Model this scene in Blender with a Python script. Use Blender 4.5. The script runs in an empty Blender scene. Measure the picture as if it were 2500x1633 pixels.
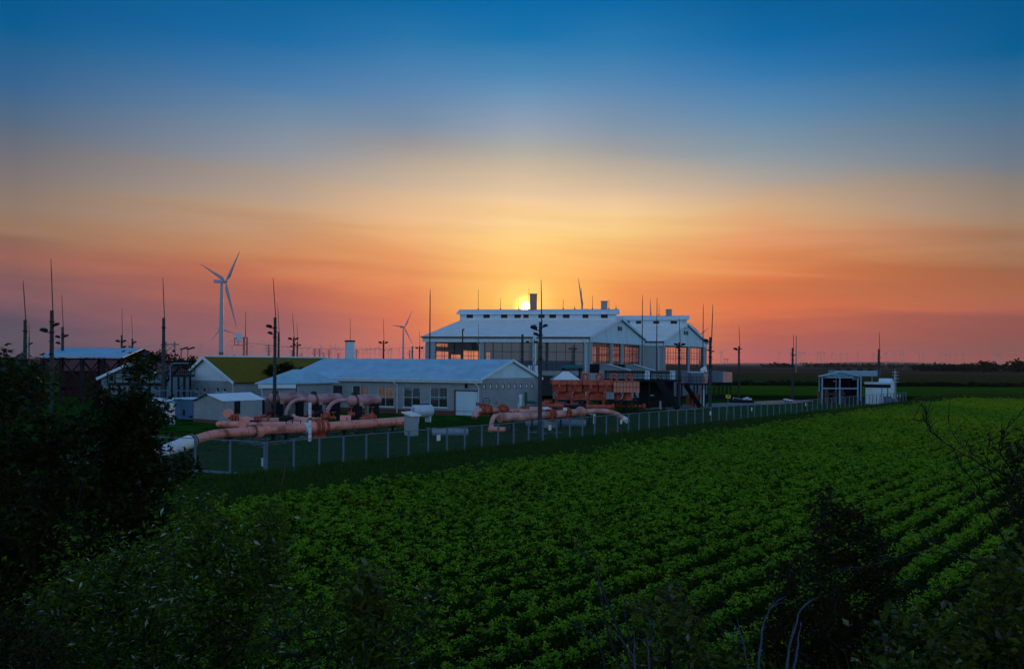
import bpy, math, random
import numpy as np
from mathutils import Vector, Matrix

# ------------------------------------------------------------------ camera
F = 2100.0; CX = 1250.0; CY = 884.3; H = 6.6; SR = 0.0075
CR = math.sqrt(1 - SR*SR)
scene = bpy.context.scene
cam_d = bpy.data.cameras.new("camera"); cam = bpy.data.objects.new("camera", cam_d)
scene.collection.objects.link(cam); scene.camera = cam
cam_d.sensor_width = 36.0; cam_d.lens = 36.0*F/2500.0
cam_d.shift_y = (CY - 816.5)/2500.0
cam_d.clip_start = 0.1; cam_d.clip_end = 30000
R = Matrix(((CR, -SR, 0, 0), (0, 0, -1, 0), (SR, CR, 0, 0), (0, 0, 0, 1)))
cam.matrix_world = Matrix.Translation((0, 0, H)) @ R

# ------------------------------------------------------------------ world
def lin(c):
    return tuple((v/255/12.92 if v/255 <= 0.04045 else ((v/255+0.055)/1.055)**2.4) for v in c)
EXPOSURE = 0.0; HAZE = 3e-5
SUN_EL = math.atan((884.3-749)/F); SUN_AZ = math.atan((1283-1250)/F)
world = bpy.data.worlds.new("World"); scene.world = world; world.use_nodes = True
nt = world.node_tree; N = nt.nodes; L = nt.links; N.clear()
def nd(t, **k):
    n = N.new(t)
    for a, b in k.items(): setattr(n, a, b)
    return n
def mth(op, a, b=None, clamp=False):
    n = nd('ShaderNodeMath', operation=op); n.use_clamp = clamp
    for i, v in enumerate((a, b)):
        if v is None: continue
        if hasattr(v, 'links'): L.new(v, n.inputs[i])
        else: n.inputs[i].default_value = v
    return n.outputs[0]
tc = nd('ShaderNodeTexCoord'); sep = nd('ShaderNodeSeparateXYZ'); L.new(tc.outputs['Generated'], sep.inputs[0])
el = mth('MULTIPLY', mth('ARCSINE', sep.outputs[2]), 180/math.pi)
az = mth('MULTIPLY', mth('ARCTAN2', sep.outputs[0], sep.outputs[1]), 180/math.pi)
# thin drifting cirrus: shifts the elevation that the colour is read at a little
cmb = nd('ShaderNodeCombineXYZ'); L.new(mth('MULTIPLY', az, 0.035), cmb.inputs[0]); L.new(mth('ADD', mth('MULTIPLY', el, 0.42), mth('MULTIPLY', az, 0.02)), cmb.inputs[1])
nz = nd('ShaderNodeTexNoise'); nz.inputs['Scale'].default_value = 1.0; nz.inputs['Detail'].default_value = 5; nz.inputs['Roughness'].default_value = 0.55
nz.inputs['Distortion'].default_value = 0.5
L.new(cmb.outputs[0], nz.inputs['Vector'])
fade = nd('ShaderNodeMapRange'); fade.inputs['From Min'].default_value = 8; fade.inputs['From Max'].default_value = 17
fade.inputs['To Min'].default_value = 1.0; fade.inputs['To Max'].default_value = 0.25; L.new(el, fade.inputs['Value'])
nzc = mth('MULTIPLY', mth('SUBTRACT', nz.outputs[0], 0.5), fade.outputs[0])
el2 = mth('ADD', el, mth('MULTIPLY', nzc, 4.2))
ele = mth('DIVIDE', mth('MAXIMUM', el2, 0.0), 60.0)
TAB = {
 'L': [(0,(0,86,142)),(85,(0,92,146)),(124,(30,95,142)),(198,(55,100,144)),(283,(84,106,131)),(340,(104,110,125)),(396,(125,115,114)),(481,(145,121,105)),(538,(155,116,91)),(588,(148,100,82)),(651,(160,97,84)),(707,(141,90,90)),(753,(112,80,94)),(792,(84,74,92)),(870,(76,72,90))],
 'LM': [(0,(0,98,156)),(102,(26,108,166)),(181,(74,124,170)),(255,(110,139,168)),(340,(146,150,158)),(407,(176,156,140)),(481,(202,162,124)),(538,(206,148,106)),(622,(216,136,84)),(680,(211,110,74)),(735,(190,96,80)),(792,(168,92,94)),(870,(150,90,102))],
 'C': [(0,(0,104,166)),(85,(20,115,172)),(158,(75,135,180)),(215,(114,149,184)),(272,(146,160,178)),(340,(178,175,164)),(396,(215,190,160)),(453,(249,205,154)),(509,(253,208,144)),(566,(253,207,126)),(611,(252,192,110)),(679,(255,190,100)),(724,(255,196,92)),(758,(255,180,76)),(800,(254,156,66)),(870,(250,140,78))],
 'CL': [(0,(0,102,162)),(98,(40,118,171)),(181,(86,132,176)),(265,(118,142,168)),(324,(152,151,157)),(393,(196,175,153)),(442,(224,185,145)),(491,(240,187,136)),(550,(245,180,116)),(609,(245,165,100)),(668,(241,146,86)),(727,(234,126,78)),(786,(229,115,78)),(835,(225,113,86)),(870,(208,106,94))],
 'CR': [(0,(0,104,165)),(98,(40,120,174)),(181,(88,135,178)),(265,(125,148,172)),(324,(156,158,162)),(393,(200,180,156)),(442,(238,198,153)),(491,(253,209,145)),(550,(255,205,126)),(609,(252,182,102)),(668,(255,166,86)),(717,(252,150,76)),(786,(245,140,74)),(870,(238,126,84))],
 'RM': [(0,(0,94,154)),(85,(8,105,165)),(153,(50,120,174)),(226,(90,136,174)),(311,(130,150,164)),(396,(176,164,152)),(481,(220,174,130)),(538,(234,165,110)),(583,(238,150,98)),(622,(235,144,84)),(679,(230,121,66)),(719,(218,115,66)),(753,(234,115,66)),(820,(192,92,76)),(877,(186,92,94))],
 'R': [(0,(0,86,142)),(113,(0,93,146)),(170,(44,105,150)),(255,(76,115,148)),(340,(105,120,138)),(396,(130,126,124)),(453,(150,130,114)),(509,(165,130,104)),(594,(170,116,80)),(651,(166,101,66)),(707,(180,100,66)),(747,(186,96,70)),(781,(162,86,75)),(849,(150,80,71)),(880,(140,80,76))]}
def ramp(stops):
    r = nd('ShaderNodeValToRGB'); L.new(ele, r.inputs[0]); cr = r.color_ramp
    stops = sorted(stops)
    while len(cr.elements) < len(stops): cr.elements.new(0.5)
    for e, (p, c) in zip(cr.elements, stops):
        e.position = p
    for e, (p, c) in zip(cr.elements, stops):
        e.position = p; e.color = (*lin(c), 1)
    return r.outputs[0]
AZ = {'L': -28.7, 'LM': -14.7, 'CL': -6.8, 'C': 0.9, 'CR': 6.9, 'RM': 15.9, 'R': 28.7}
rs = {}
for k in TAB:
    st = []
    for y, c in TAB[k]:
        sat = 1.0 if y < 250 else (0.86 if k in ('L', 'LM', 'R') else 0.92)
        gm = sum(c)/3; c = tuple(gm+(v_-gm)*sat for v_ in c)
        if 60 < y < 640: y += 42*math.sin(math.pi*(y-60)/580)
        e = math.degrees(math.atan((884.3-y)/F*math.cos(math.radians(AZ[k]))))
        st.append((e/60, c))
    st += [(38/60, (30, 92, 148)), (1.0, (58, 102, 152))]
    rs[k] = ramp(st)
rs['B'] = ramp([(0, (150, 168, 196)), (6/60, (172, 192, 212)), (15/60, (164, 190, 216)), (30/60, (132, 166, 204)), (1.0, (60, 102, 154))])
def mr(v, a, b):
    m = nd('ShaderNodeMapRange', interpolation_type='SMOOTHSTEP'); m.inputs['From Min'].default_value = a; m.inputs['From Max'].default_value = b
    L.new(v, m.inputs['Value']); return m.outputs[0]
def mix(f, a, b, bt='MIX'):
    m = nd('ShaderNodeMix', data_type='RGBA', blend_type=bt)
    for i, v in ((0, f), (6, a), (7, b)):
        if hasattr(v, 'links'): L.new(v, m.inputs[i])
        else: m.inputs[i].default_value = v
    return m.outputs[2]
def mlin(v, a, b):
    m = nd('ShaderNodeMapRange'); m.inputs['From Min'].default_value = a; m.inputs['From Max'].default_value = b
    L.new(v, m.inputs['Value']); return m.outputs[0]
c = mix(mlin(az, -30, -14.7), rs['L'], rs['LM'])
c = mix(mlin(az, -14.7, -6.8), c, rs['CL'])
c = mix(mlin(az, -6.8, 0.0), c, rs['C'])
c = mix(mlin(az, 1.2, 6.9), c, rs['CR'])
c = mix(mlin(az, 6.9, 15.9), c, rs['RM'])
c = mix(mlin(az, 15.9, 30), c, rs['R'])
c = mix(mr(mth('ABSOLUTE', az), 36, 110), c, rs['B'])
# faint brightness variation of the thin cloud
v = mth('ADD', 1.0, mth('MULTIPLY', nzc, 0.35))
cv = nd('ShaderNodeVectorMath', operation='SCALE'); L.new(c, cv.inputs[0]); L.new(v, cv.inputs['Scale'])
# aureole and disc of the sun
sd = Vector((math.sin(SUN_AZ)*math.cos(SUN_EL), math.cos(SUN_AZ)*math.cos(SUN_EL), math.sin(SUN_EL)))
dp = nd('ShaderNodeVectorMath', operation='DOT_PRODUCT'); L.new(tc.outputs['Generated'], dp.inputs[0]); dp.inputs[1].default_value = sd
ang = mth('MULTIPLY', mth('ARCCOSINE', mth('MINIMUM', dp.outputs['Value'], 1.0)), 180/math.pi)
g = nd('ShaderNodeValToRGB'); L.new(mth('DIVIDE', ang, 8.0), g.inputs[0])
cr = g.color_ramp; cr.interpolation = 'EASE'
pts = [(0, (9, 7.5, 4.2)), (0.26/8, (8, 6, 3)), (0.36/8, (1.8, 0.85, 0.2)), (1.0/8, (0.36, 0.17, 0.03)), (2.4/8, (0.10, 0.05, 0.0)), (1, (0, 0, 0))]
while len(cr.elements) < len(pts): cr.elements.new(0.5)
for e, (p, cc) in zip(cr.elements, pts): e.position = p
for e, (p, cc) in zip(cr.elements, pts): e.color = (*cc, 1)
add = nd('ShaderNodeVectorMath', operation='ADD'); L.new(cv.outputs[0], add.inputs[0]); L.new(g.outputs[0], add.inputs[1])
bg = nd('ShaderNodeBackground'); L.new(add.outputs[0], bg.inputs[0]); bg.inputs[1].default_value = 1.0
sky = nd('ShaderNodeTexSky', sky_type='NISHITA'); sky.sun_disc = False; sky.sun_elevation = SUN_EL; sky.sun_rotation = SUN_AZ
bg2 = nd('ShaderNodeBackground'); L.new(sky.outputs[0], bg2.inputs[0]); bg2.inputs[1].default_value = 0.0004
ads = nd('ShaderNodeAddShader'); L.new(bg.outputs[0], ads.inputs[0]); L.new(bg2.outputs[0], ads.inputs[1])
wo = nd('ShaderNodeOutputWorld'); L.new(ads.outputs[0], wo.inputs[0])

# ------------------------------------------------------------------ sun
sl = bpy.data.lights.new("sun", 'SUN'); sun = bpy.data.objects.new("sun", sl); scene.collection.objects.link(sun)
sl.energy = 0.8; sl.angle = math.radians(0.6); sl.color = (1.0, 0.50, 0.20)
sun.rotation_euler = (-sd).to_track_quat('-Z', 'Y').to_euler(); sun.location = (20, -10, 40)
scene.view_settings.view_transform = 'Standard'; scene.view_settings.look = 'None'
scene.view_settings.exposure = EXPOSURE; scene.view_settings.gamma = 1.0; scene.view_settings.use_curve_mapping = False
scene.cycles.max_bounces = 8; scene.cycles.transparent_max_bounces = 12

# ------------------------------------------------------------------ helpers: pixels of the photograph -> metres
def ray(x, y):
    u = (x-CX)/F; v = (CY-y)/F
    return (u*CR - v*SR, 1.0, u*SR + v*CR)
def P(x, y, Y):
    r = ray(x, y); return Vector((r[0]*Y, Y, H + r[2]*Y))
def G(x, y, z=0.0):
    r = ray(x, y); t = (z-H)/r[2]; return Vector((r[0]*t, t, z))
def GY(x, Y, z=0.0):
    return Vector(((x-CX)/F*Y, Y, z))
def hor(x): return CY + SR*(x-CX)
rnd = random.Random(7)

class MB:
    def __init__(s): s.v = []; s.f = []; s.sm = []
    def add(s, vs, fs, smooth=False):
        o = len(s.v); s.v += [tuple(p) for p in vs]
        for f in fs: s.f.append(tuple(i+o for i in f)); s.sm.append(smooth)
        return s
    def quad(s, a, b, c, d): return s.add([a, b, c, d], [(0, 1, 2, 3)])
    def hexa(s, lo, hi):        # two quads, bottom ccw then top
        return s.add(list(lo)+list(hi), [(3,2,1,0),(4,5,6,7),(0,1,5,4),(1,2,6,5),(2,3,7,6),(3,0,4,7)])
    def box(s, c, sz, rz=0.0, M=None):
        x, y, z = sz[0]/2, sz[1]/2, sz[2]/2
        pts = [Vector(p) for p in ((-x,-y,-z),(x,-y,-z),(x,y,-z),(-x,y,-z),(-x,-y,z),(x,-y,z),(x,y,z),(-x,y,z))]
        m = M if M is not None else Matrix.Rotation(rz, 3, 'Z')
        pts = [Vector(c) + m @ p for p in pts]
        return s.add(pts, [(3,2,1,0),(4,5,6,7),(0,1,5,4),(1,2,6,5),(2,3,7,6),(3,0,4,7)])
    def bar(s, a, b, w, h=None):   # rectangular bar
        a, b = Vector(a), Vector(b); h = h or w
        d = (b-a); l = d.length; d.normalize()
        up = Vector((0,0,1)) if abs(d.z) < 0.95 else Vector((0,1,0))
        sx = d.cross(up).normalized(); sy = sx.cross(d)
        M = Matrix((d, sx, sy)).transposed()
        return s.box((a+b)/2, (l, w, h), M=M)
    def cyl(s, a, b, r0, r1=None, n=12, caps=True, smooth=True):
        return s.tube([a, b], [r0, r0 if r1 is None else r1], n, caps, smooth)
    def tube(s, pts, rad, n=12, caps=True, smooth=True):
        pts = [Vector(p) for p in pts]; m = len(pts)
        if not hasattr(rad, '__len__'): rad = [rad]*m
        vs = []; prev = None
        for i, p in enumerate(pts):
            d = (pts[min(i+1, m-1)] - pts[max(i-1, 0)])
            if d.length < 1e-9: d = Vector((0,0,1))
            d.normalize()
            if prev is None:
                up = Vector((0,0,1)) if abs(d.z) < 0.9 else Vector((1,0,0))
                sx = d.cross(up).normalized()
            else:
                sx = (prev - d*prev.dot(d)).normalized()
            prev = sx; sy = d.cross(sx)
            for k in range(n):
                a = 2*math.pi*k/n
                vs.append(p + sx*(rad[i]*math.cos(a)) + sy*(rad[i]*math.sin(a)))
        fs = []
        for i in range(m-1):
            for k in range(n):
                k2 = (k+1) % n
                fs.append((i*n+k, i*n+k2, (i+1)*n+k2, (i+1)*n+k))
        s.add(vs, fs, smooth)
        if caps:
            s.add(vs[:n], [tuple(range(n))[::-1]]); s.add(vs[-n:], [tuple(range(n))])
        return s
    def torus(s, c, ax, R0, r, n=20, m=6):
        c = Vector(c); ax = Vector(ax).normalized(); up = Vector((0,0,1)) if abs(ax.z) < .9 else Vector((1,0,0))
        a = ax.cross(up).normalized(); b = ax.cross(a)
        pts = [c + a*R0*math.cos(t) + b*R0*math.sin(t) for t in [2*math.pi*i/n for i in range(n+1)]]
        return s.tube(pts, r, m, caps=False)
    def build(s, name, mat, parent=None):
        me = bpy.data.meshes.new(name)
        off = Vector((0,0,0)); p = parent
        while p is not None: off += p.location; p = p.parent
        v = np.array(s.v, dtype=np.float32)
        if len(v): v = v - np.array(off, dtype=np.float32)
        me.from_pydata(v.tolist(), [], s.f)
        me.polygons.foreach_set('use_smooth', s.sm)
        me.materials.append(mat); me.update()
        o = bpy.data.objects.new(name, me); scene.collection.objects.link(o)
        if parent is not None: o.parent = parent
        return o

def tag(o, label=None, cat=None, group=None, kind=None):
    if label: o['label'] = label
    if cat: o['category'] = cat
    if group: o['group'] = group
    if kind: o['kind'] = kind
    return o
def thing(name, label, cat, loc=(0,0,0), group=None):
    o = bpy.data.objects.new(name, None); scene.collection.objects.link(o); o.location = loc; o.empty_display_size = 0.3
    return tag(o, label, cat, group)
def single(mb, name, mat, label, cat, group=None):
    """a thing that is one mesh, its origin at its base"""
    v = np.array(mb.v); c = Vector(((v[:,0].min()+v[:,0].max())/2, (v[:,1].min()+v[:,1].max())/2, v[:,2].min()))
    mb.v = [tuple(Vector(p)-c) for p in mb.v]
    o = mb.build(name, mat); o.location = c
    return tag(o, label, cat, group)
def copy_tree(o, parent=None):
    c = o.copy(); scene.collection.objects.link(c)
    if parent is not None: c.parent = parent
    for ch in list(o.children): copy_tree(ch, c)
    return c

# ------------------------------------------------------------------ materials
def mat(name, col, rough=0.7, metal=0.0, var=0.15, scale=3.0, bump=0.0, col2=None, spec=0.5, streak=False, detail=5, thr=None, coat=0):
    m = bpy.data.materials.new(name); m.use_nodes = True
    n = m.node_tree.nodes; l = m.node_tree.links; b = n['Principled BSDF']
    b.inputs['Roughness'].default_value = rough; b.inputs['Metallic'].default_value = metal
    b.inputs['Specular IOR Level'].default_value = spec; b.inputs['Coat Weight'].default_value = coat
    t = n.new('ShaderNodeTexCoord'); mp = n.new('ShaderNodeMapping'); l.new(t.outputs['Object'], mp.inputs[0])
    if streak: mp.inputs['Scale'].default_value = (1, 1, 0.12)
    z = n.new('ShaderNodeTexNoise'); z.inputs['Scale'].default_value = scale; z.inputs['Detail'].default_value = detail
    l.new(mp.outputs[0], z.inputs['Vector'])
    r = n.new('ShaderNodeValToRGB'); l.new(z.outputs[0], r.inputs[0])
    a = tuple(max(0, x*(1-var)) for x in col); c2 = col2 or tuple(min(1, x*(1+var)) for x in col)
    lo, hi = thr or (0.3, 0.7)
    r.color_ramp.elements[0].position = lo; r.color_ramp.elements[1].position = hi
    r.color_ramp.elements[0].color = (*a, 1); r.color_ramp.elements[1].color = (*c2, 1)
    l.new(r.outputs[0], b.inputs['Base Color'])
    rr = n.new('ShaderNodeMapRange'); l.new(z.outputs[0], rr.inputs[0]); rr.inputs[3].default_value = rough-0.1; rr.inputs[4].default_value = min(1, rough+0.12)
    l.new(rr.outputs[0], b.inputs['Roughness'])
    if bump:
        z2 = n.new('ShaderNodeTexNoise'); z2.inputs['Scale'].default_value = scale*8; l.new(t.outputs['Object'], z2.inputs['Vector'])
        bp = n.new('ShaderNodeBump'); bp.inputs['Strength'].default_value = bump; bp.inputs['Distance'].default_value = 0.05
        l.new(z2.outputs[0], bp.inputs['Height']); l.new(bp.outputs[0], b.inputs['Normal'])
    return m
def brickmat(name, c1, c2, mortar, w=0.25, h=0.08, rough=0.9):
    m = mat(name, c1, rough); n = m.node_tree.nodes; l = m.node_tree.links; b = n['Principled BSDF']
    # box mapping: (x+y, z)
    t = n.new('ShaderNodeTexCoord'); sp = n.new('ShaderNodeSeparateXYZ'); l.new(t.outputs['Object'], sp.inputs[0])
    ad = n.new('ShaderNodeMath'); l.new(sp.outputs[0], ad.inputs[0]); l.new(sp.outputs[1], ad.inputs[1])
    cb = n.new('ShaderNodeCombineXYZ'); l.new(ad.outputs[0], cb.inputs[0]); l.new(sp.outputs[2], cb.inputs[1])
    k = n.new('ShaderNodeTexBrick'); l.new(cb.outputs[0], k.inputs['Vector']); k.inputs['Scale'].default_value = 1
    k.inputs['Brick Width'].default_value = w; k.inputs['Row Height'].default_value = h; k.inputs['Mortar Size'].default_value = h*0.09
    k.inputs['Color1'].default_value = (*c1, 1); k.inputs['Color2'].default_value = (*c2, 1); k.inputs['Mortar'].default_value = (*mortar, 1)
    z = n.new('ShaderNodeTexNoise'); z.inputs['Scale'].default_value = 0.6; z.inputs['Detail'].default_value = 6; l.new(t.outputs['Object'], z.inputs['Vector'])
    mr_ = n.new('ShaderNodeMapRange'); l.new(z.outputs[0], mr_.inputs[0]); mr_.inputs[3].default_value = 0.65; mr_.inputs[4].default_value = 1.3
    vm = n.new('ShaderNodeVectorMath'); vm.operation = 'SCALE'; l.new(k.outputs[0], vm.inputs[0]); l.new(mr_.outputs[0], vm.inputs['Scale'])
    l.new(vm.outputs[0], b.inputs['Base Color'])
    return m
def leafmat(name, c1, c2, rough=0.4, trans=0.35, spec=0.5, glint=0.0, pale=None):
    m = bpy.data.materials.new(name); m.use_nodes = True; n = m.node_tree.nodes; l = m.node_tree.links
    b = n['Principled BSDF']; out = n['Material Output']
    g = n.new('ShaderNodeNewGeometry'); oi = n.new('ShaderNodeObjectInfo')
    ad = n.new('ShaderNodeMath'); ad.operation = 'ADD'; l.new(g.outputs['Random Per Island'], ad.inputs[0]); l.new(oi.outputs['Random'], ad.inputs[1])
    fr = n.new('ShaderNodeMath'); fr.operation = 'FRACT'; l.new(ad.outputs[0], fr.inputs[0])
    r = n.new('ShaderNodeValToRGB'); l.new(fr.outputs[0], r.inputs[0])
    r.color_ramp.elements[0].color = (*c1, 1); r.color_ramp.elements[1].color = (*c2, 1)
    if pale:     # a few leaves coloured pale, painted in place of sky glints
        r.color_ramp.elements[1].position = 0.955; e = r.color_ramp.elements.new(0.968); e.color = (*pale, 1); e = r.color_ramp.elements.new(1.0); e.color = (*pale, 1)
    l.new(r.outputs[0], b.inputs['Base Color'])
    # most leaves are dull, a few are waxy and catch the sky
    wx = n.new('ShaderNodeMath'); wx.operation = 'MULTIPLY'; l.new(fr.outputs[0], wx.inputs[0]); wx.inputs[1].default_value = 17.3
    wf = n.new('ShaderNodeMath'); wf.operation = 'FRACT'; l.new(wx.outputs[0], wf.inputs[0])
    wr = n.new('ShaderNodeMapRange'); wr.inputs[1].default_value = 0.90; wr.inputs[2].default_value = 0.97; l.new(wf.outputs[0], wr.inputs[0])
    wr.inputs[3].default_value = spec; wr.inputs[4].default_value = min(1, spec+glint); l.new(wr.outputs[0], b.inputs['Specular IOR Level'])
    w2 = n.new('ShaderNodeMapRange'); w2.inputs[1].default_value = 0.90; w2.inputs[2].default_value = 0.97; l.new(wf.outputs[0], w2.inputs[0])
    w2.inputs[3].default_value = rough; w2.inputs[4].default_value = 0.2 if glint else rough; l.new(w2.outputs[0], b.inputs['Roughness'])
    tr = n.new('ShaderNodeBsdfTranslucent'); mxc = n.new('ShaderNodeMix'); mxc.data_type = 'RGBA'; mxc.blend_type = 'MULTIPLY'; mxc.inputs[0].default_value = 1
    l.new(r.outputs[0], mxc.inputs[6]); mxc.inputs[7].default_value = (2.2, 2.0, 0.8, 1); l.new(mxc.outputs[2], tr.inputs[0])
    ms = n.new('ShaderNodeMixShader'); ms.inputs[0].default_value = trans; l.new(b.outputs[0], ms.inputs[1]); l.new(tr.outputs[0], ms.inputs[2])
    l.new(ms.outputs[0], out.inputs[0])
    return m
def glassmat(name, tint=(0.75,0.8,0.8), refl=0.16, rough=0.03, dirt=0.12):
    m = bpy.data.materials.new(name); m.use_nodes = True; n = m.node_tree.nodes; l = m.node_tree.links; n.clear()
    o = n.new('ShaderNodeOutputMaterial'); t = n.new('ShaderNodeBsdfTransparent'); t.inputs[0].default_value = (*tint, 1)
    g = n.new('ShaderNodeBsdfGlossy'); g.inputs['Roughness'].default_value = rough; g.inputs[0].default_value = (0.9, 0.9, 0.9, 1)
    z = n.new('ShaderNodeTexNoise'); z.inputs['Scale'].default_value = 0.5; z.inputs['Detail'].default_value = 2
    tcn = n.new('ShaderNodeTexCoord'); l.new(tcn.outputs['Object'], z.inputs['Vector'])
    bp = n.new('ShaderNodeBump'); bp.inputs['Strength'].default_value = 0.06; l.new(z.outputs[0], bp.inputs['Height']); l.new(bp.outputs[0], g.inputs['Normal'])
    lw = n.new('ShaderNodeLayerWeight'); fr = n.new('ShaderNodeMath'); fr.operation = 'POWER'; l.new(lw.outputs['Facing'], fr.inputs[0]); fr.inputs[1].default_value = 5.0
    ad = n.new('ShaderNodeMath'); ad.use_clamp = True; l.new(fr.outputs[0], ad.inputs[0]); ad.inputs[1].default_value = refl
    d = n.new('ShaderNodeBsdfDiffuse'); d.inputs[0].default_value = (0.25, 0.24, 0.22, 1)
    m1 = n.new('ShaderNodeMixShader'); m1.inputs[0].default_value = dirt; l.new(t.outputs[0], m1.inputs[1]); l.new(d.outputs[0], m1.inputs[2])
    m2 = n.new('ShaderNodeMixShader'); l.new(ad.outputs[0], m2.inputs[0]); l.new(m1.outputs[0], m2.inputs[1]); l.new(g.outputs[0], m2.inputs[2])
    l.new(m2.outputs[0], o.inputs[0]); return m

M = {}
M['roof'] = mat('roof_sheet', (0.30,0.53,0.68), 0.45, 0.0, 0.14, 0.7)
M['roof_hall'] = mat('hall_roof_sheet', (0.78,0.80,0.80), 0.4, 0.0, 0.08, 0.6)  # base colour raised to take in the bright lens veil over the halls
M['stackmetal'] = mat('stack_metal', (0.34,0.22,0.16), 0.6, 0.0, 0.2, 1.0)  # brown of the sun's flare put into the metal's base colour
M['roof_new'] = mat('roof_sheet_bright', (0.74,0.82,0.88), 0.42, 0.0, 0.08, 0.8)
M['white'] = mat('white_paint', (0.62,0.80,0.92), 0.55, 0, 0.07, 1.5, streak=True)
M['whiter'] = mat('bright_white_paint', (0.80,0.80,0.82), 0.5, 0, 0.05, 2)
M['clad'] = mat('pale_cladding', (0.50,0.76,0.92), 0.55, 0.0, 0.10, 0.8, streak=True)
M['grey'] = mat('grey_render', (0.29,0.36,0.41), 0.85, 0, 0.18, 0.9, bump=0.2, streak=True)
M['bluegrey'] = mat('blue_grey_cladding', (0.10,0.15,0.22), 0.6, 0.0, 0.15, 0.9, streak=True)
M['dark'] = mat('dark_interior', (0.02,0.02,0.022), 0.9)
M['block'] = brickmat('beige_block', (0.31,0.37,0.42), (0.27,0.33,0.37), (0.23,0.28,0.32), 0.4, 0.2)
M['brickbase'] = brickmat('red_brick_base', (0.16,0.05,0.035), (0.12,0.04,0.03), (0.10,0.09,0.08))
M['yellow_roof'] = mat('yellow_roof', (0.155,0.112,0.008), 0.85, 0, 0.2, 1.2, spec=0.15)
M['red_roof'] = mat('dark_red_roof', (0.11,0.02,0.02), 0.75, 0, 0.2, 1.2)
M['glass'] = glassmat('window_glass')
M['glass_hall'] = glassmat('hall_glass', (0.50,0.46,0.48), 0.14)
M['glass_clear'] = glassmat('clear_glass', (0.97,0.95,0.93), 0.03, dirt=0.03)
M['darkglass'] = mat('dark_glass', (0.015,0.018,0.022), 0.12, 0, 0.1, 1)
M['mull'] = mat('mullion', (0.06,0.055,0.055), 0.6)
M['steel'] = mat('dark_steel', (0.016,0.020,0.027), 0.7, 0.0, 0.2, 3, spec=0.12)
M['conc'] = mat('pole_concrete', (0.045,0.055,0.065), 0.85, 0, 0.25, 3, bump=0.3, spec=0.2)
M['rod'] = mat('rod_metal', (0.045,0.03,0.028), 0.6, 0.2, 0.2, 3)
M['galv'] = mat('galvanised', (0.10,0.19,0.28), 0.5, 0.0, 0.15, 4)
M['pipe'] = mat('salmon_pipe', (0.50,0.10,0.06), 0.38, 0, 0.3, 0.9, col2=(0.88,0.31,0.24), bump=0.06, thr=(0.30,0.46), detail=10)
M['pipe2'] = mat('pale_pink_pipe', (0.55,0.22,0.17), 0.42, 0, 0.4, 1.0, col2=(0.80,0.42,0.36), bump=0.06, detail=8)
M['vessel'] = mat('mauve_vessel', (0.54,0.22,0.23), 0.42, 0, 0.3, 0.8, col2=(0.70,0.37,0.42), bump=0.05, detail=8)
M['rust'] = mat('rusty_orange_paint', (0.44,0.06,0.03), 0.6, 0, 0.45, 4, col2=(0.62,0.14,0.08), bump=0.15, spec=0.3)
M['cooler'] = mat('orange_cooler_paint', (0.50,0.075,0.042), 0.6, 0, 0.35, 1.5, col2=(0.64,0.13,0.08), spec=0.3)
M['coolpink'] = mat('pink_cooler_panel', (0.66,0.30,0.24), 0.6, 0, 0.14, 1.0)
M['cyanbox'] = mat('filter_box_paint', (0.16,0.23,0.26), 0.6, 0, 0.12, 1.2)
M['bluebox'] = mat('blue_panel', (0.035,0.12,0.25), 0.55, 0, 0.3, 1.4, streak=True)
M['tank'] = mat('white_tank', (0.50,0.64,0.76), 0.35, 0, 0.08, 2)
M['asphalt'] = mat('concrete_paving', (0.17,0.17,0.18), 0.9, 0, 0.25, 0.6, bump=0.2)
M['yellow'] = mat('yellow_sign', (0.62,0.50,0.05), 0.6, 0, 0.1, 4)
M['ink'] = mat('sign_ink', (0.02,0.02,0.02), 0.9, spec=0.0)
M['redink'] = mat('sign_red', (0.4,0.03,0.03), 0.7)
M['greenpaint'] = mat('green_pipe_paint', (0.01,0.10,0.075), 0.5)
M['turb'] = mat('turbine_paint', (0.34,0.42,0.52), 0.5, 0, 0.05, 0.1)
M['paleblue'] = mat('pale_blue_steel', (0.22,0.40,0.55), 0.55, 0, 0.12, 2)
M['turb_green'] = mat('turbine_green_band', (0.04,0.14,0.10), 0.5, 0, 0.05, 0.1)
M['pylon'] = mat('pylon_steel', (0.22,0.20,0.22), 0.7)
M['bark'] = mat('bark', (0.016,0.014,0.012), 0.9, 0, 0.3, 8, bump=0.4)
M['palebark'] = mat('pale_dead_wood', (0.045,0.06,0.10), 0.6, 0, 0.5, 6, bump=0.3)

def glassblock():
    m = bpy.data.materials.new('glass_block'); m.use_nodes = True; n = m.node_tree.nodes; l = m.node_tree.links; n.clear()
    o = n.new('ShaderNodeOutputMaterial'); t = n.new('ShaderNodeBsdfTranslucent'); t.inputs[0].default_value = (.95,.88,.75,1); d = n.new('ShaderNodeBsdfTransparent'); d.inputs[0].default_value = (.9,.85,.8,1)
    x = n.new('ShaderNodeMixShader'); x.inputs[0].default_value = .25; l.new(t.outputs[0], x.inputs[1]); l.new(d.outputs[0], x.inputs[2]); l.new(x.outputs[0], o.inputs[0]); return m
M['glassblock'] = glassblock()

M['housewall'] = mat('dim_house_wall', (0.16,0.24,0.31), 0.8, 0, 0.1, 1.0)
M['barnwall'] = mat('maroon_wall', (0.035,0.012,0.014), 0.9, 0, 0.2, 1.0, spec=0.1)
M['turb_far'] = mat('distant_turbine_paint', (0.62,0.50,0.50), 0.6, 0, 0.05, 0.1)  # far turbines take the haze fade in their paler base colour
M['greypipe'] = mat('grey_plastic_pipe', (0.20,0.29,0.36), 0.45, 0, 0.15, 2)
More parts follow.
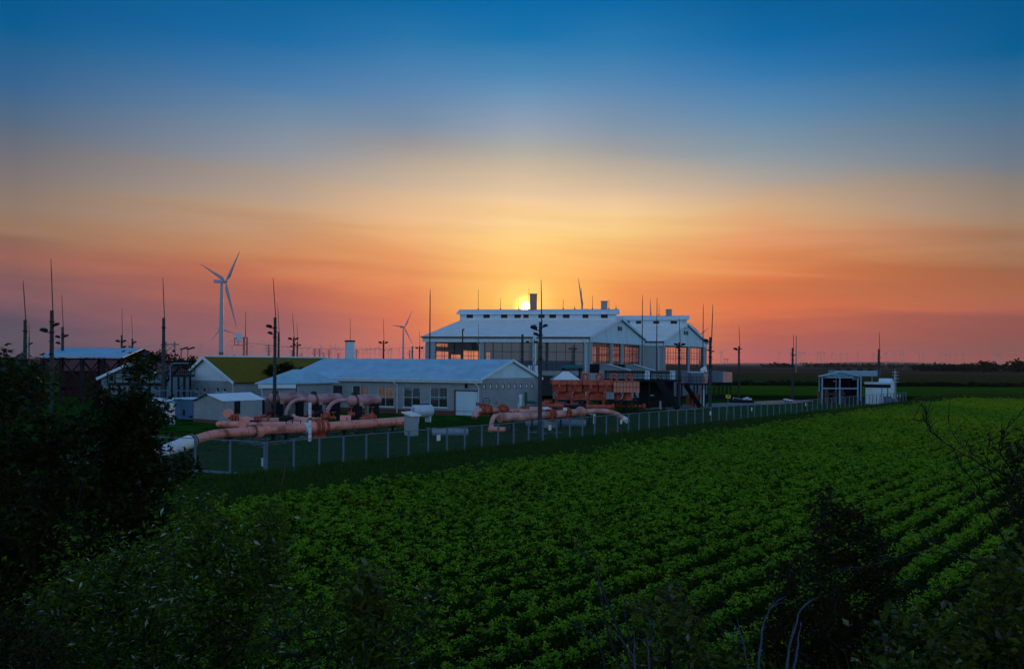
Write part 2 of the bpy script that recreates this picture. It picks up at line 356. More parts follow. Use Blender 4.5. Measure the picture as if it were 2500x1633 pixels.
# ------------------------------------------------------------------ setting: ground, paving, hills
FA = G(651,1079,2.0); FB = G(2212,957,2.0); FA.z = FB.z = 0
FD = (FB-FA).normalized(); FN = Vector((FD.y, -FD.x, 0))      # FN points out of the station, to the field
def ground_mat():
    m = bpy.data.materials.new('ground_fields'); m.use_nodes = True; n = m.node_tree.nodes; l = m.node_tree.links; b = n['Principled BSDF']
    b.inputs['Roughness'].default_value = 0.95; b.inputs['Specular IOR Level'].default_value = 0.0
    t = n.new('ShaderNodeTexCoord'); sp = n.new('ShaderNodeSeparateXYZ'); l.new(t.outputs['Object'], sp.inputs[0])
    z = n.new('ShaderNodeTexNoise'); z.inputs['Scale'].default_value = 0.02; z.inputs['Detail'].default_value = 6; l.new(t.outputs['Object'], z.inputs['Vector'])
    def mt(op, a, b_):
        q = n.new('ShaderNodeMath'); q.operation = op
        for i, v in enumerate((a, b_)):
            if hasattr(v, 'links'): l.new(v, q.inputs[i])
            else: q.inputs[i].default_value = v
        return q.outputs[0]
    y = mt('ADD', sp.outputs[1], mt('MULTIPLY', sp.outputs[0], -0.06)); y = mt('ADD', y, mt('MULTIPLY', mt('SUBTRACT', z.outputs[0], 0.5), 14))
    r = n.new('ShaderNodeValToRGB'); l.new(mt('DIVIDE', y, 1400), r.inputs[0]); cr = r.color_ramp
    st = [(0,(.012,.016,.007)),(150,(.02,.04,.01)),(160,(.01,.02,.005)),(176,(.012,.022,.005)),(184,(.032,.095,.008)),(255,(.040,.10,.010)),(262,(.006,.012,.003)),
          (296,(.006,.012,.003)),(302,(.034,.060,.012)),(372,(.038,.052,.014)),(390,(.056,.050,.018)),(600,(.050,.050,.016)),(640,(.085,.055,.032)),(940,(.07,.048,.030)),(960,(.045,.045,.034)),(1300,(.07,.055,.04))]
    while len(cr.elements) < len(st): cr.elements.new(.5)
    for e, (p, c) in zip(cr.elements, st): e.position = p/1400
    for e, (p, c) in zip(cr.elements, st): e.color = (*c, 1)
    mp = n.new('ShaderNodeMapping'); l.new(t.outputs['Object'], mp.inputs[0]); mp.inputs['Scale'].default_value = (0.03, 0.35, 1); mp.inputs['Rotation'].default_value = (0,0,-0.05)
    z2 = n.new('ShaderNodeTexNoise'); z2.inputs['Scale'].default_value = 1; z2.inputs['Detail'].default_value = 8; l.new(mp.outputs[0], z2.inputs['Vector'])
    z3 = n.new('ShaderNodeTexNoise'); z3.inputs['Scale'].default_value = 1.3; z3.inputs['Detail'].default_value = 8; l.new(t.outputs['Object'], z3.inputs['Vector'])
    s = n.new('ShaderNodeVectorMath'); s.operation = 'SCALE'; l.new(r.outputs[0], s.inputs[0])
    l.new(mt('MULTIPLY', mt('ADD', mt('MULTIPLY', z2.outputs[0], 1.6), 0.2), mt('ADD', mt('MULTIPLY', z3.outputs[0], 1.4), 0.3)), s.inputs['Scale'])
    l.new(s.outputs[0], b.inputs['Base Color'])
    bp = n.new('ShaderNodeBump'); bp.inputs['Strength'].default_value = 1; bp.inputs['Distance'].default_value = 0.5; l.new(z3.outputs[0], bp.inputs['Height']); l.new(bp.outputs[0], b.inputs['Normal'])
    return m
g = MB(); g.quad((-12000,-60,0),(12000,-60,0),(12000,16000,0),(-12000,16000,0))
tag(g.build('ground', ground_mat()), kind='structure')
# lawn inside the fence
lawn = mat('lawn_grass', (0.010,0.058,0.008), 0.95, 0, 0.5, 0.5, bump=1.0, col2=(0.024,0.10,0.013), detail=10, spec=0.0)
BK = Vector((-FD.y, FD.x, 0))
q = [FA+Vector((-40,4,0)), FA, FB, FB+BK*22, FA+BK*150+Vector((-90,0,0)), FA+Vector((-120,20,0))]
g = MB(); g.add([Vector((p.x,p.y,.004)) for p in q], [tuple(range(len(q)))]); tag(g.build('lawn', lawn), kind='structure')
# paving inside the station
g = MB()
def sheet(g, pts, z): g.add([(p[0],p[1],z) for p in pts], [tuple(range(len(pts)))])
sheet(g, [G(1565,1000), G(1935,985), G(1990,978), G(1935,976), G(1800,982), G(1700,986), G(1620,990)], .008)
tag(g.build('road', M['asphalt']), kind='structure')
g = MB(); sheet(g, [G(1040,1047), G(1190,1053), G(1190,1047), G(1040,1042)], .008); sheet(g, [G(1250,1051), G(1345,1061), G(1395,1055), G(1250,1046)], .008)
sheet(g, [G(470,1066), G(640,1092), G(760,1072), G(990,1048), G(985,1040), G(700,1060)], .008)
sheet(g, [G(1630,1003), G(1705,999), G(1700,996), G(1625,1000)], .008)
tag(g.build('path', M['asphalt']), kind='structure')
# embankment the photographer stands on
g = MB(); ny = 30; nx = 60
for j in range(ny):
    y = -20 + j*(36/(ny-1))
    for i in range(nx):
        x = -45 + i*90/(nx-1)
        t = min(max((15.5 + math.sin(x*.3)*.5 - y)/13, 0), 1); z = 5.0*(3*t*t-2*t**3)
        g.v.append((x, y, z + .06*math.sin(x*2.1+y) - 0.02))
for j in range(ny-1):
    for i in range(nx-1): g.f.append((j*nx+i, j*nx+i+1, (j+1)*nx+i+1, (j+1)*nx+i)); g.sm.append(True)
def emb_z(x, y):
    t = min(max((15.5 + math.sin(x*.3)*.5 - y)/13, 0), 1); return 5.0*(3*t*t-2*t**3)
tag(g.build('embankment', mat('bank_soil', (0.03,0.03,0.018), 0.95, 0, 0.4, 2, bump=0.6)), kind='structure')
# hills on the horizon
g = MB(); pr = []
for i in range(121):
    a = math.radians(-40 + 80*i/120); d = 7000
    h = 8 + 6*math.sin(i*.21)+4*math.sin(i*.53+1)+ (14 if i > 75 else 0)*math.sin((i-75)*.07)
    pr.append((d*math.tan(a), h))
for x, h in pr: g.v += [(x, 6800, -5), (x, 7200, h), (x, 7600, h), (x, 8500, -5)]
for i in range(len(pr)-1):
    for k in range(3): g.f.append((4*i+k, 4*i+4+k, 4*i+5+k, 4*i+1+k)); g.sm.append(True)
tag(g.build('hills', mat('hill_soil', (0.10,0.085,0.07), 0.95, 0, 0.3, 0.01)), kind='structure')

# ------------------------------------------------------------------ leaves
def leaf_cards(pts, size, rng, kind='leaf', up=0.5, aspect=0.5, droop=0.0, jitter=0.35):
    """many small folded leaves around the points; returns verts (N*4,3) and quads as triangles"""
    n = len(pts); pts = np.asarray(pts, dtype=np.float64)
    d = rng.normal(size=(n,3)); d[:,2] = d[:,2]*0.5 - droop; d /= np.linalg.norm(d, axis=1, keepdims=True)
    u = rng.normal(size=(n,3)); u[:,2] += up*2.5; s = np.cross(d, u); s /= np.linalg.norm(s, axis=1, keepdims=True)
    nrm = np.cross(s, d); L_ = size*(1+jitter*rng.uniform(-1,1,size=(n,1))); W = L_*aspect*0.5
    base = pts; tip = pts + d*L_; mid = pts + d*L_*0.42
    l = mid + s*W + nrm*W*0.45; r = mid - s*W + nrm*W*0.45; c = mid - nrm*L_*0.02
    v = np.stack([base, l, tip, r, c], axis=1).reshape(-1,3)
    i = (np.arange(n)*5)[:,None]
    f = np.concatenate([i+[0,4,1], i+[1,4,2], i+[0,3,4], i+[4,3,2]], axis=0)
    return v, f
def lobed_cards(pts, size, rng, droop=0.2):
    """palmate leaf: five pointed lobes from one stalk"""
    n = len(pts); pts = np.asarray(pts, dtype=np.float64)
    d = rng.normal(size=(n,3)); d[:,2] = d[:,2]*0.4 - droop; d /= np.linalg.norm(d, axis=1, keepdims=True)
    u = rng.normal(size=(n,3))*.6; u[:,2] += 1; s = np.cross(d, u); s /= np.linalg.norm(s, axis=1, keepdims=True); nr = np.cross(s, d)
    L_ = size*rng.uniform(.6,1.25,size=(n,1)); vs = [pts]
    angs = [-100,-72,-45,-22,0,22,45,72,100]; rad = [.55,.38,.85,.45,1.1,.45,.85,.38,.55]
    for a, r in zip(angs, rad):
        a = math.radians(a); vs.append(pts + (d*math.cos(a)+s*math.sin(a))*L_*r*.62 - nr*L_*0.10*abs(math.sin(a)))
    v = np.stack(vs, axis=1).reshape(-1,3); i = (np.arange(n)*10)[:,None]
    f = np.concatenate([i+[0,k,k+1] for k in range(1,9)], axis=0)
    return v, f
def np_mesh(name, v, f, mat_, parent=None, smooth=False):
    me = bpy.data.meshes.new(name); off = Vector((0,0,0)); p = parent
    while p is not None: off += p.location; p = p.parent
    v = np.asarray(v, dtype=np.float32) - np.array(off, dtype=np.float32); f = np.asarray(f, dtype=np.int32)
    k = f.shape[1]
    me.vertices.add(len(v)); me.vertices.foreach_set('co', v.ravel())
    me.loops.add(f.size); me.loops.foreach_set('vertex_index', f.ravel())
    me.polygons.add(len(f)); me.polygons.foreach_set('loop_start', np.arange(0, f.size, k, dtype=np.int32))
    me.update(calc_edges=True); me.materials.append(mat_)
    if not smooth: me.polygons.foreach_set('use_smooth', np.zeros(len(f), dtype=bool))
    o = bpy.data.objects.new(name, me); scene.collection.objects.link(o)
    if parent is not None: o.parent = parent
    return o
LM_soy_shade = leafmat('crop_leaf', (0.010,0.034,0.003), (0.040,0.095,0.005), 0.6, 0.3, 0.1)
LM_soy_lit = leafmat('young_crop_leaf', (0.085,0.22,0.008), (0.25,0.47,0.02), 0.5, 0.30, 0.15)  # tip leaves painted bright, low ones near-black, in place of light and shade
LM_weed = leafmat('weed_leaf', (0.014,0.050,0.012), (0.045,0.10,0.018), 0.7, 0.25, 0.1)
LM_dry = leafmat('dry_grass', (0.09,0.06,0.015), (0.04,0.09,0.012), 0.6, 0.3, 0.15)
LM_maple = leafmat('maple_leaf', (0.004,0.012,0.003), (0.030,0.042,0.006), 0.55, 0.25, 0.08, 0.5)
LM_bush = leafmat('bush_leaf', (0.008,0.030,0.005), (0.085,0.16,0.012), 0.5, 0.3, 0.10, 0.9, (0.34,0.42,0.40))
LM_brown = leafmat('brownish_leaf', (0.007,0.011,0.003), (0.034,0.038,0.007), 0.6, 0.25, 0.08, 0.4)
LM_big = leafmat('broad_leaf', (0.012,0.036,0.008), (0.10,0.13,0.015), 0.55, 0.28, 0.10, 0.6, (0.13,0.16,0.13))
LM_far = leafmat('far_foliage', (0.010,0.016,0.009), (0.030,0.038,0.018), 0.8, 0.1, 0.1)

def instancer(name, pts, scale, clumps, label_kind='stuff'):
    """one object: copies of a few clump meshes scattered on points by geometry nodes"""
    col = bpy.data.collections.new(name+'_clumps')
    for c in clumps: col.objects.link(c)
    me = bpy.data.meshes.new(name); me.vertices.add(len(pts)); me.vertices.foreach_set('co', np.asarray(pts, dtype=np.float32).ravel())
    at = me.attributes.new('sc', 'FLOAT', 'POINT'); at.data.foreach_set('value', np.asarray(scale, dtype=np.float32))
    o = bpy.data.objects.new(name, me); scene.collection.objects.link(o)
    ng = bpy.data.node_groups.new(name, 'GeometryNodeTree'); ng.interface.new_socket('Geometry', in_out='INPUT', socket_type='NodeSocketGeometry')
    ng.interface.new_socket('Geometry', in_out='OUTPUT', socket_type='NodeSocketGeometry')
    n = ng.nodes; l = ng.links; gi = n.new('NodeGroupInput'); go = n.new('NodeGroupOutput')
    iop = n.new('GeometryNodeInstanceOnPoints'); ci = n.new('GeometryNodeCollectionInfo'); ci.inputs['Collection'].default_value = col
    ci.inputs['Separate Children'].default_value = True; ci.inputs['Reset Children'].default_value = True
    rv = n.new('FunctionNodeRandomValue'); rv.data_type = 'FLOAT_VECTOR'; rv.inputs[0].default_value = (-.12,-.12,0); rv.inputs[1].default_value = (.12,.12,6.28)
    na = n.new('GeometryNodeInputNamedAttribute'); na.data_type = 'FLOAT'; na.inputs[0].default_value = 'sc'
    l.new(gi.outputs[0], iop.inputs['Points']); l.new(ci.outputs[0], iop.inputs['Instance']); iop.inputs['Pick Instance'].default_value = True
    l.new(rv.outputs[0], iop.inputs['Rotation']); l.new(na.outputs['Attribute'], iop.inputs['Scale']); l.new(iop.outputs[0], go.inputs[0])
    md = o.modifiers.new('scatter', 'NODES'); md.node_group = ng
    tag(o, kind='stuff'); return o
def unlinked(name, v, f, m):
    o = np_mesh(name, v, f, m); scene.collection.objects.unlink(o); return o
rng = np.random.default_rng(3)
def soy_clump(n, R0, size, seed, h=0.46):
    r = np.random.default_rng(seed); a = r.uniform(0, 6.28, n); q = np.sqrt(r.uniform(0,1,n))*R0
    z = 0.06 + h*(1-(q/R0)**2)*r.uniform(.35,1.1,n) + 0.05*r.uniform(-1,1,n)
    p = np.stack([q*np.cos(a), q*np.sin(a), z], axis=1)
    v, f = leaf_cards(p, size, r, up=1.3, aspect=0.75, droop=0.08)
    return v, f
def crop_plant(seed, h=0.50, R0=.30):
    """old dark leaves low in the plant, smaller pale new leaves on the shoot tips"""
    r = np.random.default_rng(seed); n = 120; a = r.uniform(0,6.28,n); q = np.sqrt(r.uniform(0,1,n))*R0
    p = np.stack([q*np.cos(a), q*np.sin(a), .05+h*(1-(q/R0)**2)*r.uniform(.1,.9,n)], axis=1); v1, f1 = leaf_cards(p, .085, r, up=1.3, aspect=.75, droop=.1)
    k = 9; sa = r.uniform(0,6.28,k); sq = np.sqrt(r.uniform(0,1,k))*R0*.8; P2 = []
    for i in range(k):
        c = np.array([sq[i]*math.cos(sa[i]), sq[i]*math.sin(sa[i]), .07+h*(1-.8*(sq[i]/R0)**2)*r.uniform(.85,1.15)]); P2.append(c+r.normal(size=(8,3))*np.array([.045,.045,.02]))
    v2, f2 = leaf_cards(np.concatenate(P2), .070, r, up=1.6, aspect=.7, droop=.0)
    o = unlinked('crop_clump', np.concatenate([v1,v2]), np.concatenate([f1, f2+len(v1)]), LM_soy_shade); o.data.materials.append(LM_soy_lit)
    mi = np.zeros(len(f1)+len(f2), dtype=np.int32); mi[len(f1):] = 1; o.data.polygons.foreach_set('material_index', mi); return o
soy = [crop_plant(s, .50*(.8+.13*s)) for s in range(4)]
# rows run along the fence
def field_points(step_row, step_pl, lo, hi, jit):
    a = np.arange(-150, 330, step_pl); b = np.arange(0.0, 190, step_row)
    aa, bb = np.meshgrid(a, b); aa = aa.ravel(); bb = bb.ravel()
    aa = aa + rng.uniform(-1,1,aa.size)*step_pl*.45; bb = bb + rng.normal(size=bb.size)*jit + 0.05*np.sin(aa*.2)
    X = FA.x + FD.x*aa + FN.x*bb; Y = FA.y + FD.y*aa + FN.y*bb
    w = 7.6 - 0.035*np.clip(aa,0,120) + 0.5*np.sin(aa*.4)
    k = (bb > w) & (Y > 13.5) & (Y >= lo) & (Y < hi) & (np.abs(X) < 0.66*Y+7) & (Y < 158+0.05*X)
    return X[k], Y[k]
X1, Y1 = field_points(1.18, .23, 0, 62, .025); X2, Y2 = field_points(1.18, .36, 62, 400, .025)
X = np.concatenate([X1, X2]); Y = np.concatenate([Y1, Y2]); 
lump = np.sin(X*.9+Y*.31)*np.sin(Y*.7-X*.2) + 0.7*np.sin(X*2.3+1.7*Y)

big = np.sin(X*.23+1.3*np.sin(Y*.11))*np.sin(Y*.19+np.sin(X*.07))
sc = np.concatenate([np.full(len(X1), .92), np.full(len(X2), 1.0)])*(1 + .15*lump/1.7+.10*big)*np.clip(rng.normal(.98,.15,len(X)),.5,1.4)
gap = rng.uniform(0,1,len(X)) < .05-.04*lump
pts = np.stack([X, Y, np.zeros(len(X))], axis=1)[~gap]
print('field plants', len(pts))
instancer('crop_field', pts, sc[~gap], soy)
# rough weeds along the fence and at the field's far edge
def weed_clump(n, R0, h, size, seed, m, asp=.12):
    r = np.random.default_rng(seed); a = r.uniform(0,6.28,n); q = np.sqrt(r.uniform(0,1,n))*R0
    p = np.stack([q*np.cos(a), q*np.sin(a), r.uniform(0,.55,n)*h], axis=1)
    d = np.stack([np.cos(a)*.4+r.normal(size=n)*.3, np.sin(a)*.4+r.normal(size=n)*.3, np.ones(n)], axis=1); d /= np.linalg.norm(d,axis=1,keepdims=True)
    s = np.cross(d, r.normal(size=(n,3))); s /= np.linalg.norm(s,axis=1,keepdims=True); L_ = size*r.uniform(.6,1.3,(n,1))
    v = np.stack([p - s*L_*asp, p + s*L_*asp, p + d*L_], axis=1).reshape(-1,3); i = (np.arange(n)*3)[:,None]
    return unlinked('weed_clump', v, np.concatenate([i+[0,1,2]],axis=0), m)
weeds = [weed_clump(60,.4,.35,.34,s,LM_weed) for s in range(3)] + [unlinked('weed_clump', *soy_clump(40,.34,.11,20+s), LM_weed) for s in range(2)]
a = rng.uniform(-45, 135, 15000); b = np.abs(rng.uniform(0.1, 8.2, 15000)); k = b < 8.4-0.035*np.clip(a,0,120)
X = FA.x+FD.x*a+FN.x*b; Y = FA.y+FD.y*a+FN.y*b; k &= Y > 15
X3 = rng.uniform(30,150,9000); Y3 = rng.uniform(158,178,9000); k3 = ((X3-FB.x)*FN.x+(Y3-FB.y)*FN.y > 1)
pts = np.stack([np.concatenate([X[k],X3[k3]]), np.concatenate([Y[k],Y3[k3]+.05*X3[k3]]), np.zeros(k.sum()+k3.sum())], axis=1)
instancer('weeds', pts, rng.uniform(.5,1.3,len(pts))*np.where(pts[:,1]>150,1.6,1), weeds)
tuft = [weed_clump(70,.35,.05,.13,60+q_,LM_weed,.10) for q_ in range(3)]
a = rng.uniform(-2, 75, 9000); b = -rng.uniform(.2, 24, 9000); X = FA.x+FD.x*a+FN.x*b; Y = FA.y+FD.y*a+FN.y*b
instancer('lawn_tufts', np.stack([X, Y, np.zeros(len(X))], axis=1), rng.uniform(.4,1.15,len(X)), tuft)
dry = [weed_clump(70,.35,.25,.40,40+s,LM_dry,.03) for s in range(2)] + [unlinked('weed_clump', *soy_clump(45,.3,.07,50+s), LM_dry) for s in range(2)]
X = rng.uniform(-9,9,2600); Y = rng.uniform(7.5,13.5,2600); pts = np.stack([X,Y,[emb_z(x,y) for x,y in zip(X,Y)]],axis=1)
instancer('bank_grass', pts, rng.uniform(.45,.95,len(pts)), dry)
# distant hedge line and woods (masses)
def wood(name, spans, size, lab=None, seed=5):
    r = np.random.default_rng(seed); P_ = []
    for (x0, x1, Y, h, w, n) in spans:
        m = max(3, int((x1-x0)/(w*.8)))
        cx = r.uniform(x0, x1, m); ch = h*r.uniform(.6,1.05,m); cw = w*r.uniform(.7,1.3,m); cy = Y + r.uniform(-w,w,m)
        for c_x, c_h, c_w, c_y in zip(cx, ch, cw, cy):
            q = r.normal(size=(n,3)); q /= np.linalg.norm(q,axis=1,keepdims=True); q *= r.uniform(.5,1.0,(n,1))
            P_.append(np.stack([c_x+q[:,0]*c_w, c_y+q[:,1]*c_w, c_h*.5+q[:,2]*c_h*.5], axis=1))
    P_ = np.concatenate(P_); v, f = leaf_cards(P_, size, r, aspect=.9)
    return tag(np_mesh(name, v, f, LM_far), kind='stuff')
sx = lambda x, Y: (x-CX)/F*Y
wood('far_hedge', [(sx(1500,285)+0, 420, 285, .9, 1.6, 60)], .8, seed=8)
wood('far_wood', [(sx(2215,1000), sx(2280,1000), 1000, 7.5, 7, 90), (sx(2270,960), sx(2700,960), 960, 10, 9, 90), (sx(2395,900), sx(2420,900), 900, 13, 7, 100), (sx(2450,900), sx(2700,900), 900, 14, 8, 100),
                  (sx(2310,950), sx(2370,950), 950, 10.5, 8, 100)], 2.6, seed=9)
wood('far_wood', [(sx(1740,1900), sx(2900,1900), 1900, 8, 22, 50), (sx(-200,1500), sx(1000,1500), 1500, 8, 20, 40), (sx(1900,3400), sx(2700,3400), 3400, 15, 40, 40)], 6, seed=10)
wood('wood', [(sx(-200,300), sx(100,300), 300, 8.6, 6, 260), (sx(350,300), sx(500,300), 300, 9.3, 6, 260), (sx(385,295), sx(425,295), 295, 10.5, 4, 300), (sx(455,295), sx(475,295), 295, 10.5, 4, 260),
              (sx(100,320), sx(350,320), 320, 5, 5, 150), (sx(540,330), sx(580,330), 330, 8.7, 3, 220), (sx(960,380), sx(985,380), 380, 8.3, 3, 120)], 0.9, seed=11)

# ------------------------------------------------------------------ facades
class Fac:
    """a vertical wall between two plan points, left to right as seen; n points to the viewer"""
    def __init__(s, p0, p1):
        s.p0 = Vector((p0[0], p0[1], 0)); s.p1 = Vector((p1[0], p1[1], 0)); s.L = (s.p1-s.p0).length; s.d = (s.p1-s.p0)/s.L
        s.n = Vector((s.d.y, -s.d.x, 0))
    def pt(s, t, z, o=0.0): p = s.p0 + s.d*t + s.n*o; return Vector((p.x, p.y, z))
    def px(s, x, y=None):
        y0 = y if y is not None else 900
        u = ray(x, y0)[0]; t = (u*s.p0.y - s.p0.x)/(s.d.x - u*s.d.y)
        if y is None: return t
        Y = s.p0.y + s.d.y*t; return t, H + ray(x, y)[2]*Y
    def rect(s, x0, x1, y0, y1):      # photograph rectangle -> (t0,t1,z0,z1)
        xm = (x0+x1)/2; t0 = s.px(x0); t1 = s.px(x1); zt = s.px(xm, y0)[1]; zb = s.px(xm, y1)[1]
        return (t0, t1, zb, zt)
def wall(F_, z0, z1, holes, th=0.25, t0=0.0, t1=None, mb=None):
    mb = mb or MB(); t1 = F_.L if t1 is None else t1
    ts = sorted(set([t0, t1] + [min(max(h[i],t0),t1) for h in holes for i in (0,1)])); zs = sorted(set([z0, z1] + [min(max(h[i],z0),z1) for h in holes for i in (2,3)]))
    inh = lambda t, z: any(h[0] < t < h[1] and h[2] < z < h[3] for h in holes)
    for a, b in zip(ts, ts[1:]):
        for c, d in zip(zs, zs[1:]):
            if inh((a+b)/2, (c+d)/2): continue
            mb.quad(F_.pt(a,c), F_.pt(b,c), F_.pt(b,d), F_.pt(a,d)); mb.quad(F_.pt(b,c,-th), F_.pt(a,c,-th), F_.pt(a,d,-th), F_.pt(b,d,-th))
    for h in holes + [(t0,t1,z0,z1)]:
        a, b, c, d = max(h[0],t0), min(h[1],t1), max(h[2],z0), min(h[3],z1)
        mb.quad(F_.pt(a,c), F_.pt(a,d), F_.pt(a,d,-th), F_.pt(a,c,-th)); mb.quad(F_.pt(b,c), F_.pt(b,c,-th), F_.pt(b,d,-th), F_.pt(b,d))
        mb.quad(F_.pt(a,c), F_.pt(a,c,-th), F_.pt(b,c,-th), F_.pt(b,c)); mb.quad(F_.pt(a,d), F_.pt(b,d), F_.pt(b,d,-th), F_.pt(a,d,-th))
    return mb
def fbox(mb, F_, t0, t1, z0, z1, o0, o1):
    return mb.hexa([F_.pt(t0,z0,o1), F_.pt(t1,z0,o1), F_.pt(t1,z0,o0), F_.pt(t0,z0,o0)], [F_.pt(t0,z1,o1), F_.pt(t1,z1,o1), F_.pt(t1,z1,o0), F_.pt(t0,z1,o0)])
def window(F_, r, parent, nx, nz, fm, gm, bw=0.06, o=-0.12, name='window', zlines=None, glass=True):
    t0, t1, z0, z1 = r; mb = MB()
    for i in range(nx+1):
        t = t0 + (t1-t0)*i/nx; w = bw*(1.4 if i in (0, nx) else 1); t = min(max(t, t0+w/2), t1-w/2); fbox(mb, F_, t-w/2, t+w/2, z0, z1, o-.03, o+.03)
    zl = zlines or [z0 + (z1-z0)*i/nz for i in range(nz+1)]
    for z in zl:
        z = min(max(z, z0+bw/2), z1-bw/2); fbox(mb, F_, t0+bw, t1-bw, z-bw/2, z+bw/2, o-.022, o+.022)
    w = mb.build(name, fm, parent)
    if glass:
        g_ = MB(); g_.quad(F_.pt(t0,z0,o), F_.pt(t1,z0,o), F_.pt(t1,z1,o), F_.pt(t0,z1,o)); g_.build('glass', gm, w)
    return w
def slope(e0, e1, r0, r1, th=0.08, pitch=0.3, amp=0.03, ov_e=0.0):
    """corrugated sheet from eave edge e0-e1 up to ridge r0-r1"""
    e0, e1, r0, r1 = map(Vector, (e0, e1, r0, r1)); n = max(2, int((e1-e0).length/pitch)*2); nr = ((e1-e0).cross(r0-e0)).normalized()
    if nr.z < 0: nr = -nr
    mb = MB(); vs = []
    for i in range(n+1):
        t = i/n; o = nr*(amp if i % 2 else 0); a = e0.lerp(e1, t)+o; b = r0.lerp(r1, t)+o
        vs += [a, b, a-nr*th, b-nr*th]
    fs = []
    for i in range(n):
        k = 4*i; fs += [(k,k+4,k+5,k+1),(k+2,k+3,k+7,k+6),(k,k+2,k+6,k+4),(k+1,k+5,k+7,k+3)]
    fs += [(0,1,3,2),(4*n,4*n+2,4*n+3,4*n+1)]
    return mb.add(vs, fs)
def prism_gable(F_, zb, apex_t, apex_z, mb=None, o=0.0, th=0.2):
    mb = mb or MB(); a, b, c = F_.pt(0,zb,o), F_.pt(F_.L,zb,o), F_.pt(apex_t,apex_z,o)
    a2, b2, c2 = F_.pt(0,zb,o-th), F_.pt(F_.L,zb,o-th), F_.pt(apex_t,apex_z,o-th)
    return mb.add([a,b,c,a2,b2,c2], [(0,1,2),(5,4,3),(0,3,4,1),(1,4,5,2),(2,5,3,0)])

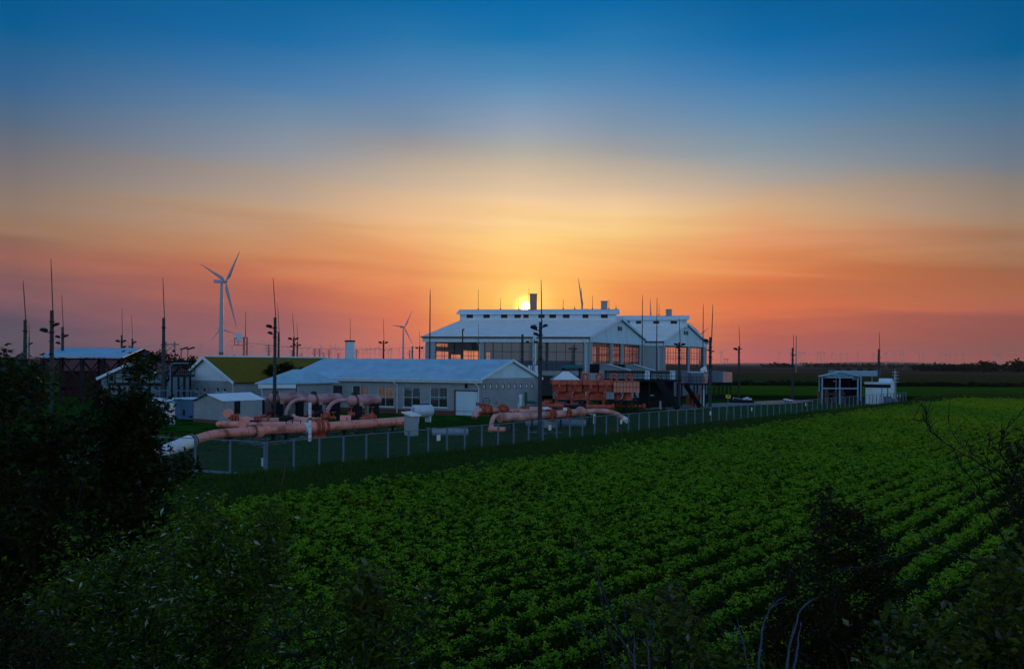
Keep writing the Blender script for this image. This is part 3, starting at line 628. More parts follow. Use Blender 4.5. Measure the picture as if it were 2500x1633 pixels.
# ---- the two compressor halls
def hall(name, label, A, B, C, ze, zr, bays_f, bays_g, back, mon, vents, opts):
    A, B, C = [Vector((p[0],p[1],0)) for p in (A,B,C)]; D = A + (C-B)
    base = (A+B+C+D)/4; T = thing(name, label, 'industrial hall', base)
    FF, FG, FBk, FL = Fac(A,B), Fac(B,C), Fac(C,D), Fac(D,A)
    zg0, zg1 = opts['glass']
    holes = []
    for x0, x1 in bays_f: holes.append((FF.px(x0), FF.px(x1), zg0, zg1))
    hg = []
    for x0, x1, y0, y1 in bays_g:
        r = FG.rect(x0, x1, y0, y1); hg.append(r)
    hb = []
    Fb_seen = Fac(D, C)
    for x0, x1, za, zb in back:
        t0, t1 = Fb_seen.px(x0), Fb_seen.px(x1); hb.append((max(.3,Fb_seen.L-t1), min(Fb_seen.L-.3,Fb_seen.L-t0), za, zb))
    hl = []; FLs = Fac(A, D)
    for x0, x1, za, zb in opts.get('left', []):
        t0, t1 = FLs.px(x0), FLs.px(x1); t0, t1 = max(.4, min(t0,t1)), min(FLs.L-.4, max(t0,t1)); hl.append((FL.L-t1, FL.L-t0, za, zb))
    m = MB(); th = .3
    wall(FF, 0, ze-.02, holes + [(h[0], h[1], 0.05, zg0-.9) for h in holes[-1:]] if opts.get('open') else holes, th, mb=m)
    wall(FG, 0, ze-.02, hg, th, t0=th, mb=m); wall(FBk, 0, ze-.02, hb, th, t0=th, t1=FBk.L-.0, mb=m); wall(FL, 0, ze-.02, hl, th, t0=th, t1=FL.L-th, mb=m)
    m.build('wall', M[opts['wallmat']], T)
    # concrete piers
    for fac, hs in ((FF, holes), (FG, hg)):
        if not hs: continue
        edges = [0.02] + [x for h in sorted(hs) for x in (h[0], h[1])] + [fac.L-.02]
        for i in range(0, len(edges), 2):
            a, b = edges[i], edges[i+1]
            if b-a < .2: continue
            q = MB(); w = min(b-a, 1.2); 
            if i == 0: fbox(q, fac, a, b-.02, 0, ze-.05, .003, .12)
            elif i == len(edges)-2: fbox(q, fac, a+.02, b, 0, ze-.05, .003, .12)
            else: fbox(q, fac, a+.02, b-.02, 0, ze-.05, .003, .12)
            q.build('pier', M['grey'], T)
    for i, h in enumerate(holes):
        nx = max(2, round((h[1]-h[0])/1.55)); window(FF, h, T, nx, 3, M['mull'], M['glass_clear' if i == 0 else 'glass_hall'], .09, -.15)
    for h in hg:
        nx = max(2, round((h[1]-h[0])/1.25)); window(FG, h, T, nx, 4, M['mull'], M[opts.get('glassm','glass_hall')], .08, -.15)
    for h in hb:
        nx = max(2, round((h[1]-h[0])/1.55)); window(FBk, h, T, nx, 3, M['mull'], M['glass_clear'], .08, -.15)
    for h in hl:
        nx = max(2, round((h[1]-h[0])/1.9)); window(FL, h, T, nx, 3, M['mull'], M['glass_clear'], .08, -.15)
    # roof
    mAD = (A+D)/2; mBC = (B+C)/2; ov = .5
    dl = (B-A).normalized(); dg = (C-B).normalized(); hw = (C-B).length/2; sl = (zr-ze)/hw
    def rp(p, z): return Vector((p.x, p.y, z))
    e0 = rp(A - dl*ov - dg*ov, ze - sl*ov + .1); e1 = rp(B + dl*ov - dg*ov, ze - sl*ov + .1); r0 = rp(mAD - dl*ov, zr+.1); r1 = rp(mBC + dl*ov, zr+.1)
    slope(e0, e1, r0, r1, .12, .45, .04).build('roof_slope', M[opts.get('roof','roof_hall')], T)
    f0 = rp(D - dl*ov + dg*ov, ze - sl*ov + .1); f1 = rp(C + dl*ov + dg*ov, ze - sl*ov + .1)
    slope(f1, f0, r1, r0, .12, .45, .04).build('roof_slope', M['roof'], T)
    g_ = MB(); prism_gable(FG, ze-.02, hw, zr-.05, g_, .05); gb = g_.build('gable', M['clad'], T)
    ga = MB(); prism_gable(FL, ze-.02, hw, zr-.05, ga, .05); ga.build('gable', M['clad'], T)
    # three oval vents in the gable
    for k in (-1,0,1):
        v = MB(); c = FG.pt(hw + k*opts['vs'], ze + (zr-ze)*.50, .06); pts = []
        for s_ in (0, 1):
            for i in range(14):
                a = 2*math.pi*i/14; p = c + FG.d*(.26*math.cos(a)) + Vector((0,0,.46*math.sin(a))) + FG.n*(.05*s_); pts.append(p)
        v.add(pts, [tuple(range(14,28)), tuple(range(13,-1,-1))] + [(i,(i+1)%14,14+(i+1)%14,14+i) for i in range(14)]); v.build('vent', M['dark'], T)
    # fascia, gutter and verge boards
    q = MB(); fbox(q, FF, -ov, FF.L+.05, ze-1.0, ze-.06, .13, .32); q.build('fascia', M['white'], T)
    q = MB(); q.bar(e0+Vector((0,0,-.16))-dg*.1, e1+Vector((0,0,-.16))-dg*.1, .22, .18); q.build('gutter', M['steel'], T)
    q = MB(); q.bar(e1+Vector((0,0,-.1)), r1+Vector((0,0,-.1)), .1, .42); q.bar(f1+Vector((0,0,-.1)), r1+Vector((0,0,-.1)), .1, .42); q.build('verge_board', M['white'], T)
    q = MB(); fbox(q, FG, .1, FG.L, ze-.9, ze-.02, .13, .2); q.build('gable_beam', M['clad'], T)
    q = MB(); fbox(q, FF, 0.1, FF.L-.1, zg0-.75, zg0-.03, .13, .25); q.build('sill_band', M['grey'], T)
    # downpipes
    for x in opts.get('pipes', []):
        t = FF.px(x); q = MB(); q.tube([FF.pt(t,ze-.3,.62), FF.pt(t,ze-1.0,.5), FF.pt(t+.3,ze-1.5,.2), FF.pt(t+.3,0,.2)], .09, 8); q.build('downpipe', M['white'], T)
    # ridge monitor
    w = 1.7; t0, t1, zt, zv = mon
    RF = Fac(mAD, mBC)
    m0 = Fac(RF.pt(t0,0,w), RF.pt(t1,0,w)); m1 = Fac(RF.pt(t1,0,-w), RF.pt(t0,0,-w))
    mh = []
    for x0, x1, y0, y1 in opts['mwin']:
        mh.append(m0.rect(x0, x1, y0, y1))
    q = wall(m0, zr-sl*w-.2, zt, mh, .1); wall(m1, zr-sl*w-.2, zt, [(m0.L-h[1], m0.L-h[0], h[2], h[3]) for h in mh], .1, mb=q)
    for e in (Fac(RF.pt(t1,0,w), RF.pt(t1,0,-w)), Fac(RF.pt(t0,0,-w), RF.pt(t0,0,w))):
        wall(e, zr-sl*w-.2, zt, [], .1, t0=.1, t1=e.L-.1, mb=q); prism_gable(e, zt, w, zv-.1, q, 0, .1)
    mo = q.build('ridge_monitor', M['white'], T)
    for h in mh:
        q = MB()
        fbox(q, m0, h[0]+.02, h[1]-.02, h[2]+.02, h[3]-.02, -.09, -.07)
        for j in range(5): z = h[2] + (h[3]-h[2])*(j+.5)/5; fbox(q, m0, h[0]+.02, h[1]-.02, z-.03, z+.03, -.069, -.03)
        q.build('louvre', M['rod'], mo)
    slope(RF.pt(t0-.5,zt-.1,w+.6), RF.pt(t1+.5,zt-.1,w+.6), RF.pt(t0-.5,zv,0), RF.pt(t1+.5,zv,0), .1, .45, .03).build('monitor_roof', M['roof_new'], mo)
    slope(RF.pt(t1+.5,zt-.1,-w-.6), RF.pt(t0-.5,zt-.1,-w-.6), RF.pt(t1+.5,zv,0), RF.pt(t0-.5,zv,0), .1, .45, .03).build('monitor_roof', M['roof_new'], mo)
    q = MB(); q.bar(RF.pt(t0-.5,zt-.24,w+.62), RF.pt(t1+.5,zt-.24,w+.62), .08, .30); q.build('monitor_fascia', M['white'], mo)
    for x, wv, hv in vents:
        c = RF.pt(RF.px(x), zv+hv/2-.15, 0); q = MB(); q.cyl(c-Vector((0,0,hv/2)), c+Vector((0,0,hv/2)), wv/2*.92, wv/2*.92, 16); q.cyl(c+Vector((0,0,hv/2)), c+Vector((0,0,hv/2+.12)), wv/2*1.06, wv/2*1.06, 16)
        q.build('roof_ventilator', M['stackmetal'] if hv > 2 else M['grey'], T)
    # dark machine shapes inside
    return T, FF, FG, RF, zv
A1, B1, C1 = G(1039,820.6,11), G(1437,821.5,11), G(1576,832,11)
mw1 = [(a, b, 767.5, 776.5) for a, b in ((1138,1154),(1179,1195),(1222,1238),(1255,1271),(1276,1290),(1313,1329),(1340,1357),(1373,1390),(1421,1436),(1466,1483))]
hall1, H1F, H1G, H1R, zv1 = hall('compressor_hall', 'large grey gabled hall with long glazed front and ridge monitor under the setting sun', A1, B1, C1, 11, 14.7,
    [(1063,1171),(1182,1425)], [(1445,1489,838,896),(1495,1515,840,897),(1521,1561,842,898)],
    [(1430,1590,5.2,9.8)], (-1.2, 27.6, 15.75, 16.4), [(1474,1.3,1.5),(1301,1.45,2.9)],
    dict(glass=(5.2,10.0), wallmat='grey', vs=.75, pipes=[1167,1426], mwin=mw1, open=True, left=[(1060,1094,5.6,8.6),(1098,1124,5.6,8.0),(1128,1180,5.6,8.8),(1060,1092,9.2,9.9),(1184,1196,5.6,8.6)]))
B2, C2 = G(1618,832,11), G(1724.5,838,11); A2 = B2 - (B1-A1).normalized()*13; A2.z = 11
mw2 = [(a, b, 783.5, 790.5) for a, b in ((1523,1537),(1552,1565),(1594,1609),(1636,1652))]
hall2, H2F, H2G, H2R, zv2 = hall('compressor_hall', 'smaller grey gabled hall behind the large one, orange sky seen through its gable windows', A2, B2, C2, 11, 14.75,
    [(1462,1565)], [(1624,1678,847,904),(1683,1714,849,904)], [(1480,1594,4.0,10.2),(1596,1740,4.0,10.2)], (-3.0, 13.2, 15.85, 16.45), [(1632,1.35,1.3)],
    dict(glass=(5.2,10.0), wallmat='bluegrey', vs=.8, pipes=[1604], mwin=mw2, glassm='glass_clear', left=[(1440,1640,4.0,10.0)]))  # hidden front, left and rear windows added to pass sky glow through
# ---- lightning rods on the halls
rods = [(1167.6,706,755),(1222,727,755),(1266.7,732,755),(1291,703,755),(1375,730,753),(1403,746,753),(1446.5,722,753),(1486.6,730,753),(1504,745,755)]
for (x, y0, y1) in rods:
    b_ = H1R.pt(H1R.px(x, 750)[0], zv1-.05); top = P(x, y0, b_.y); q = MB(); q.cyl(b_, (b_.x, b_.y, top.z), .055, .03, 6); q.cyl(b_-Vector((0,0,.0)), b_+Vector((0,0,.25)), .12, .12, 8)
    q.build('lightning_rod', M['rod'], hall1)
for (x, y0) in ((1609,743),(1633.6,752)):
    b_ = H2R.pt(H2R.px(x, 770)[0], zv2-.05); top = P(x, y0, b_.y); q = MB(); q.cyl(b_, (b_.x, b_.y, top.z), .06, .03, 6); q.cyl(b_, b_+Vector((0,0,.25)), .12, .12, 8)
    q.build('lightning_rod', M['rod'], hall2)
# ------------------------------------------------------------------ long low workshop
A, B, C = G(714,917,4.6), G(1174,924,4.6), G(1314,921.7,4.6)
A, B, C = [Vector((p.x,p.y,0)) for p in (A,B,C)]; D = A+(C-B); ze = 4.6
mBC = (B+C)/2; mAD = (A+D)/2; zr = H + ray(1246,880)[2]*mBC.y
T = thing('workshop_building', 'long low workshop with pale blue metal roof and lattice windows in front of the halls', 'building', (A+B+C+D)/4)
FF, FG, FBk, FL = Fac(A,B), Fac(B,C), Fac(C,D), Fac(D,A)
wins = [FF.rect(736,776,940,975), FF.rect(797,836,941,976), FF.rect(860,899,942,986), FF.rect(921,962,943.5,992), FF.rect(985,1027,945,994), FF.rect(1050,1093,945.5,994)]
door = FF.rect(1111,1168,953.5,1014); door = (door[0], door[1], 0.05, door[3])
gw = [FG.rect(x-3, x+3, 937, 950-(x-1183)*.02) for x in (1183,1199,1214,1229,1243.5,1258,1272,1287,1300)]
bd = Fac(D, C); bh = []
for x0, x1 in ((860,905),(921,968),(985,1035),(1050,1100)):
    a, b = bd.px(x0), bd.px(x1); bh.append((FBk.L-b, FBk.L-a, 1.3, 3.9))
m = wall(FF, 0.6, ze, wins+[door]); wall(FG, 0.6, ze, gw, t0=.25, mb=m); wall(FBk, 0, ze, bh, t0=.25, mb=m); wall(FL, .6, ze, [], t0=.25, t1=FL.L-.25, mb=m)
m.build('wall', M['block'], T)
m = MB(); fbox(m, FF, 0, door[0]-.05, 0, .6, -.25, .04); fbox(m, FF, door[1]+.05, FF.L, 0, .6, -.25, .04); fbox(m, FG, .25, FG.L, 0, .6, -.25, .04); m.build('plinth', M['brickbase'], T)
for i, h in enumerate(wins):
    if i < 2:
        window(FF, h, T, 12, 10, M['mull'], M['darkglass'], .035, -.1, name='lattice_window')
    else:
        w = window(FF, h, T, 2, 2, M['clad'], M['glass'], .05, -.1)
        q = MB(); fbox(q, FF, h[0]-.1, h[1]+.1, h[2]-.1, h[2]-.01, -.1, .12); q.build('sill', M['white'], w)
for h in bh: window(FBk, h, T, 14, 11, M['steel'], M['glassblock'], .05, -.1, name='lattice_window')
for h in gw:
    w = window(FG, h, T, 1, 1, M['steel'], M['whiter'], .07, -.06, name='small_window')  # panes painted white in place of sky light seen through them
d_ = MB(); fbox(d_, FF, door[0]+.08, door[1]-.08, .06, door[3]-.08, -.16, -.1)
dd = d_.build('sliding_door', M['clad'], T)
q = MB()
for i in range(1, 12): 
    t = door[0] + (door[1]-door[0])*i/12; fbox(q, FF, t-.02, t+.02, .1, door[3]-.1, -.098, -.075)
for z in (1.15, 2.1): fbox(q, FF, door[0]+.1, door[1]-.1, z-.03, z+.03, -.072, -.06)
q.build('door_rib', M['white'], dd)
q = MB(); fbox(q, FF, door[0]-.07, door[0]-.002, .0, door[3]+.07, .003, .07); fbox(q, FF, door[1]+.002, door[1]+.07, .0, door[3]+.07, .003, .07); fbox(q, FF, door[0], door[1], door[3], door[3]+.07, .003, .07); q.build('door_frame', M['mull'], dd)
dl = (B-A).normalized(); dg = (C-B).normalized(); hw = (C-B).length/2; sl = (zr-ze)/hw; ov = .55
rp = lambda p, z: Vector((p.x, p.y, z))
e0, e1, r0, r1 = rp(A-dl*ov-dg*ov, ze-sl*ov+.12), rp(B+dl*.35-dg*ov, ze-sl*ov+.12), rp(mAD-dl*ov, zr+.12), rp(mBC+dl*.35, zr+.12)
slope(e0, e1, r0, r1, .08, .22, .035).build('roof_slope', M['roof'], T)
f0, f1 = rp(D-dl*ov+dg*ov, ze-sl*ov+.12), rp(C+dl*.35+dg*ov, ze-sl*ov+.12)
slope(f1, f0, r1, r0, .08, .22, .035).build('roof_slope', M['roof'], T)
q = MB(); prism_gable(FG, ze, hw, zr, q, .04); q.build('gable', M['clad'], T); q = MB(); prism_gable(FL, ze, hw, zr, q, .04); q.build('gable', M['clad'], T)
q = MB(); fbox(q, FF, -ov, FF.L+.3, ze-.55, ze-.06, .28, .5); q.build('fascia', M['white'], T)
q = MB(); q.bar(e0+Vector((0,0,-.12))-dg*.06, e1+Vector((0,0,-.12))-dg*.06, .16, .14); q.build('gutter', M['white'], T)
q = MB(); q.bar(e1+Vector((0,0,-.1)), r1+Vector((0,0,-.1)), .08, .32); q.bar(f1+Vector((0,0,-.1)), r1+Vector((0,0,-.1)), .08, .32); q.build('verge_board', M['white'], T)
for x in (716, 971, 1170):
    t = min(FF.px(x), FF.L-.08); q = MB(); q.tube([FF.pt(t-.35,ze-.25,.6), FF.pt(t-.3,ze-.6,.5), FF.pt(t,ze-1.0,.12), FF.pt(t,0.1,.12)], .06, 8); q.build('downpipe', M['white'], T)
q = MB(); t, z = FF.px(1139, 942); fbox(q, FF, t-.12, t+.12, z-.25, z+.25, .003, .3); q.build('wall_lamp', M['steel'], T)
# back-to-front: annex at its left end
A2_, B2_ = G(640,936,3.9), G(722,936,3.9); A2_.z = B2_.z = 0
dgn = Vector((.45,.89,0)); D2, C2_ = A2_+dgn*7, B2_+dgn*7
T = thing('annex_building', 'small annex with pale hipped metal roof at the left end of the workshop', 'building', (A2_+C2_)/2)
Fa = Fac(A2_, B2_)
m = wall(Fa, 0, 3.9, [(1.2,2.0,1.6,3.0)]); wall(Fac(B2_,C2_), 0, 3.9, [], t0=.25, mb=m); wall(Fac(C2_,D2), 0, 3.9, [], t0=.25, mb=m); wall(Fac(D2,A2_), 0, 3.9, [], t0=.25, t1=6.75, mb=m); m.build('wall', M['block'], T)
window(Fa, (1.2,2.0,1.6,3.0), T, 1, 2, M['white'], M['darkglass'], .06)
ap0 = P(716,901.5,(A2_.y+D2.y)/2+.6); ap1 = P(752,902,(B2_.y+C2_.y)/2+.5); o = .5; dn = (B2_-A2_).normalized()
c0, c1, c2, c3 = rp(A2_-dn*o-dgn*o,3.95), rp(B2_+dn*o-dgn*o,3.95), rp(C2_+dn*o+dgn*o,3.95), rp(D2-dn*o+dgn*o,3.95)
m = MB(); v = [c0,c1,c2,c3,ap0,ap1]; v += [p-Vector((0,0,.12)) for p in v]
m.add(v, [(0,1,5,4),(1,2,5),(2,3,4,5),(3,0,4),(7,6,10,11),(8,7,11),(9,8,11,10),(6,9,10),(0,6,7,1),(1,7,8,2),(2,8,9,3),(3,9,6,0)]); m.build('roof', M['roof'], T)
q = MB(); fbox(q, Fa, -.45, Fa.L+.0, 3.35, 3.78, .3, .45); q.build('fascia', M['white'], T)
for t in (-.3, ): q = MB(); q.tube([Fa.pt(t,3.6,.5),Fa.pt(t+.3,3.0,.15),Fa.pt(t+.3,.1,.15)], .06, 8); q.build('downpipe', M['white'], T)

# ------------------------------------------------------------------ vent tower behind the workshop
Y = 150; c0 = GY(854, Y); zt = P(854,831,Y).z; w = 20*Y/F
T = thing('vent_tower', 'square pale concrete vent tower rising behind the workshop roof', 'vent tower', c0)
q = MB(); q.box((c0.x,c0.y,(zt-.25)/2), (w,w,zt-.25), rz=.35); q.build('shaft', M['clad'], T)
q = MB(); q.box((c0.x,c0.y,zt-.12), (w*1.12,w*1.12,.24), rz=.35); q.build('cap', M['steel'], T)
q = MB(); q.cyl((c0.x+.1,c0.y,zt), (c0.x,c0.y,P(846,777,Y).z), .05, .03, 6); q.build('lightning_rod', M['rod'], T)

# ------------------------------------------------------------------ house with yellow roof
Yh = 118.0
A, B = G(447,931,4.0), None
zc = P(576,929.5,Yh).z
A = P(446,929,121); B = P(572,931,114); A.z = B.z = 0; dg = Vector((.55,.835,0)); ln = 24
ze = P(572,931,B.y).z; mAB = (A+B)/2; zr = P(502,873,mAB.y).z
Fg = Fac(A, B); apx = Fg.px(502)
T = thing('gabled_house', 'white gabled house with yellow roof behind the small brick shed', 'house', mAB+dg*8)
zs = P(510,929.5,117.5).z
hs = [Fg.rect(x-3.6, x+3.6, 947, 956.5) for x in (481,498,531,548)]
D, C = A+dg*ln, B+dg*ln
m = wall(Fg, 0, ze, hs, .25); wall(Fac(B,C), 0, ze, [], t0=.25, mb=m); wall(Fac(C,D), 0, ze, [], t0=.25, mb=m); wall(Fac(D,A), 0, ze, [], t0=.25, t1=ln-.25, mb=m); m.build('wall', M['block'], T)
for h in hs:
    w_ = window(Fg, h, T, 1, 1, M['white'], M['darkglass'], .05, name='small_window'); q = MB(); fbox(q, Fg, h[0]-.08, h[1]+.08, h[2]-.1, h[2]-.01, -.1, .1); q.build('sill', M['white'], w_)
q = MB(); a, b, c = Fg.pt(0,ze,.03), Fg.pt(Fg.L,ze,.03), Fg.pt(apx,zr-.1,.03); q.add([a,b,c]+[p-Fg.n*.25 for p in (a,b,c)], [(0,1,2),(5,4,3),(0,3,4,1),(1,4,5,2),(2,5,3,0)]); q.build('gable', M['white'], T)
rA, rC = Fg.pt(apx,zr+.12,.5), Fg.pt(apx,zr+.12,0)+dg*ln*1.0
sr = (zr-ze)/(Fg.L-apx); eB = Fg.pt(Fg.L+.5, ze+.12-sr*.5, .5); eA = Fg.pt(-.5, ze+.12-(zr-ze)/apx*.5, .5)
slope(eB, eB+dg*(ln+.5), rA, rA+dg*(ln+.5), .1, .4, .02).build('roof_slope', M['yellow_roof'], T)
slope(eA+dg*(ln+.5), eA, rA+dg*(ln+.5), rA, .1, .4, .02).build('roof_slope', M['yellow_roof'], T)
q = MB(); q.bar(eA+Vector((0,0,-.12)), rA+Vector((0,0,-.12)), .1, .38); q.bar(eB+Vector((0,0,-.12)), rA+Vector((0,0,-.12)), .1, .38); q.build('verge_board', M['white'], T)
q = MB(); t = Fg.L-.1; q.tube([Fg.pt(t+.3,ze-.2,.5), Fg.pt(t,ze-.9,.1), Fg.pt(t,.1,.1)], .06, 8); q.build('downpipe', M['white'], T)
# its long wing with the yellow slope facing the camera
Yw = 128.0
W0, W1 = P(548,930,Yw), P(640,930,Yw); zew = P(600,928.5,Yw).z; Yr = 140.0
R0, R1 = P(506,872,Yr), P(800,876.5,Yr+3); E0 = P(568,929,Yw); E1 = P(630,929,Yw)
T = thing('long_wing', 'long wing with wide yellow roof slope and white ridge cap, left of the workshop', 'building', ((W0.x+R1.x)/2, Yr, 0))
E1b = Vector((R1.x, Yw+3, E1.z))
q = MB(); th = Vector((0,0,.12)); v = [E0, E1b, R1, R0]; q.add(v+[p-th for p in v], [(0,1,2,3),(7,6,5,4),(0,4,5,1),(1,5,6,2),(2,6,7,3),(3,7,4,0)]); q.build('roof_slope', M['yellow_roof'], T)
bk0, bk1 = Vector((R0.x+2, Yr+11, E0.z)), Vector((R1.x+2, Yr+14, E0.z))
q = MB(); v = [bk1, bk0, R0, R1]; q.add(v+[p-th for p in v], [(0,1,2,3),(7,6,5,4),(0,4,5,1),(1,5,6,2),(2,6,7,3),(3,7,4,0)]); q.build('roof_slope', M['yellow_roof'], T)
q = MB(); q.bar(R0+Vector((0,-.1,.12)), R1+Vector((0,-.1,.12)), .8, .48); q.build('ridge_cap', M['white'], T)
q = MB()
for k in range(1, 12):
    f = k/12; a = E0.lerp(R0, f); b = E1b.lerp(R1, f); q.bar(a+Vector((0,-.02,.03)), b+Vector((0,-.02,.03)), .05, .04)
q.build('roof_batten', M['yellow_roof'], T)
q = MB(); a = E0.lerp(R0,.55).lerp(E1b.lerp(R1,.55), .30); b = E0.lerp(R0,.55).lerp(E1b.lerp(R1,.55), .62); q.bar(a+Vector((0,-.05,.1)), b+Vector((0,-.05,.1)), .14, .18); q.build('snow_guard', M['brickbase'], T)
Fw = Fac((E0.x-.2, Yw+.8), (E1b.x, Yw+3.8)); zw = E0.z-.1
m = wall(Fw, 0, zw, [(7.0,8.0,0,2.4)], .25); wall(Fac(Fw.p1, Vector((bk1.x, bk1.y-.6, 0))), 0, zw, [], t0=.25, mb=m); m.build('wall', M['grey'], T)
q = MB(); fbox(q, Fw, 7.0, 8.0, 0.02, 2.4, -.2, -.12); q.build('door', M['steel'], T)
q = MB(); fbox(q, Fw, 4.6, 5.3, 0, zw, .003, .3); q.build('pilaster', M['clad'], T)

# ------------------------------------------------------------------ small brick shed with corrugated lean-to roof
zr = 3.0
pb = G(475,1027); pbR = G(548,1027)
A = Vector((P(473,1000,92).x, 92, 0)); B = Vector((P(551,1000,88.5).x, 88.5, 0)); dg = Vector((.62,.785,0)); 
ze = P(551,978,B.y).z; Fg = Fac(A,B); apx = Fg.px(506); zr = P(506,961,Fg.pt(apx,0).y).z
zel = P(473,975,A.y).z
C = B + dg*4.4; D = A+dg*4.4
T = thing('brick_shed', 'small beige brick shed with white corrugated roof reaching over an open porch', 'shed', (A+C)/2)
q = MB(); Fs = Fac(B, C); hs = [(1.0, 1.75, 1.0, 2.35)]
wall(Fs, .35, ze-.05, hs, .2, mb=q); wall(Fac(C,D), 0, ze-.3, [], .2, t0=.2, mb=q); wall(Fac(D,A), .35, zel-.05, [], .2, t0=.2, mb=q)
pts = [Fg.pt(0,.35), Fg.pt(Fg.L,.35), Fg.pt(Fg.L,ze-.06), Fg.pt(apx,zr-.08), Fg.pt(0,zel-.06)]; n_ = len(pts)
q.add(pts+[p-Fg.n*.2 for p in pts], [tuple(range(n_)), tuple(range(2*n_-1,n_-1,-1))]+[(i,n_+i,n_+(i+1)%n_,(i+1)%n_) for i in range(n_)])
q.build('wall', M['block'], T)
q = MB(); fbox(q, Fg, 0, Fg.L, 0, .35, -.2, .04); fbox(q, Fs, 0.2, Fs.L, 0, .35, -.2, .04); q.build('plinth', M['brickbase'], T)
window(Fs, hs[0], T, 1, 2, M['steel'], M['darkglass'], .06, -.08)
e0 = P(545,979.5,B.y-.4); e1 = P(650,975.5,B.y+6.9); r0 = P(505,962,Fg.pt(apx,0).y-.3); r1 = P(611,957.5,Fg.pt(apx,0).y+7.2)
slope(e0, e1, r0, r1, .03, .14, .04).build('roof_sheet', M['roof_new'], T)
l0 = P(468,978,A.y-.3); l1 = P(560,972,A.y+6.6); slope(l1, l0, r1, r0, .03, .14, .04).build('roof_sheet', M['steel'], T)
for x, y in ((577,1010),(611,1013),(640,1010)):
    p = Vector((P(x,1000,B.y+ (x-545)*.066).x, B.y+(x-545)*.066+.5, 0)); q = MB(); q.box((p.x,p.y,(e0.z-.05)/2), (.22,.22,e0.z-.05)); q.build('post', M['steel'], T)
# blue container, pale panel and grey store left of the shed
A = P(423,1000,95); B = P(475,1000,93.6); A.z=B.z=0; Fb = Fac(A,B); zt = P(450,974.5,94).z; zb = P(450,1024,94).z
T = thing('metal_container', 'blue painted metal container between the trees and the brick shed', 'container', (A+B)/2)
q = MB(); fbox(q, Fb, 0, Fb.L, .1, zt, -2.6, 0); q.build('body', M['bluebox'], T)
q = MB()
for i in range(1,9): fbox(q, Fb, Fb.L*i/9-.02, Fb.L*i/9+.02, .2, zt-.1, .002, .03)
q.build('rib', M['bluebox'], T)
q = MB(); t, z = Fb.px(450,1007); fbox(q, Fb, t-.1, t+.1, z-.3, z+.3, .03, .1); q.build('handle', M['ink'], T)
q = MB(); t, z = Fb.px(466,1017); fbox(q, Fb, t-.2, t+.2, z-.1, z+.1, .03, .06); q.build('plate', M['ink'], T)
q = MB(); fbox(q, Fb, -.05, Fb.L, zt, zt+.1, -2.65, .08); q.build('lid', M['clad'], T)
A = P(327,1000,97); B = P(414,1000,95.2); A.z=B.z=0; Fb = Fac(A,B); zt = P(370,979,96).z
T = thing('grey_store', 'flat grey store with white edged roof half hidden by the dark tree', 'shed', (A+B)/2)
q = MB(); fbox(q, Fb, 0, Fb.L, 0, zt, -4, 0); q.build('wall', M['grey'], T)
q = MB()
for i in range(1,7): fbox(q, Fb, Fb.L*i/7-.03, Fb.L*i/7+.03, .1, zt-.05, .002, .05)
q.build('rib', M['steel'], T)
q = MB(); fbox(q, Fb, -.2, Fb.L+.2, zt+.02, zt+.14, -4.2, .2); fbox(q, Fb, -.1, Fb.L+.1, zt+.14, zt+.22, -3.2, -.9); q.build('roof', M['white'], T)
q = MB(); p = P(421,1010,88); zt = P(421,985,88).z; q.box((p.x,p.y,zt/2), (.35,.5,zt)); 
p0 = P(405,1000,88); q.box(((p0.x+p.x)/2, p.y+.1, zt*.72), (p.x-p0.x, .06, zt*.5)); q.bar((p0.x-.2,p.y,zt*.86),(p.x+.15,p.y,zt+.15),.5,.06)
single(q, 'white_hatch', M['whiter'], 'bright white open panel at the right edge of the dark tree', 'hatch')

# ------------------------------------------------------------------ big steel canopy at left
Yc = 130.0
e0, e1, r0, r1 = P(93,870.5,122), P(300,874,122), P(149,849,131), P(350,850,131)
zE = e0.z; e1.z = zE; r1.z = r0.z
T = thing('steel_canopy', 'open dark steel canopy with wide pale blue corrugated roof behind the big tree', 'canopy', ((e0.x+e1.x)/2, 128, 0))
slope(e0, e1, r0, r1, .1, .35, .05).build('roof_sheet', M['roof'], T)
b0, b1 = r0+(r0-e0)*Vector((1,1,1)), r1+(r1-e1); b0.z = b1.z = e0.z
b0 = Vector((2*r0.x-e0.x, 2*r0.y-e0.y, e0.z)); b1 = Vector((2*r1.x-e1.x, 2*r1.y-e1.y, e0.z))
slope(b1, b0, r1, r0, .1, .35, .05).build('roof_sheet', M['ink'], T)  # far slope coloured black, painting in shade where sunset light would show
q = MB(); q.add([e1+Vector((-.1,0,-.15)), r1+Vector((-.1,0,-.15)), b1+Vector((-.1,0,-.15)), e1+Vector((-.1,0,-.45)), b1+Vector((-.1,0,-.45))], [(0,3,4,2,1),(1,2,4,3,0)]); q.build('gable_truss', M['ink'], T)
cols = []
for f in (.03,.25,.5,.75,.97):
    for s_, (a, b) in enumerate(((e0,e1),(b0,b1))):
        p = a.lerp(b, f); p = p.lerp(r0.lerp(r1,f), .08); cols.append((s_, p)); q = MB(); q.box((p.x,p.y,(zE-.2)/2), (.42,.42,zE-.2)); q.build('column', M['steel'], T)
q = MB()
for s_ in (0,1):
    cs = [p for k, p in cols if k == s_]
    for a, b in zip(cs, cs[1:]):
        for (z0, z1) in ((zE-.3, zE-.3), (2.9,2.9), (zE-.4, 3.0)):
            q.bar((a.x,a.y,z0),(b.x,b.y,z1),.16,.2)
        q.bar((b.x,b.y,zE-.4),(a.x,a.y,3.0),.14,.16)
for i in range(0, len(cols), 2): q.bar((cols[i][1].x,cols[i][1].y,zE-.3),(cols[i+1][1].x,cols[i+1][1].y,zE-.3),.16,.25)
q.build('brace', M['steel'], T)
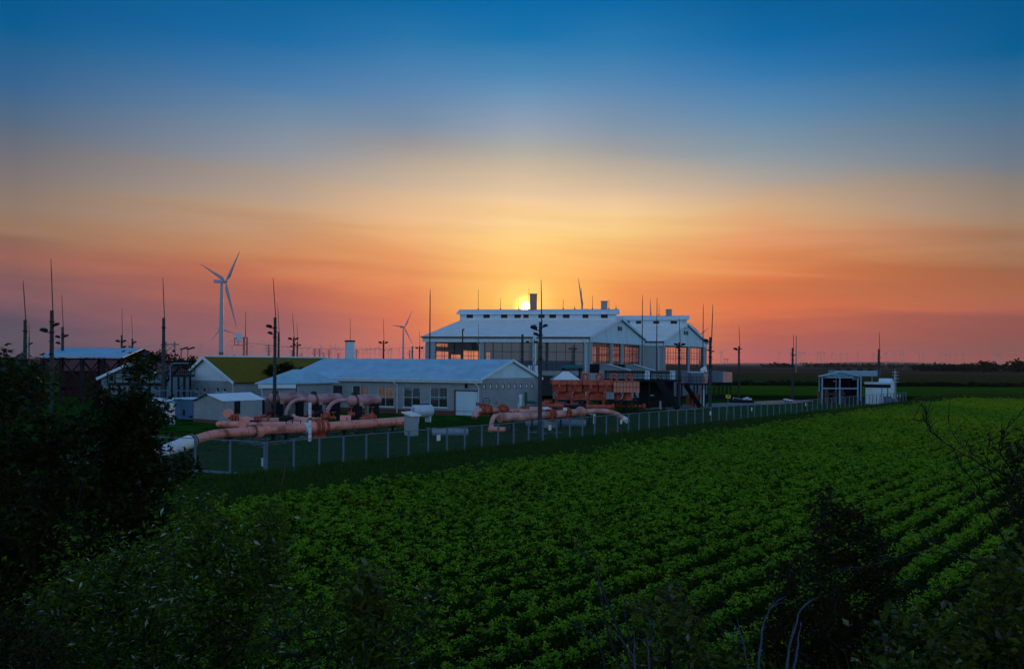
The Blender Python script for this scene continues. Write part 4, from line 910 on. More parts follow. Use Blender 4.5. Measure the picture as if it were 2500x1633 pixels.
# maroon-roofed barn behind it
A = P(150,1000,150); B = P(300,1000,150); zt = P(200,877,150).z; zb = P(200,905,150).z; 
T = thing('barn', 'dark maroon roofed barn seen under the steel canopy', 'barn', ((A.x+B.x)/2, 155, 0)); A.z=B.z=0; Fb = Fac(A,B)
q = MB(); fbox(q, Fb, 0, Fb.L, 0, zb, -9, 0); q.build('wall', M['barnwall'], T)
slope(Fb.pt(-.5,zb,.5), Fb.pt(Fb.L+.5,zb,.5), Fb.pt(-.5,zt,-4.5), Fb.pt(Fb.L+.5,zt,-4.5), .1, .4, .03).build('roof_slope', M['red_roof'], T)
slope(Fb.pt(Fb.L+.5,zb,-9.5), Fb.pt(-.5,zb,-9.5), Fb.pt(Fb.L+.5,zt,-4.5), Fb.pt(-.5,zt,-4.5), .1, .4, .03).build('roof_slope', M['red_roof'], T)
q = MB(); q.bar(Fb.pt(.5,zt-.2,-4.2), Fb.pt(Fb.L-1,zt-.2,-4.2), .12, .12); q.build('ridge_cap', M['white'], T)
# small white gabled house with dark roof in front of it
Y0 = 112.0; A = P(247,1000,Y0); B = P(380,1000,Y0-2); A.z=B.z=0; Fb = Fac(A,B); zl = P(247,920,Y0).z; zrr = P(378,906,Y0-2).z; apx = Fb.px(318); za = P(318,887,Y0-1).z
T = thing('white_house', 'low white gabled house with broad white verge, framed by the canopy columns', 'house', (A+B)/2+Vector((0,4,0)))

q = MB(); pts = [Fb.pt(0,0), Fb.pt(Fb.L,0), Fb.pt(Fb.L,zrr-.1), Fb.pt(apx,za-.1), Fb.pt(0,zl-.1)]; q.add(pts+[p+Vector((1.5,8,0)) for p in pts], [(0,1,2,3,4),(9,8,7,6,5)]+[(i,5+i,5+(i+1)%5,(i+1)%5) for i in range(5)]); q.build('wall', M['housewall'], T)
dq = Vector((1.5,8,0))
for a, b in ((Fb.pt(-.4,zl-.15,.4), Fb.pt(apx,za,.4)), (Fb.pt(Fb.L+.4,zrr-.15,.4), Fb.pt(apx,za,.4))):
    q = MB(); t_ = Vector((0,0,.1)); q.hexa([a-t_, b-t_, b-t_+dq, a-t_+dq], [a+t_*.2, b+t_*.2, b+t_*.2+dq, a+t_*.2+dq]); q.build('roof_slope', M['red_roof'], T)
    q = MB(); q.bar(a-Fb.n*-.06+Vector((0,0,-.12)), b-Fb.n*-.06+Vector((0,0,-.12)), .08, .34); q.build('verge_board', M['white'], T)
# steel walkway with railing in front of the little house
Yp = 104.0; T = thing('steel_walkway', 'dark steel walkway with cross braced railing in front of the low white house', 'walkway', GY(335, Yp))
a, b = P(262,934,Yp), P(396,940,Yp-1)
b.z = a.z; q = MB(); q.hexa([a+Vector((0,0,-.35)), b+Vector((0,0,-.35)), b+Vector((0,1.6,-.35)), a+Vector((0,1.6,-.35))], [a, b, b+Vector((0,1.6,0)), a+Vector((0,1.6,0))]); q.build('deck', M['steel'], T)
q = MB(); rh = 1.15
for i in range(8):
    p = a.lerp(b, i/7); q.bar(p, p+Vector((0,0,rh)), .1)
    if i < 7 and i % 2 == 0: n2 = a.lerp(b, (i+1)/7); q.bar(p+Vector((0,0,rh)), n2, .07)
for z in (.55, rh): q.bar(a+Vector((0,0,z)), b+Vector((0,0,z)), .09)
q.build('railing', M['steel'], T)
for f in (.02,.2,.45,.75,.98):
    p = a.lerp(b,f); q = MB(); q.box((p.x,p.y+.3,(a.z-.35)/2), (.25,.25,a.z-.35)); q.build('leg', M['steel'], T)
q = MB(); s0 = b+Vector((0,.8,0)); s1 = Vector((P(440,940,Yp).x, s0.y, a.z+1.9)); q.bar(s0, s1, .12, .3); q.bar(s0+Vector((0,0,1)), s1+Vector((0,0,1)), .07); q.build('stair', M['steel'], T)
# access tower with pale pipe
Yp = 103.0; T = thing('access_tower', 'dark steel access tower with caged platform and pale bent pipe', 'tower', GY(440, Yp))
a, b = P(398,915,Yp), P(461,915,Yp); q = MB(); q.hexa([a+Vector((0,0,-.25)), b+Vector((0,0,-.25)), b+Vector((0,2,-.25)), a+Vector((0,2,-.25))], [a, b, b+Vector((0,2,0)), a+Vector((0,2,0))]); q.build('deck', M['steel'], T)
q = MB()
for k in range(2):
    o = Vector((0,2*k,0))
    for i in range(7): p = a.lerp(b,i/6)+o; q.bar(p, p+Vector((0,0,1.2)), .07)
    for z in (.4,.8,1.2): q.bar(a+o+Vector((0,0,z)), b+o+Vector((0,0,z)), .07)
q.build('railing', M['steel'], T)
for x in (404,436,450):
    for k in (0,1.9): p = P(x,915,Yp); q = MB(); q.box((p.x,p.y+k,(a.z-.25)/2), (.2,.2,a.z-.25)); q.build('leg', M['steel'], T)
q = MB()
for z in (.8,1.9,3.0): 
    p0, p1 = P(436,915,Yp), P(450,915,Yp); q.bar((p0.x,p0.y,z),(p1.x,p1.y,z),.08); q.bar((p0.x,p0.y,z),(p1.x,p1.y,z+1.0),.07)
q.build('ladder', M['steel'], T)
p0 = P(416,985,Yp-.5); p1 = P(416,887,Yp-.5); p2 = P(460,886.5,Yp-.5); q = MB(); q.tube([p0, p1-Vector((0,0,.35)), p1-Vector((0,0,.1))+Vector((.1,0,0)), p1+Vector((.35,0,0)), p2], .09, 8); q.build('pale_pipe', M['galv'], T)
# low pale pipe bridge
q = MB(); a = P(370,953,99); b = P(484,953.5,99); q.tube([a, b, b+Vector((.15,0,-.4)), Vector((b.x+.15,b.y,0))], .045, 8)
for x in (376,466): p = P(x,953,99); q.cyl((p.x,p.y,0),(p.x,p.y,p.z),.045,.045,8)
single(q, 'pipe_rail', M['galv'], 'thin pale pipe rail running over the blue container', 'pipe')
# two solar street lamps with tilted panels
for x, y, lab in ((442.5,850,'left of the two lamps with tilted dark panels behind the access tower'), (458.5,850,'right of the two lamps with tilted dark panels behind the access tower')):
    Y = 210.0; p = GY(x, Y); zt = P(x,853,Y).z; T = thing('solar_lamp', lab, 'street lamp', p, 'solar lamps behind the access tower')
    q = MB(); q.cyl((p.x,p.y,0),(p.x,p.y,zt),.12,.09,8); q.build('post', M['steel'], T)
    q = MB(); q.hexa([(p.x-.1,p.y-.6,zt-.1),(p.x+1.5,p.y-.6,zt+.35),(p.x+1.5,p.y+.6,zt+.35),(p.x-.1,p.y+.6,zt-.1)], [(p.x-.1,p.y-.6,zt+.1),(p.x+1.5,p.y-.6,zt+.65),(p.x+1.5,p.y+.6,zt+.65),(p.x-.1,p.y+.6,zt+.1)]); q.build('panel', M['steel'], T)
# ------------------------------------------------------------------ pipework
def bolts(q, c, ax, R0, n=16, s=.035, l=.10):
    ax = Vector(ax).normalized(); up = Vector((0,0,1)); a = ax.cross(up).normalized(); b = ax.cross(a)
    for i in range(n):
        t = 2*math.pi*i/n; p = Vector(c)+a*R0*math.cos(t)+b*R0*math.sin(t); q.cyl(p-ax*l, p+ax*l, s, s, 6, smooth=False)
def flange(parent, c, ax, R0, th=.09, gap=.10, m='rust', name='flange'):
    ax = Vector(ax).normalized(); q = MB()
    for s_ in (-1, 1): cc = Vector(c)+ax*s_*gap/2; q.cyl(cc-ax*th/2, cc+ax*th/2, R0, R0, 24)
    bolts(q, c, ax, R0*.88, 14, .035, gap*.5+th); return q.build(name, M[m], parent)
def smooth_path(pts, k=6):
    pts = [Vector(p) for p in pts]; out = []
    for i in range(len(pts)-1):
        p0, p1, p2, p3 = pts[max(i-1,0)], pts[i], pts[i+1], pts[min(i+2,len(pts)-1)]
        for j in range(k):
            t = j/k; out.append(.5*((2*p1)+(p2-p0)*t+(2*p0-5*p1+4*p2-p3)*t*t+(3*p1-p0-3*p2+p3)*t*t*t))
    return out+[pts[-1]]
def handwheel(parent, c, R0=.35, ax=(0,0,1), stem=.6, m='rust', name='handwheel'):
    q = MB(); c = Vector(c); ax = Vector(ax).normalized(); q.torus(c, ax, R0, .035, 18, 6); q.cyl(c-ax*stem, c+ax*.05, .04, .04, 8)
    up = Vector((0,0,1)) if abs(ax.z)<.9 else Vector((1,0,0)); a = ax.cross(up).normalized(); b = ax.cross(a)
    for d in (a, b): q.cyl(c-d*R0, c+d*R0, .02, .02, 6)
    return q.build(name, M[m], parent)
def valve(parent, c, ax, R0, stem=.5, wheel=True, m='rust'):
    c = Vector(c); ax = Vector(ax).normalized(); q = MB()
    q.tube([c-ax*R0*1.6, c-ax*R0*.8, c, c+ax*R0*.8, c+ax*R0*1.6], [R0*1.0,R0*1.25,R0*1.45,R0*1.25,R0*1.0], 18)
    for s_ in (-1,1): q.cyl(c+ax*s_*R0*1.55-ax*.05, c+ax*s_*R0*1.55+ax*.05, R0*1.5, R0*1.5, 20)
    q.cyl(c, c+Vector((0,0,R0*1.4+stem*.4)), R0*.55, R0*.4, 12); q.cyl(c+Vector((0,0,R0*1.5)), c+Vector((0,0,R0*1.7)), R0*.8, R0*.8, 14)
    o = q.build('valve', M[m], parent)
    if wheel: handwheel(o, c+Vector((0,0,R0*1.7+stem)), max(.22,R0*.8), (0,0,1), stem, m)
    return o
def support(parent, p, w=.5, m='steel'):
    q = MB(); q.box((p[0],p[1],p[2]*.5), (w*.35,w*.5,p[2])); q.box((p[0],p[1],.06), (w,w,.12)); q.box((p[0],p[1],p[2]-.04), (w*.7,w*1.4,.1)); return q.build('support', M[m], parent)

# ---- the large main pipeline
zp = .95
pts = [P(388,1108,59), P(425,1094,61), P(468,1077,62.5), G(520,1061,zp), G(575,1055.5,zp), G(640,1050,zp), G(696,1047,zp), G(780,1042.5,zp), G(870,1036.5,zp), G(985,1028.5,zp)]
sp = smooth_path(pts, 8); i0 = 16
T = thing('main_pipeline', 'thick salmon pink pipeline curving down to a white sleeve at the fence corner', 'pipeline', (pts[5].x, pts[5].y, 0))
rr = [11.3*p.y/F for p in sp]
rr = [r*(1.0 if i >= i0 else 1.06) for i, r in enumerate(rr)]
q = MB(); q.tube(sp[i0:], rr[i0:], 28); q.build('pipe', M['pipe'], T)
q = MB(); q.tube(sp[:i0+1], [17.5*p.y/F*1.0 for p in sp[:i0+1]], 28); q.build('white_sleeve', M['whiter'], T)
q = MB(); d = (sp[i0+1]-sp[i0-1]).normalized(); q.cyl(sp[i0]-d*.25, sp[i0]+d*.3, .58, .40, 24); q.build('dark_collar', M['steel'], T)
def on(pl, x):     # point and direction on a path at a photo column
    for a, b in zip(pl, pl[1:]):
        xa = CX+F*a.x/a.y; xb = CX+F*b.x/b.y
        if xa <= x <= xb: t = (x-xa)/(xb-xa); return a.lerp(b,t), (b-a).normalized()
    return pl[-1], (pl[-1]-pl[-2]).normalized()
c, d = on(sp, 631); q = MB(); q.tube([c-d*.5, c-d*.28, c-d*.08, c+d*.12, c+d*.35, c+d*.6], [.37,.50,.66,.66,.52,.37], 28); q.build('flare_collar', M['pipe'], T)
q = MB()
for o in (-.45,-.25): q.torus(c+d*o, d, .43, .03, 24, 6)
bolts(q, c-d*.35, d, .47, 14, .03, .16); q.build('clamp', M['rod'], T)
c, d = on(sp, 774); q = MB(); q.tube([c-d*.9, c-d*.6, c-d*.1, c+d*.5, c+d*.9, c+d*1.1], [.39,.48,.60,.60,.50,.39], 28); q.build('valve_body', M['pipe'], T)
for o, R0 in ((-.15,.74),(.3,.72),(.85,.60)): flange(T, c+d*o, d, R0, .10, .14)
q = MB(); q.box(c+Vector((0,0,-.75))+d*.2, (1.1,.7,.4)); q.box((c.x,c.y,.15), (1.3,1.0,.3)); q.build('plinth', M['rust'], T)
c, d = on(sp, 748); q = MB(); q.cyl(c-d*.18, c+d*.22, .46, .46, 26); q.build('grey_band', M['clad'], T)
for x in (560, 668, 700, 842, 905, 960):
    c, d = on(sp, x); support(T, (c.x, c.y, .6), .6, 'brickbase' if x == 905 else 'steel')
for x in (700, 715, 735, 848): 
    c, d = on(sp, x); q = MB(); q.cyl(c+Vector((0,0,.3)), c+Vector((0,0,.62)), .035, .03, 6); q.box(c+Vector((0,0,.62)), (.12,.05,.1)); q.build('gauge', M['steel'], T)

for x in (505, 545, 600, 660, 690, 722, 830, 872, 915, 950):
    c, d = on(sp, x); q = MB(); q.torus(c, d, 11.3*c.y/F*1.0, .018, 26, 5); q.build('weld_seam', M['rust'], T)
# ---- second manifold behind it
T = thing('valve_manifold', 'pink valve manifold with rusty flanges behind the curve of the main pipeline', 'manifold', G(630,1050))
a, b = P(532,1035,76.5), P(600,1036.5,76), 
q = MB(); q.tube([a-Vector((.18,0,0)), a-Vector((.12,0,0)), a, a+Vector((.3,0,0)), b], [.05,.17,.26,.30,.30], 22); q.build('pipe_end', M['pipe'], T)
q = MB(); a2 = P(575,1026,79); b2 = P(742,1027.5,80); q.tube([a2, a2.lerp(b2,.5), b2, b2+Vector((.25,0,-.02)), b2+Vector((.36,0,-.03))], [.29,.29,.29,.20,.06], 22); q.build('pipe', M['pipe2'], T)
q = MB(); a3 = P(590,1037,75.5); b3 = P(745,1034.5,77.5); q.tube([a3,b3], .24, 20); q.build('pipe', M['pipe'], T)
c = P(592,1034.5,74.8); q = MB(); q.cyl(c, c+Vector((0,.35,0)), .40, .40, 26); q.torus(c, (0,1,0), .36, .04, 24, 6); q.build('blind_flange', M['pipe'], T)
for x in (566,573,580): flange(T, P(x,1026,78.5), (1,.15,0), .40, .06, .08)
for x in (623,630,637,655): flange(T, P(x,1026,79.3), (1,.15,0), .42, .06, .08)
q = MB(); q.tube([P(585,1026,78.9), P(600,1025,79), P(612,1028,78.6), P(618,1034,78)], [.34,.36,.34,.24], 18); q.build('elbow', M['pipe'], T)
# upright disc wheel and gearbox arms on top
c = P(556,1009,79); q = MB(); q.cyl(c-Vector((.02,.2,0)), c+Vector((.1,.2,0)), .40, .40, 28); q.build('round_gearbox', M['pipe'], T)
q = MB(); q.cyl(c+Vector((.2,.1,-.25)), c+Vector((.95,.2,-.12)), .14, .10, 12); q.cyl(c+Vector((.25,0,-.3)), P(560,1022,79), .2, .2, 12); q.build('gearbox_arm', M['rust'], T)
c = P(637,1015,79.5); q = MB(); q.cyl(c, c+Vector((.45,.1,.03)), .15, .11, 12); q.cyl(c+Vector((.05,0,0)), P(637,1024,79.5), .12, .16, 12); q.build('gearbox_arm', M['rust'], T)
c = P(692,1024,78.5); q = MB(); q.cyl(c-Vector((.35,0,.1)), c+Vector((.55,0,.18)), .26, .22, 14); q.box(c+Vector((-.05,0,.1)), (.5,.5,.34)); q.cyl(c+Vector((.3,0,.15)), c+Vector((.9,.1,.1)), .15, .15, 12); q.build('actuator', M['steel'], T)
c = P(620,1029,76); q = MB(); q.cyl(c-Vector((.35,0,0)), c+Vector((.45,0,0)), .13, .13, 12); q.build('actuator', M['steel'], T)
for x in (545,610,670,730): support(T, (P(x,1030,78).x, 78, .75), .5)
# small-bore line with gate valves in front of the vessels
T = thing('branch_pipe', 'slim salmon branch pipe with small valves rising behind the main pipeline', 'pipe', G(790,1040))
pl = smooth_path([P(716,1013,86), P(722,1018,85.6), P(735,1021,85), P(760,1022,84.5), P(792,1021.5,83)], 5); q = MB(); q.tube(pl, .15, 14); q.build('pipe', M['pipe'], T)
valve(T, P(795,1017,83), (1,.1,.1), .24, .25); c = P(775,1009,83.5); q = MB(); q.cyl(c-Vector((.3,0,.15)), c+Vector((.5,0,.15)), .3, .24, 14); q.build('actuator', M['steel'], T)
valve(T, P(814,1020,82.5), (1,.1,0), .12, .35); valve(T, P(892,1018,82.5), (1,.1,0), .17, .3); valve(T, P(908,1016,82.5), (0,1,0), .20, .55)
q = MB(); c = P(830,1025,81.5); q.cyl(c, c+Vector((1.0,.2,0)), .45, .45, 20); q.build('capsule', M['pipe'], T)
q = MB(); q.tube([P(880,1023,81.8), P(896,1021,82.2), P(918,1018,82.8)], .2, 12); q.build('pipe', M['rust'], T)
support(T, (P(760,1022,84.5).x, 84.5, 1.0), .4)

# ---- three pressure vessels
def vessel(px, cy, Y, wpx, label, first):
    c = P(px, cy, Y); R0 = 13.6*Y/F; d = Vector((.56,.828,0)).normalized(); Lg = wpx
    T = thing('pressure_vessel', label, 'pressure vessel', (c.x, c.y, 0), 'mauve pressure vessels in front of the workshop')
    Lg *= .86; q = MB(); e = c+d*Lg
    prof = [(-.36,.05),(-.34,.35),(-.27,.62),(-.15,.86),(0,1.0)]
    q.tube([c+d*o*R0 for o,_ in prof]+[e-d*o*R0 for o,_ in prof[::-1]], [r*R0 for _,r in prof]+[r*R0 for _,r in prof[::-1]], 30); q.build('shell', M['vessel'], T)
    q = MB()
    for o in (.35,.55): q.torus(c+d*o, d, R0*1.03, .05, 30, 6)
    q.build('clamp_ring', M['rod'], T)
    q = MB(); q.box(c+d*1.2+Vector((0,-R0*.3,-R0*.35)), (.55,R0*1.6,R0*1.25), rz=math.atan2(d.y,d.x)); q.build('saddle_bracket', M['pipe2'], T)
    q = MB()
    for k in range(5): 
        p = c+d*(.2+k*.16)+Vector((0,0,R0)); q.cyl(p-Vector((0,0,.1)), p+Vector((0,0,.3-.03*(k%2))), .07, .07, 8)
    q.cyl(c+d*.45+Vector((0,0,R0*.9)), c+d*.45+Vector((0,0,R0+.14)), .34, .34, 16); q.build('nozzle', M['rod'], T)
    for o in (.18,.82):
        p = c+d*Lg*o; q = MB(); q.box((p.x,p.y,(c.z-R0*.6)/2), (.9,R0*1.7,c.z-R0*.6), rz=math.atan2(d.y,d.x)); q.build('saddle', M['steel'], T)  # saddles widened so dark steel fills in the shade under the vessel
    # big inlet bend at the left
    s = c+Vector((-R0*.7,.3,.05)); q = MB()
    q.tube(smooth_path([s, s+Vector((-.9,-.15,-.05)), s+Vector((-1.7,-.35,-.45)), s+Vector((-2.15,-.5,-1.25)), s+Vector((-2.3,-.6,-2.0))],6), .22, 18); q.build('inlet_bend', M['vessel'], T)
    fc = s+Vector((-2.3,-.6,-1.9)); flange(T, fc, (0,.1,1), .42, .08, .1, 'rod')
    q = MB(); q.tube(smooth_path([fc, fc+Vector((-.1,-.1,-.35)), fc+Vector((-.5,-.3,-.7)), fc+Vector((-1.1,-.5,-.75))],5), .27, 16); q.build('lower_bend', M['pipe2'], T); valve(T, fc+Vector((-.9,-.45,-.75)), (1,.4,0), .24, .4); valve(T, c+Vector((.2,-.9,-c.z+.75)), (1,.3,0), .2, .45)
    q = MB(); q.cyl(c+d*Lg*.35+Vector((0,-.2,-R0)), c+d*Lg*.35+Vector((0,-.2,-c.z)), .22,.22,12); q.cyl(c+d*Lg*.6+Vector((0,-.2,-R0)), c+d*Lg*.6+Vector((0,-.2,-c.z)), .22,.22,12); q.build('drain_pot', M['cyanbox'], T)
    return T
vessel(857, 978, 95, 5.0, 'rightmost of the three mauve pressure vessels, beside the lattice window', True)
vessel(758, 975.5, 97, 5.2, 'middle one of the three mauve pressure vessels, white post in front', False)
vessel(663, 973.5, 99, 5.6, 'leftmost of the three mauve pressure vessels, behind the tall lamp pole', False)

# ---- white tank
c = P(1012, 1004, 93); d = Vector((.75,.66,0)).normalized(); R0 = 16*93/F
T = thing('storage_tank', 'small white horizontal tank beside the grey utility cabinet', 'tank', (c.x,c.y,0))
q = MB(); e = c+d*2.1; prof = [(-.3,.05),(-.28,.4),(-.2,.7),(-.1,.9),(0,1)]
q.tube([c+d*o*R0 for o,_ in prof]+[e-d*o*R0 for o,_ in prof[::-1]], [r*R0 for _,r in prof]+[r*R0 for _,r in prof[::-1]], 30); q.build('shell', M['tank'], T)
q = MB(); q.bar(c+d*.2+Vector((0,0,R0+.03)), e-d*.2+Vector((0,0,R0+.03)), .3, .08); q.build('walkway', M['steel'], T)
q = MB(); f = c-d*.33*R0-Vector((-.2,.12,0))
for s_ in (-.16,.16): q.bar(f+Vector((s_,0,-.75)), f+Vector((s_,-.02,.45)), .04)
for k in range(5): q.bar(f+Vector((-.16,0,-.6+.25*k)), f+Vector((.16,0,-.6+.25*k)), .035)
q.build('ladder', M['steel'], T)
for o in (.2,1.8):
    p = c+d*o; q = MB(); q.box((p.x,p.y,(c.z-R0*.5)/2), (.15,R0*1.3,c.z-R0*.5), rz=math.atan2(d.y,d.x)); q.build('leg', M['white'], T)

# ---- utility cabinets with mono-pitch roofs
def cabinet(x0, x1, xm, yt, yb, Y, label, ytr=None):
    A = G(x0, yb); 
    A = Vector((P(x0,1000,Y).x, Y, 0)); Mv = Vector((P(xm,1000,Y*.985).x, Y*.985, 0)); B = Vector((P(x1,1000,Y*.997).x, Y*.997, 0))
    z0 = P(x0,yt+4,Y).z; z1 = P(x1,(ytr or yt+14),Y).z; A.z=Mv.z=B.z=0; D = A+(B-Mv)
    T = thing('utility_cabinet', label, 'cabinet', (A+B)/2, 'grey utility cabinets by the fence')
    q = MB(); q.hexa([A,Mv,B,D],[Vector((A.x,A.y,z0-.05)),Vector((Mv.x,Mv.y,z1-.02)),Vector((B.x,B.y,z1-.05)),Vector((D.x,D.y,z0-.05))]); q.build('body', M['grey'], T)
    q = MB(); o = .18; v = [Vector((A.x-o*1.4,A.y-o,z0+.08)),Vector((Mv.x,Mv.y-o*1.6,z1-.02)),Vector((B.x+o*1.4,B.y,z1-.02)),Vector((D.x,D.y+o,z0+.08))]
    q.hexa([p-Vector((0,0,.09)) for p in v], v); q.build('roof', M['whiter'], T)
    q = MB(); f = Fac(A,Mv); fbox(q, f, f.L*.2, f.L*.8, .3, z1-.35, .003, .03); q.build('door', M['grey'], T)
    return T
cabinet(987, 1022, 1007, 1003, 1062, 76.5, 'grey utility cabinet with sloping pale roof at the right end of the main pipeline', 1012)
cabinet(1326, 1357, 1347, 992, 1035, 87, 'grey utility cabinet with sloping white roof just right of the near lamp pole', 1003)
cabinet(1914, 1934, 1930, 971, 983, 146, 'low dark cabinet with slanted white lid beyond the fence by the road', 976)
# ---- grey loose pipes on the lawn
for (xa, ya, xb, yb, Yr, rad, lab) in ((1055,1056,1143,1059.5,76,.36,'left grey pipe lying on the lawn behind the fence, below the utility cabinet'),(1283,1040,1430,1042,88,.40,'right grey pipe lying on the lawn behind the fence, ending in a dark opening')):
    a = P(xa,ya,Yr); b = P(xb,yb,Yr); a.z = b.z = rad+.02; T = thing('loose_pipe', lab, 'pipe', (a.x,a.y,0), 'grey pipes lying on the lawn'); d = (b-a).normalized()
    q = MB(); q.tube([a,b], rad, 24, caps=False); q.tube([b+d*.001,a], rad-.04, 24, caps=False); q.build('shell', M['greypipe'], T)
    q = MB(); q.cyl(a+d*.3,a+d*.34,rad-.05,rad-.05,20); q.cyl(b-d*.34,b-d*.3,rad-.05,rad-.05,20); q.build('inner_plug', M['dark'], T)  # black disc inside each end paints in the shade of the bore
    for f_ in (.25,.75):
        p = a.lerp(b,f_); q = MB(); q.box((p.x,p.y,.06),(.2,1.0,.12)); q.build('chock', M['conc'], T)

# ---- right-hand pipeline group
T = thing('receiver_pipeline', 'pale pink receiver pipeline with round end flange, crossing behind the near lamp pole', 'pipeline', G(1330,1035))
pts = [P(1222,1019,80.5), P(1300,1015.5,83), P(1350,1012.5,84.5), P(1410,1006.5,87), P(1450,1003.5,89), P(1483,1004.5,91), P(1505,1011,91.5), P(1522,1021,91.5), P(1532,1028,91)]
sp2 = smooth_path(pts, 6); n = len(sp2)
q = MB(); rr = [ (.44 if CX+F*p.x/p.y < 1300 else (.38 if CX+F*p.x/p.y < 1405 else .27)) for p in sp2]; cut = n-7
q.tube(sp2[:cut+1], rr[:cut+1], 24); q.build('pipe', M['pipe2'], T)
q = MB(); q.tube(sp2[cut:], [.28]*len(sp2[cut:]), 20); q.build('white_sleeve', M['whiter'], T)
flange(T, sp2[0], sp2[1]-sp2[0], .50, .12, .0001+.02, 'pipe2', 'end_flange')
for x, R0 in ((1342,.62),(1350,.60),(1380,.58),(1386,.6)): c, d = on(sp2, x); flange(T, c, d, R0, .08, .10)
c, d = on(sp2, 1418); q = MB(); q.tube([c-d*.5,c-d*.3,c,c+d*.3,c+d*.55],[.3,.5,.6,.52,.28],22); q.build('flare_collar', M['pipe2'], T)
c, d = on(sp2, 1380); q = MB(); q.cyl(c+Vector((0,-.3,.3)), c+Vector((0,-.3,.62)), .2, .2, 12); q.build('white_cap', M['whiter'], T)
q = MB(); q.tube(smooth_path([sp2[2]+Vector((0,-.1,.0)), P(1212,1015,80.5), P(1204,1021,80), P(1200,1034,80)],5), .21, 16); q.build('bypass_elbow', M['pipe2'], T)
q = MB(); q.cyl(P(1200,1031,80), (P(1200,1031,80).x,80,.1), .2,.2,14); q.build('white_riser', M['tank'], T)
q = MB(); a = P(1193,1047,79); b = P(1237,1049,79.5); q.cyl(a,b,.26,.26,18); q.build('lower_pipe', M['pipe'], T)
for x in (1216,1236,1243): flange(T, P(x,1048.5,79.4), (1,.1,0), .33, .06, .06, 'rod')
for x in (1240,1248,1258,1266,1326,1334): c, d = on(sp2, max(1224,x)); flange(T, c+Vector((0,.3,.32)), (1,.2,0), .26, .04, .05)
for x in (1250,1300,1370,1440): c, d = on(sp2, x); support(T, (c.x,c.y,c.z-.35), .5)
T = thing('inlet_pipeline', 'mauve inlet pipeline with elbow and hand wheel against the workshop gable wall', 'pipeline', G(1240,1020))
pts = [P(1158,1020,89), P(1160,1010,89.3), P(1167,1004,89.6), P(1180,1001.5,90), P(1230,1001,91), P(1270,1000.5,92), P(1318,999,93)]
sp3 = smooth_path(pts, 6); q = MB(); q.tube(sp3, .29, 20); q.build('pipe', M['pipe2'], T)
for x in (1180,1186,1194,1222,1232,1275,1281,1288): c, d = on(sp3, x); flange(T, c, d, .44, .06, .08)
c, d = on(sp3, 1188); valve(T, c, d, .34, .2, False); c2 = c+Vector((0,-.1,.95)); handwheel(T, c2, .36, (.3,-1,0), .2, 'rod')
q = MB(); q.cyl(c+Vector((-.9,0,.62)), c+Vector((.3,0,.55)), .12, .14, 10); q.cyl(c+Vector((-1.1,0,.68)), c+Vector((-.7,0,.64)), .17,.17,10); q.build('actuator', M['rust'], T)
c, d = on(sp3, 1228); valve(T, c, d, .32, .2, False); q = MB(); q.cyl(c+Vector((-.3,0,.6)), c+Vector((.3,0,.58)), .13,.13,10); q.cyl(c+Vector((-.75,0,.78)), c+Vector((-.55,0,.7)), .12,.12,8); q.build('actuator', M['rust'], T)
q = MB(); q.tube([P(1245,1003.5,90.5), P(1290,1003.5,91.5), P(1318,1002,92)], .22, 16); q.build('pipe', M['pipe2'], T)
for x in (1200,1260,1300): c, d = on(sp3, x); support(T, (c.x,c.y,c.z-.28), .5)
q = MB(); p = G(1268,1000); a = P(1271,968,100); q.cyl((a.x,100,0),(a.x,100,a.z),.16,.16,10); q.cyl((a.x,100,a.z-.1),(a.x,100,a.z+.25),.22,.2,10); q.cyl((a.x-.25,100,.5),(a.x-.25,100,1.9),.06,.06,8)
single(q, 'hydrant', M['clad'], 'pale standing hydrant against the workshop gable beside the lamp pole', 'hydrant')
q = MB(); a = P(1284,957,101); b = P(1284,981,101); c = P(1306,981.5,102); q.tube([a, a.lerp(b,.9), b, b.lerp(c,.1), c], .19, 10); q.cyl(a,(a.x,a.y,0),.15,.15,10)
single(q, 'green_pipe', M['greenpaint'], 'dark green L-shaped pipe at the right corner of the workshop gable', 'pipe')

# ---- orange gas cooler bank
Yk = 112.0; k = Yk/F
T = thing('gas_cooler', 'large orange cooler bank with goose neck pipes and gridded pink end panel', 'gas cooler', GY(1450, Yk))
def kx(x, Y=Yk): return P(x, 950, Y).x
def kz(y, x=1450, Y=Yk): return P(x, y, Y).z
q = MB(); x0, x1 = kx(1346), kx(1497); q.hexa([(x0,Yk,kz(940)),(x1,Yk,kz(940)),(x1,Yk+4.2,kz(940)),(x0,Yk+4.2,kz(940))],[(x0,Yk+.25,kz(929)),(x1,Yk+.25,kz(929)),(x1,Yk+4.2,kz(929)),(x0,Yk+4.2,kz(929))]); q.build('top_trough', M['cooler'], T)
q = MB()
for i in range(5): x = x0+(x1-x0)*i/4; q.box((x,Yk-.03,kz(934.5)),(.06,.12,kz(929)-kz(940)+.08))
q.build('trough_rib', M['steel'], T)
q = MB(); xs = [1350,1385,1424,1462,1497]
for a, b in zip(xs, xs[1:]): q.hexa([(kx(a+1),Yk+.35,kz(957)),(kx(b-2),Yk+.35,kz(957)),(kx(b-2),Yk+3.9,kz(957)),(kx(a+1),Yk+3.9,kz(957))],[(kx(a+1),Yk+.35,kz(940.5)),(kx(b-2),Yk+.35,kz(940.5)),(kx(b-2),Yk+3.9,kz(940.5)),(kx(a+1),Yk+3.9,kz(940.5))])
q.build('side_box', M['cooler'], T)
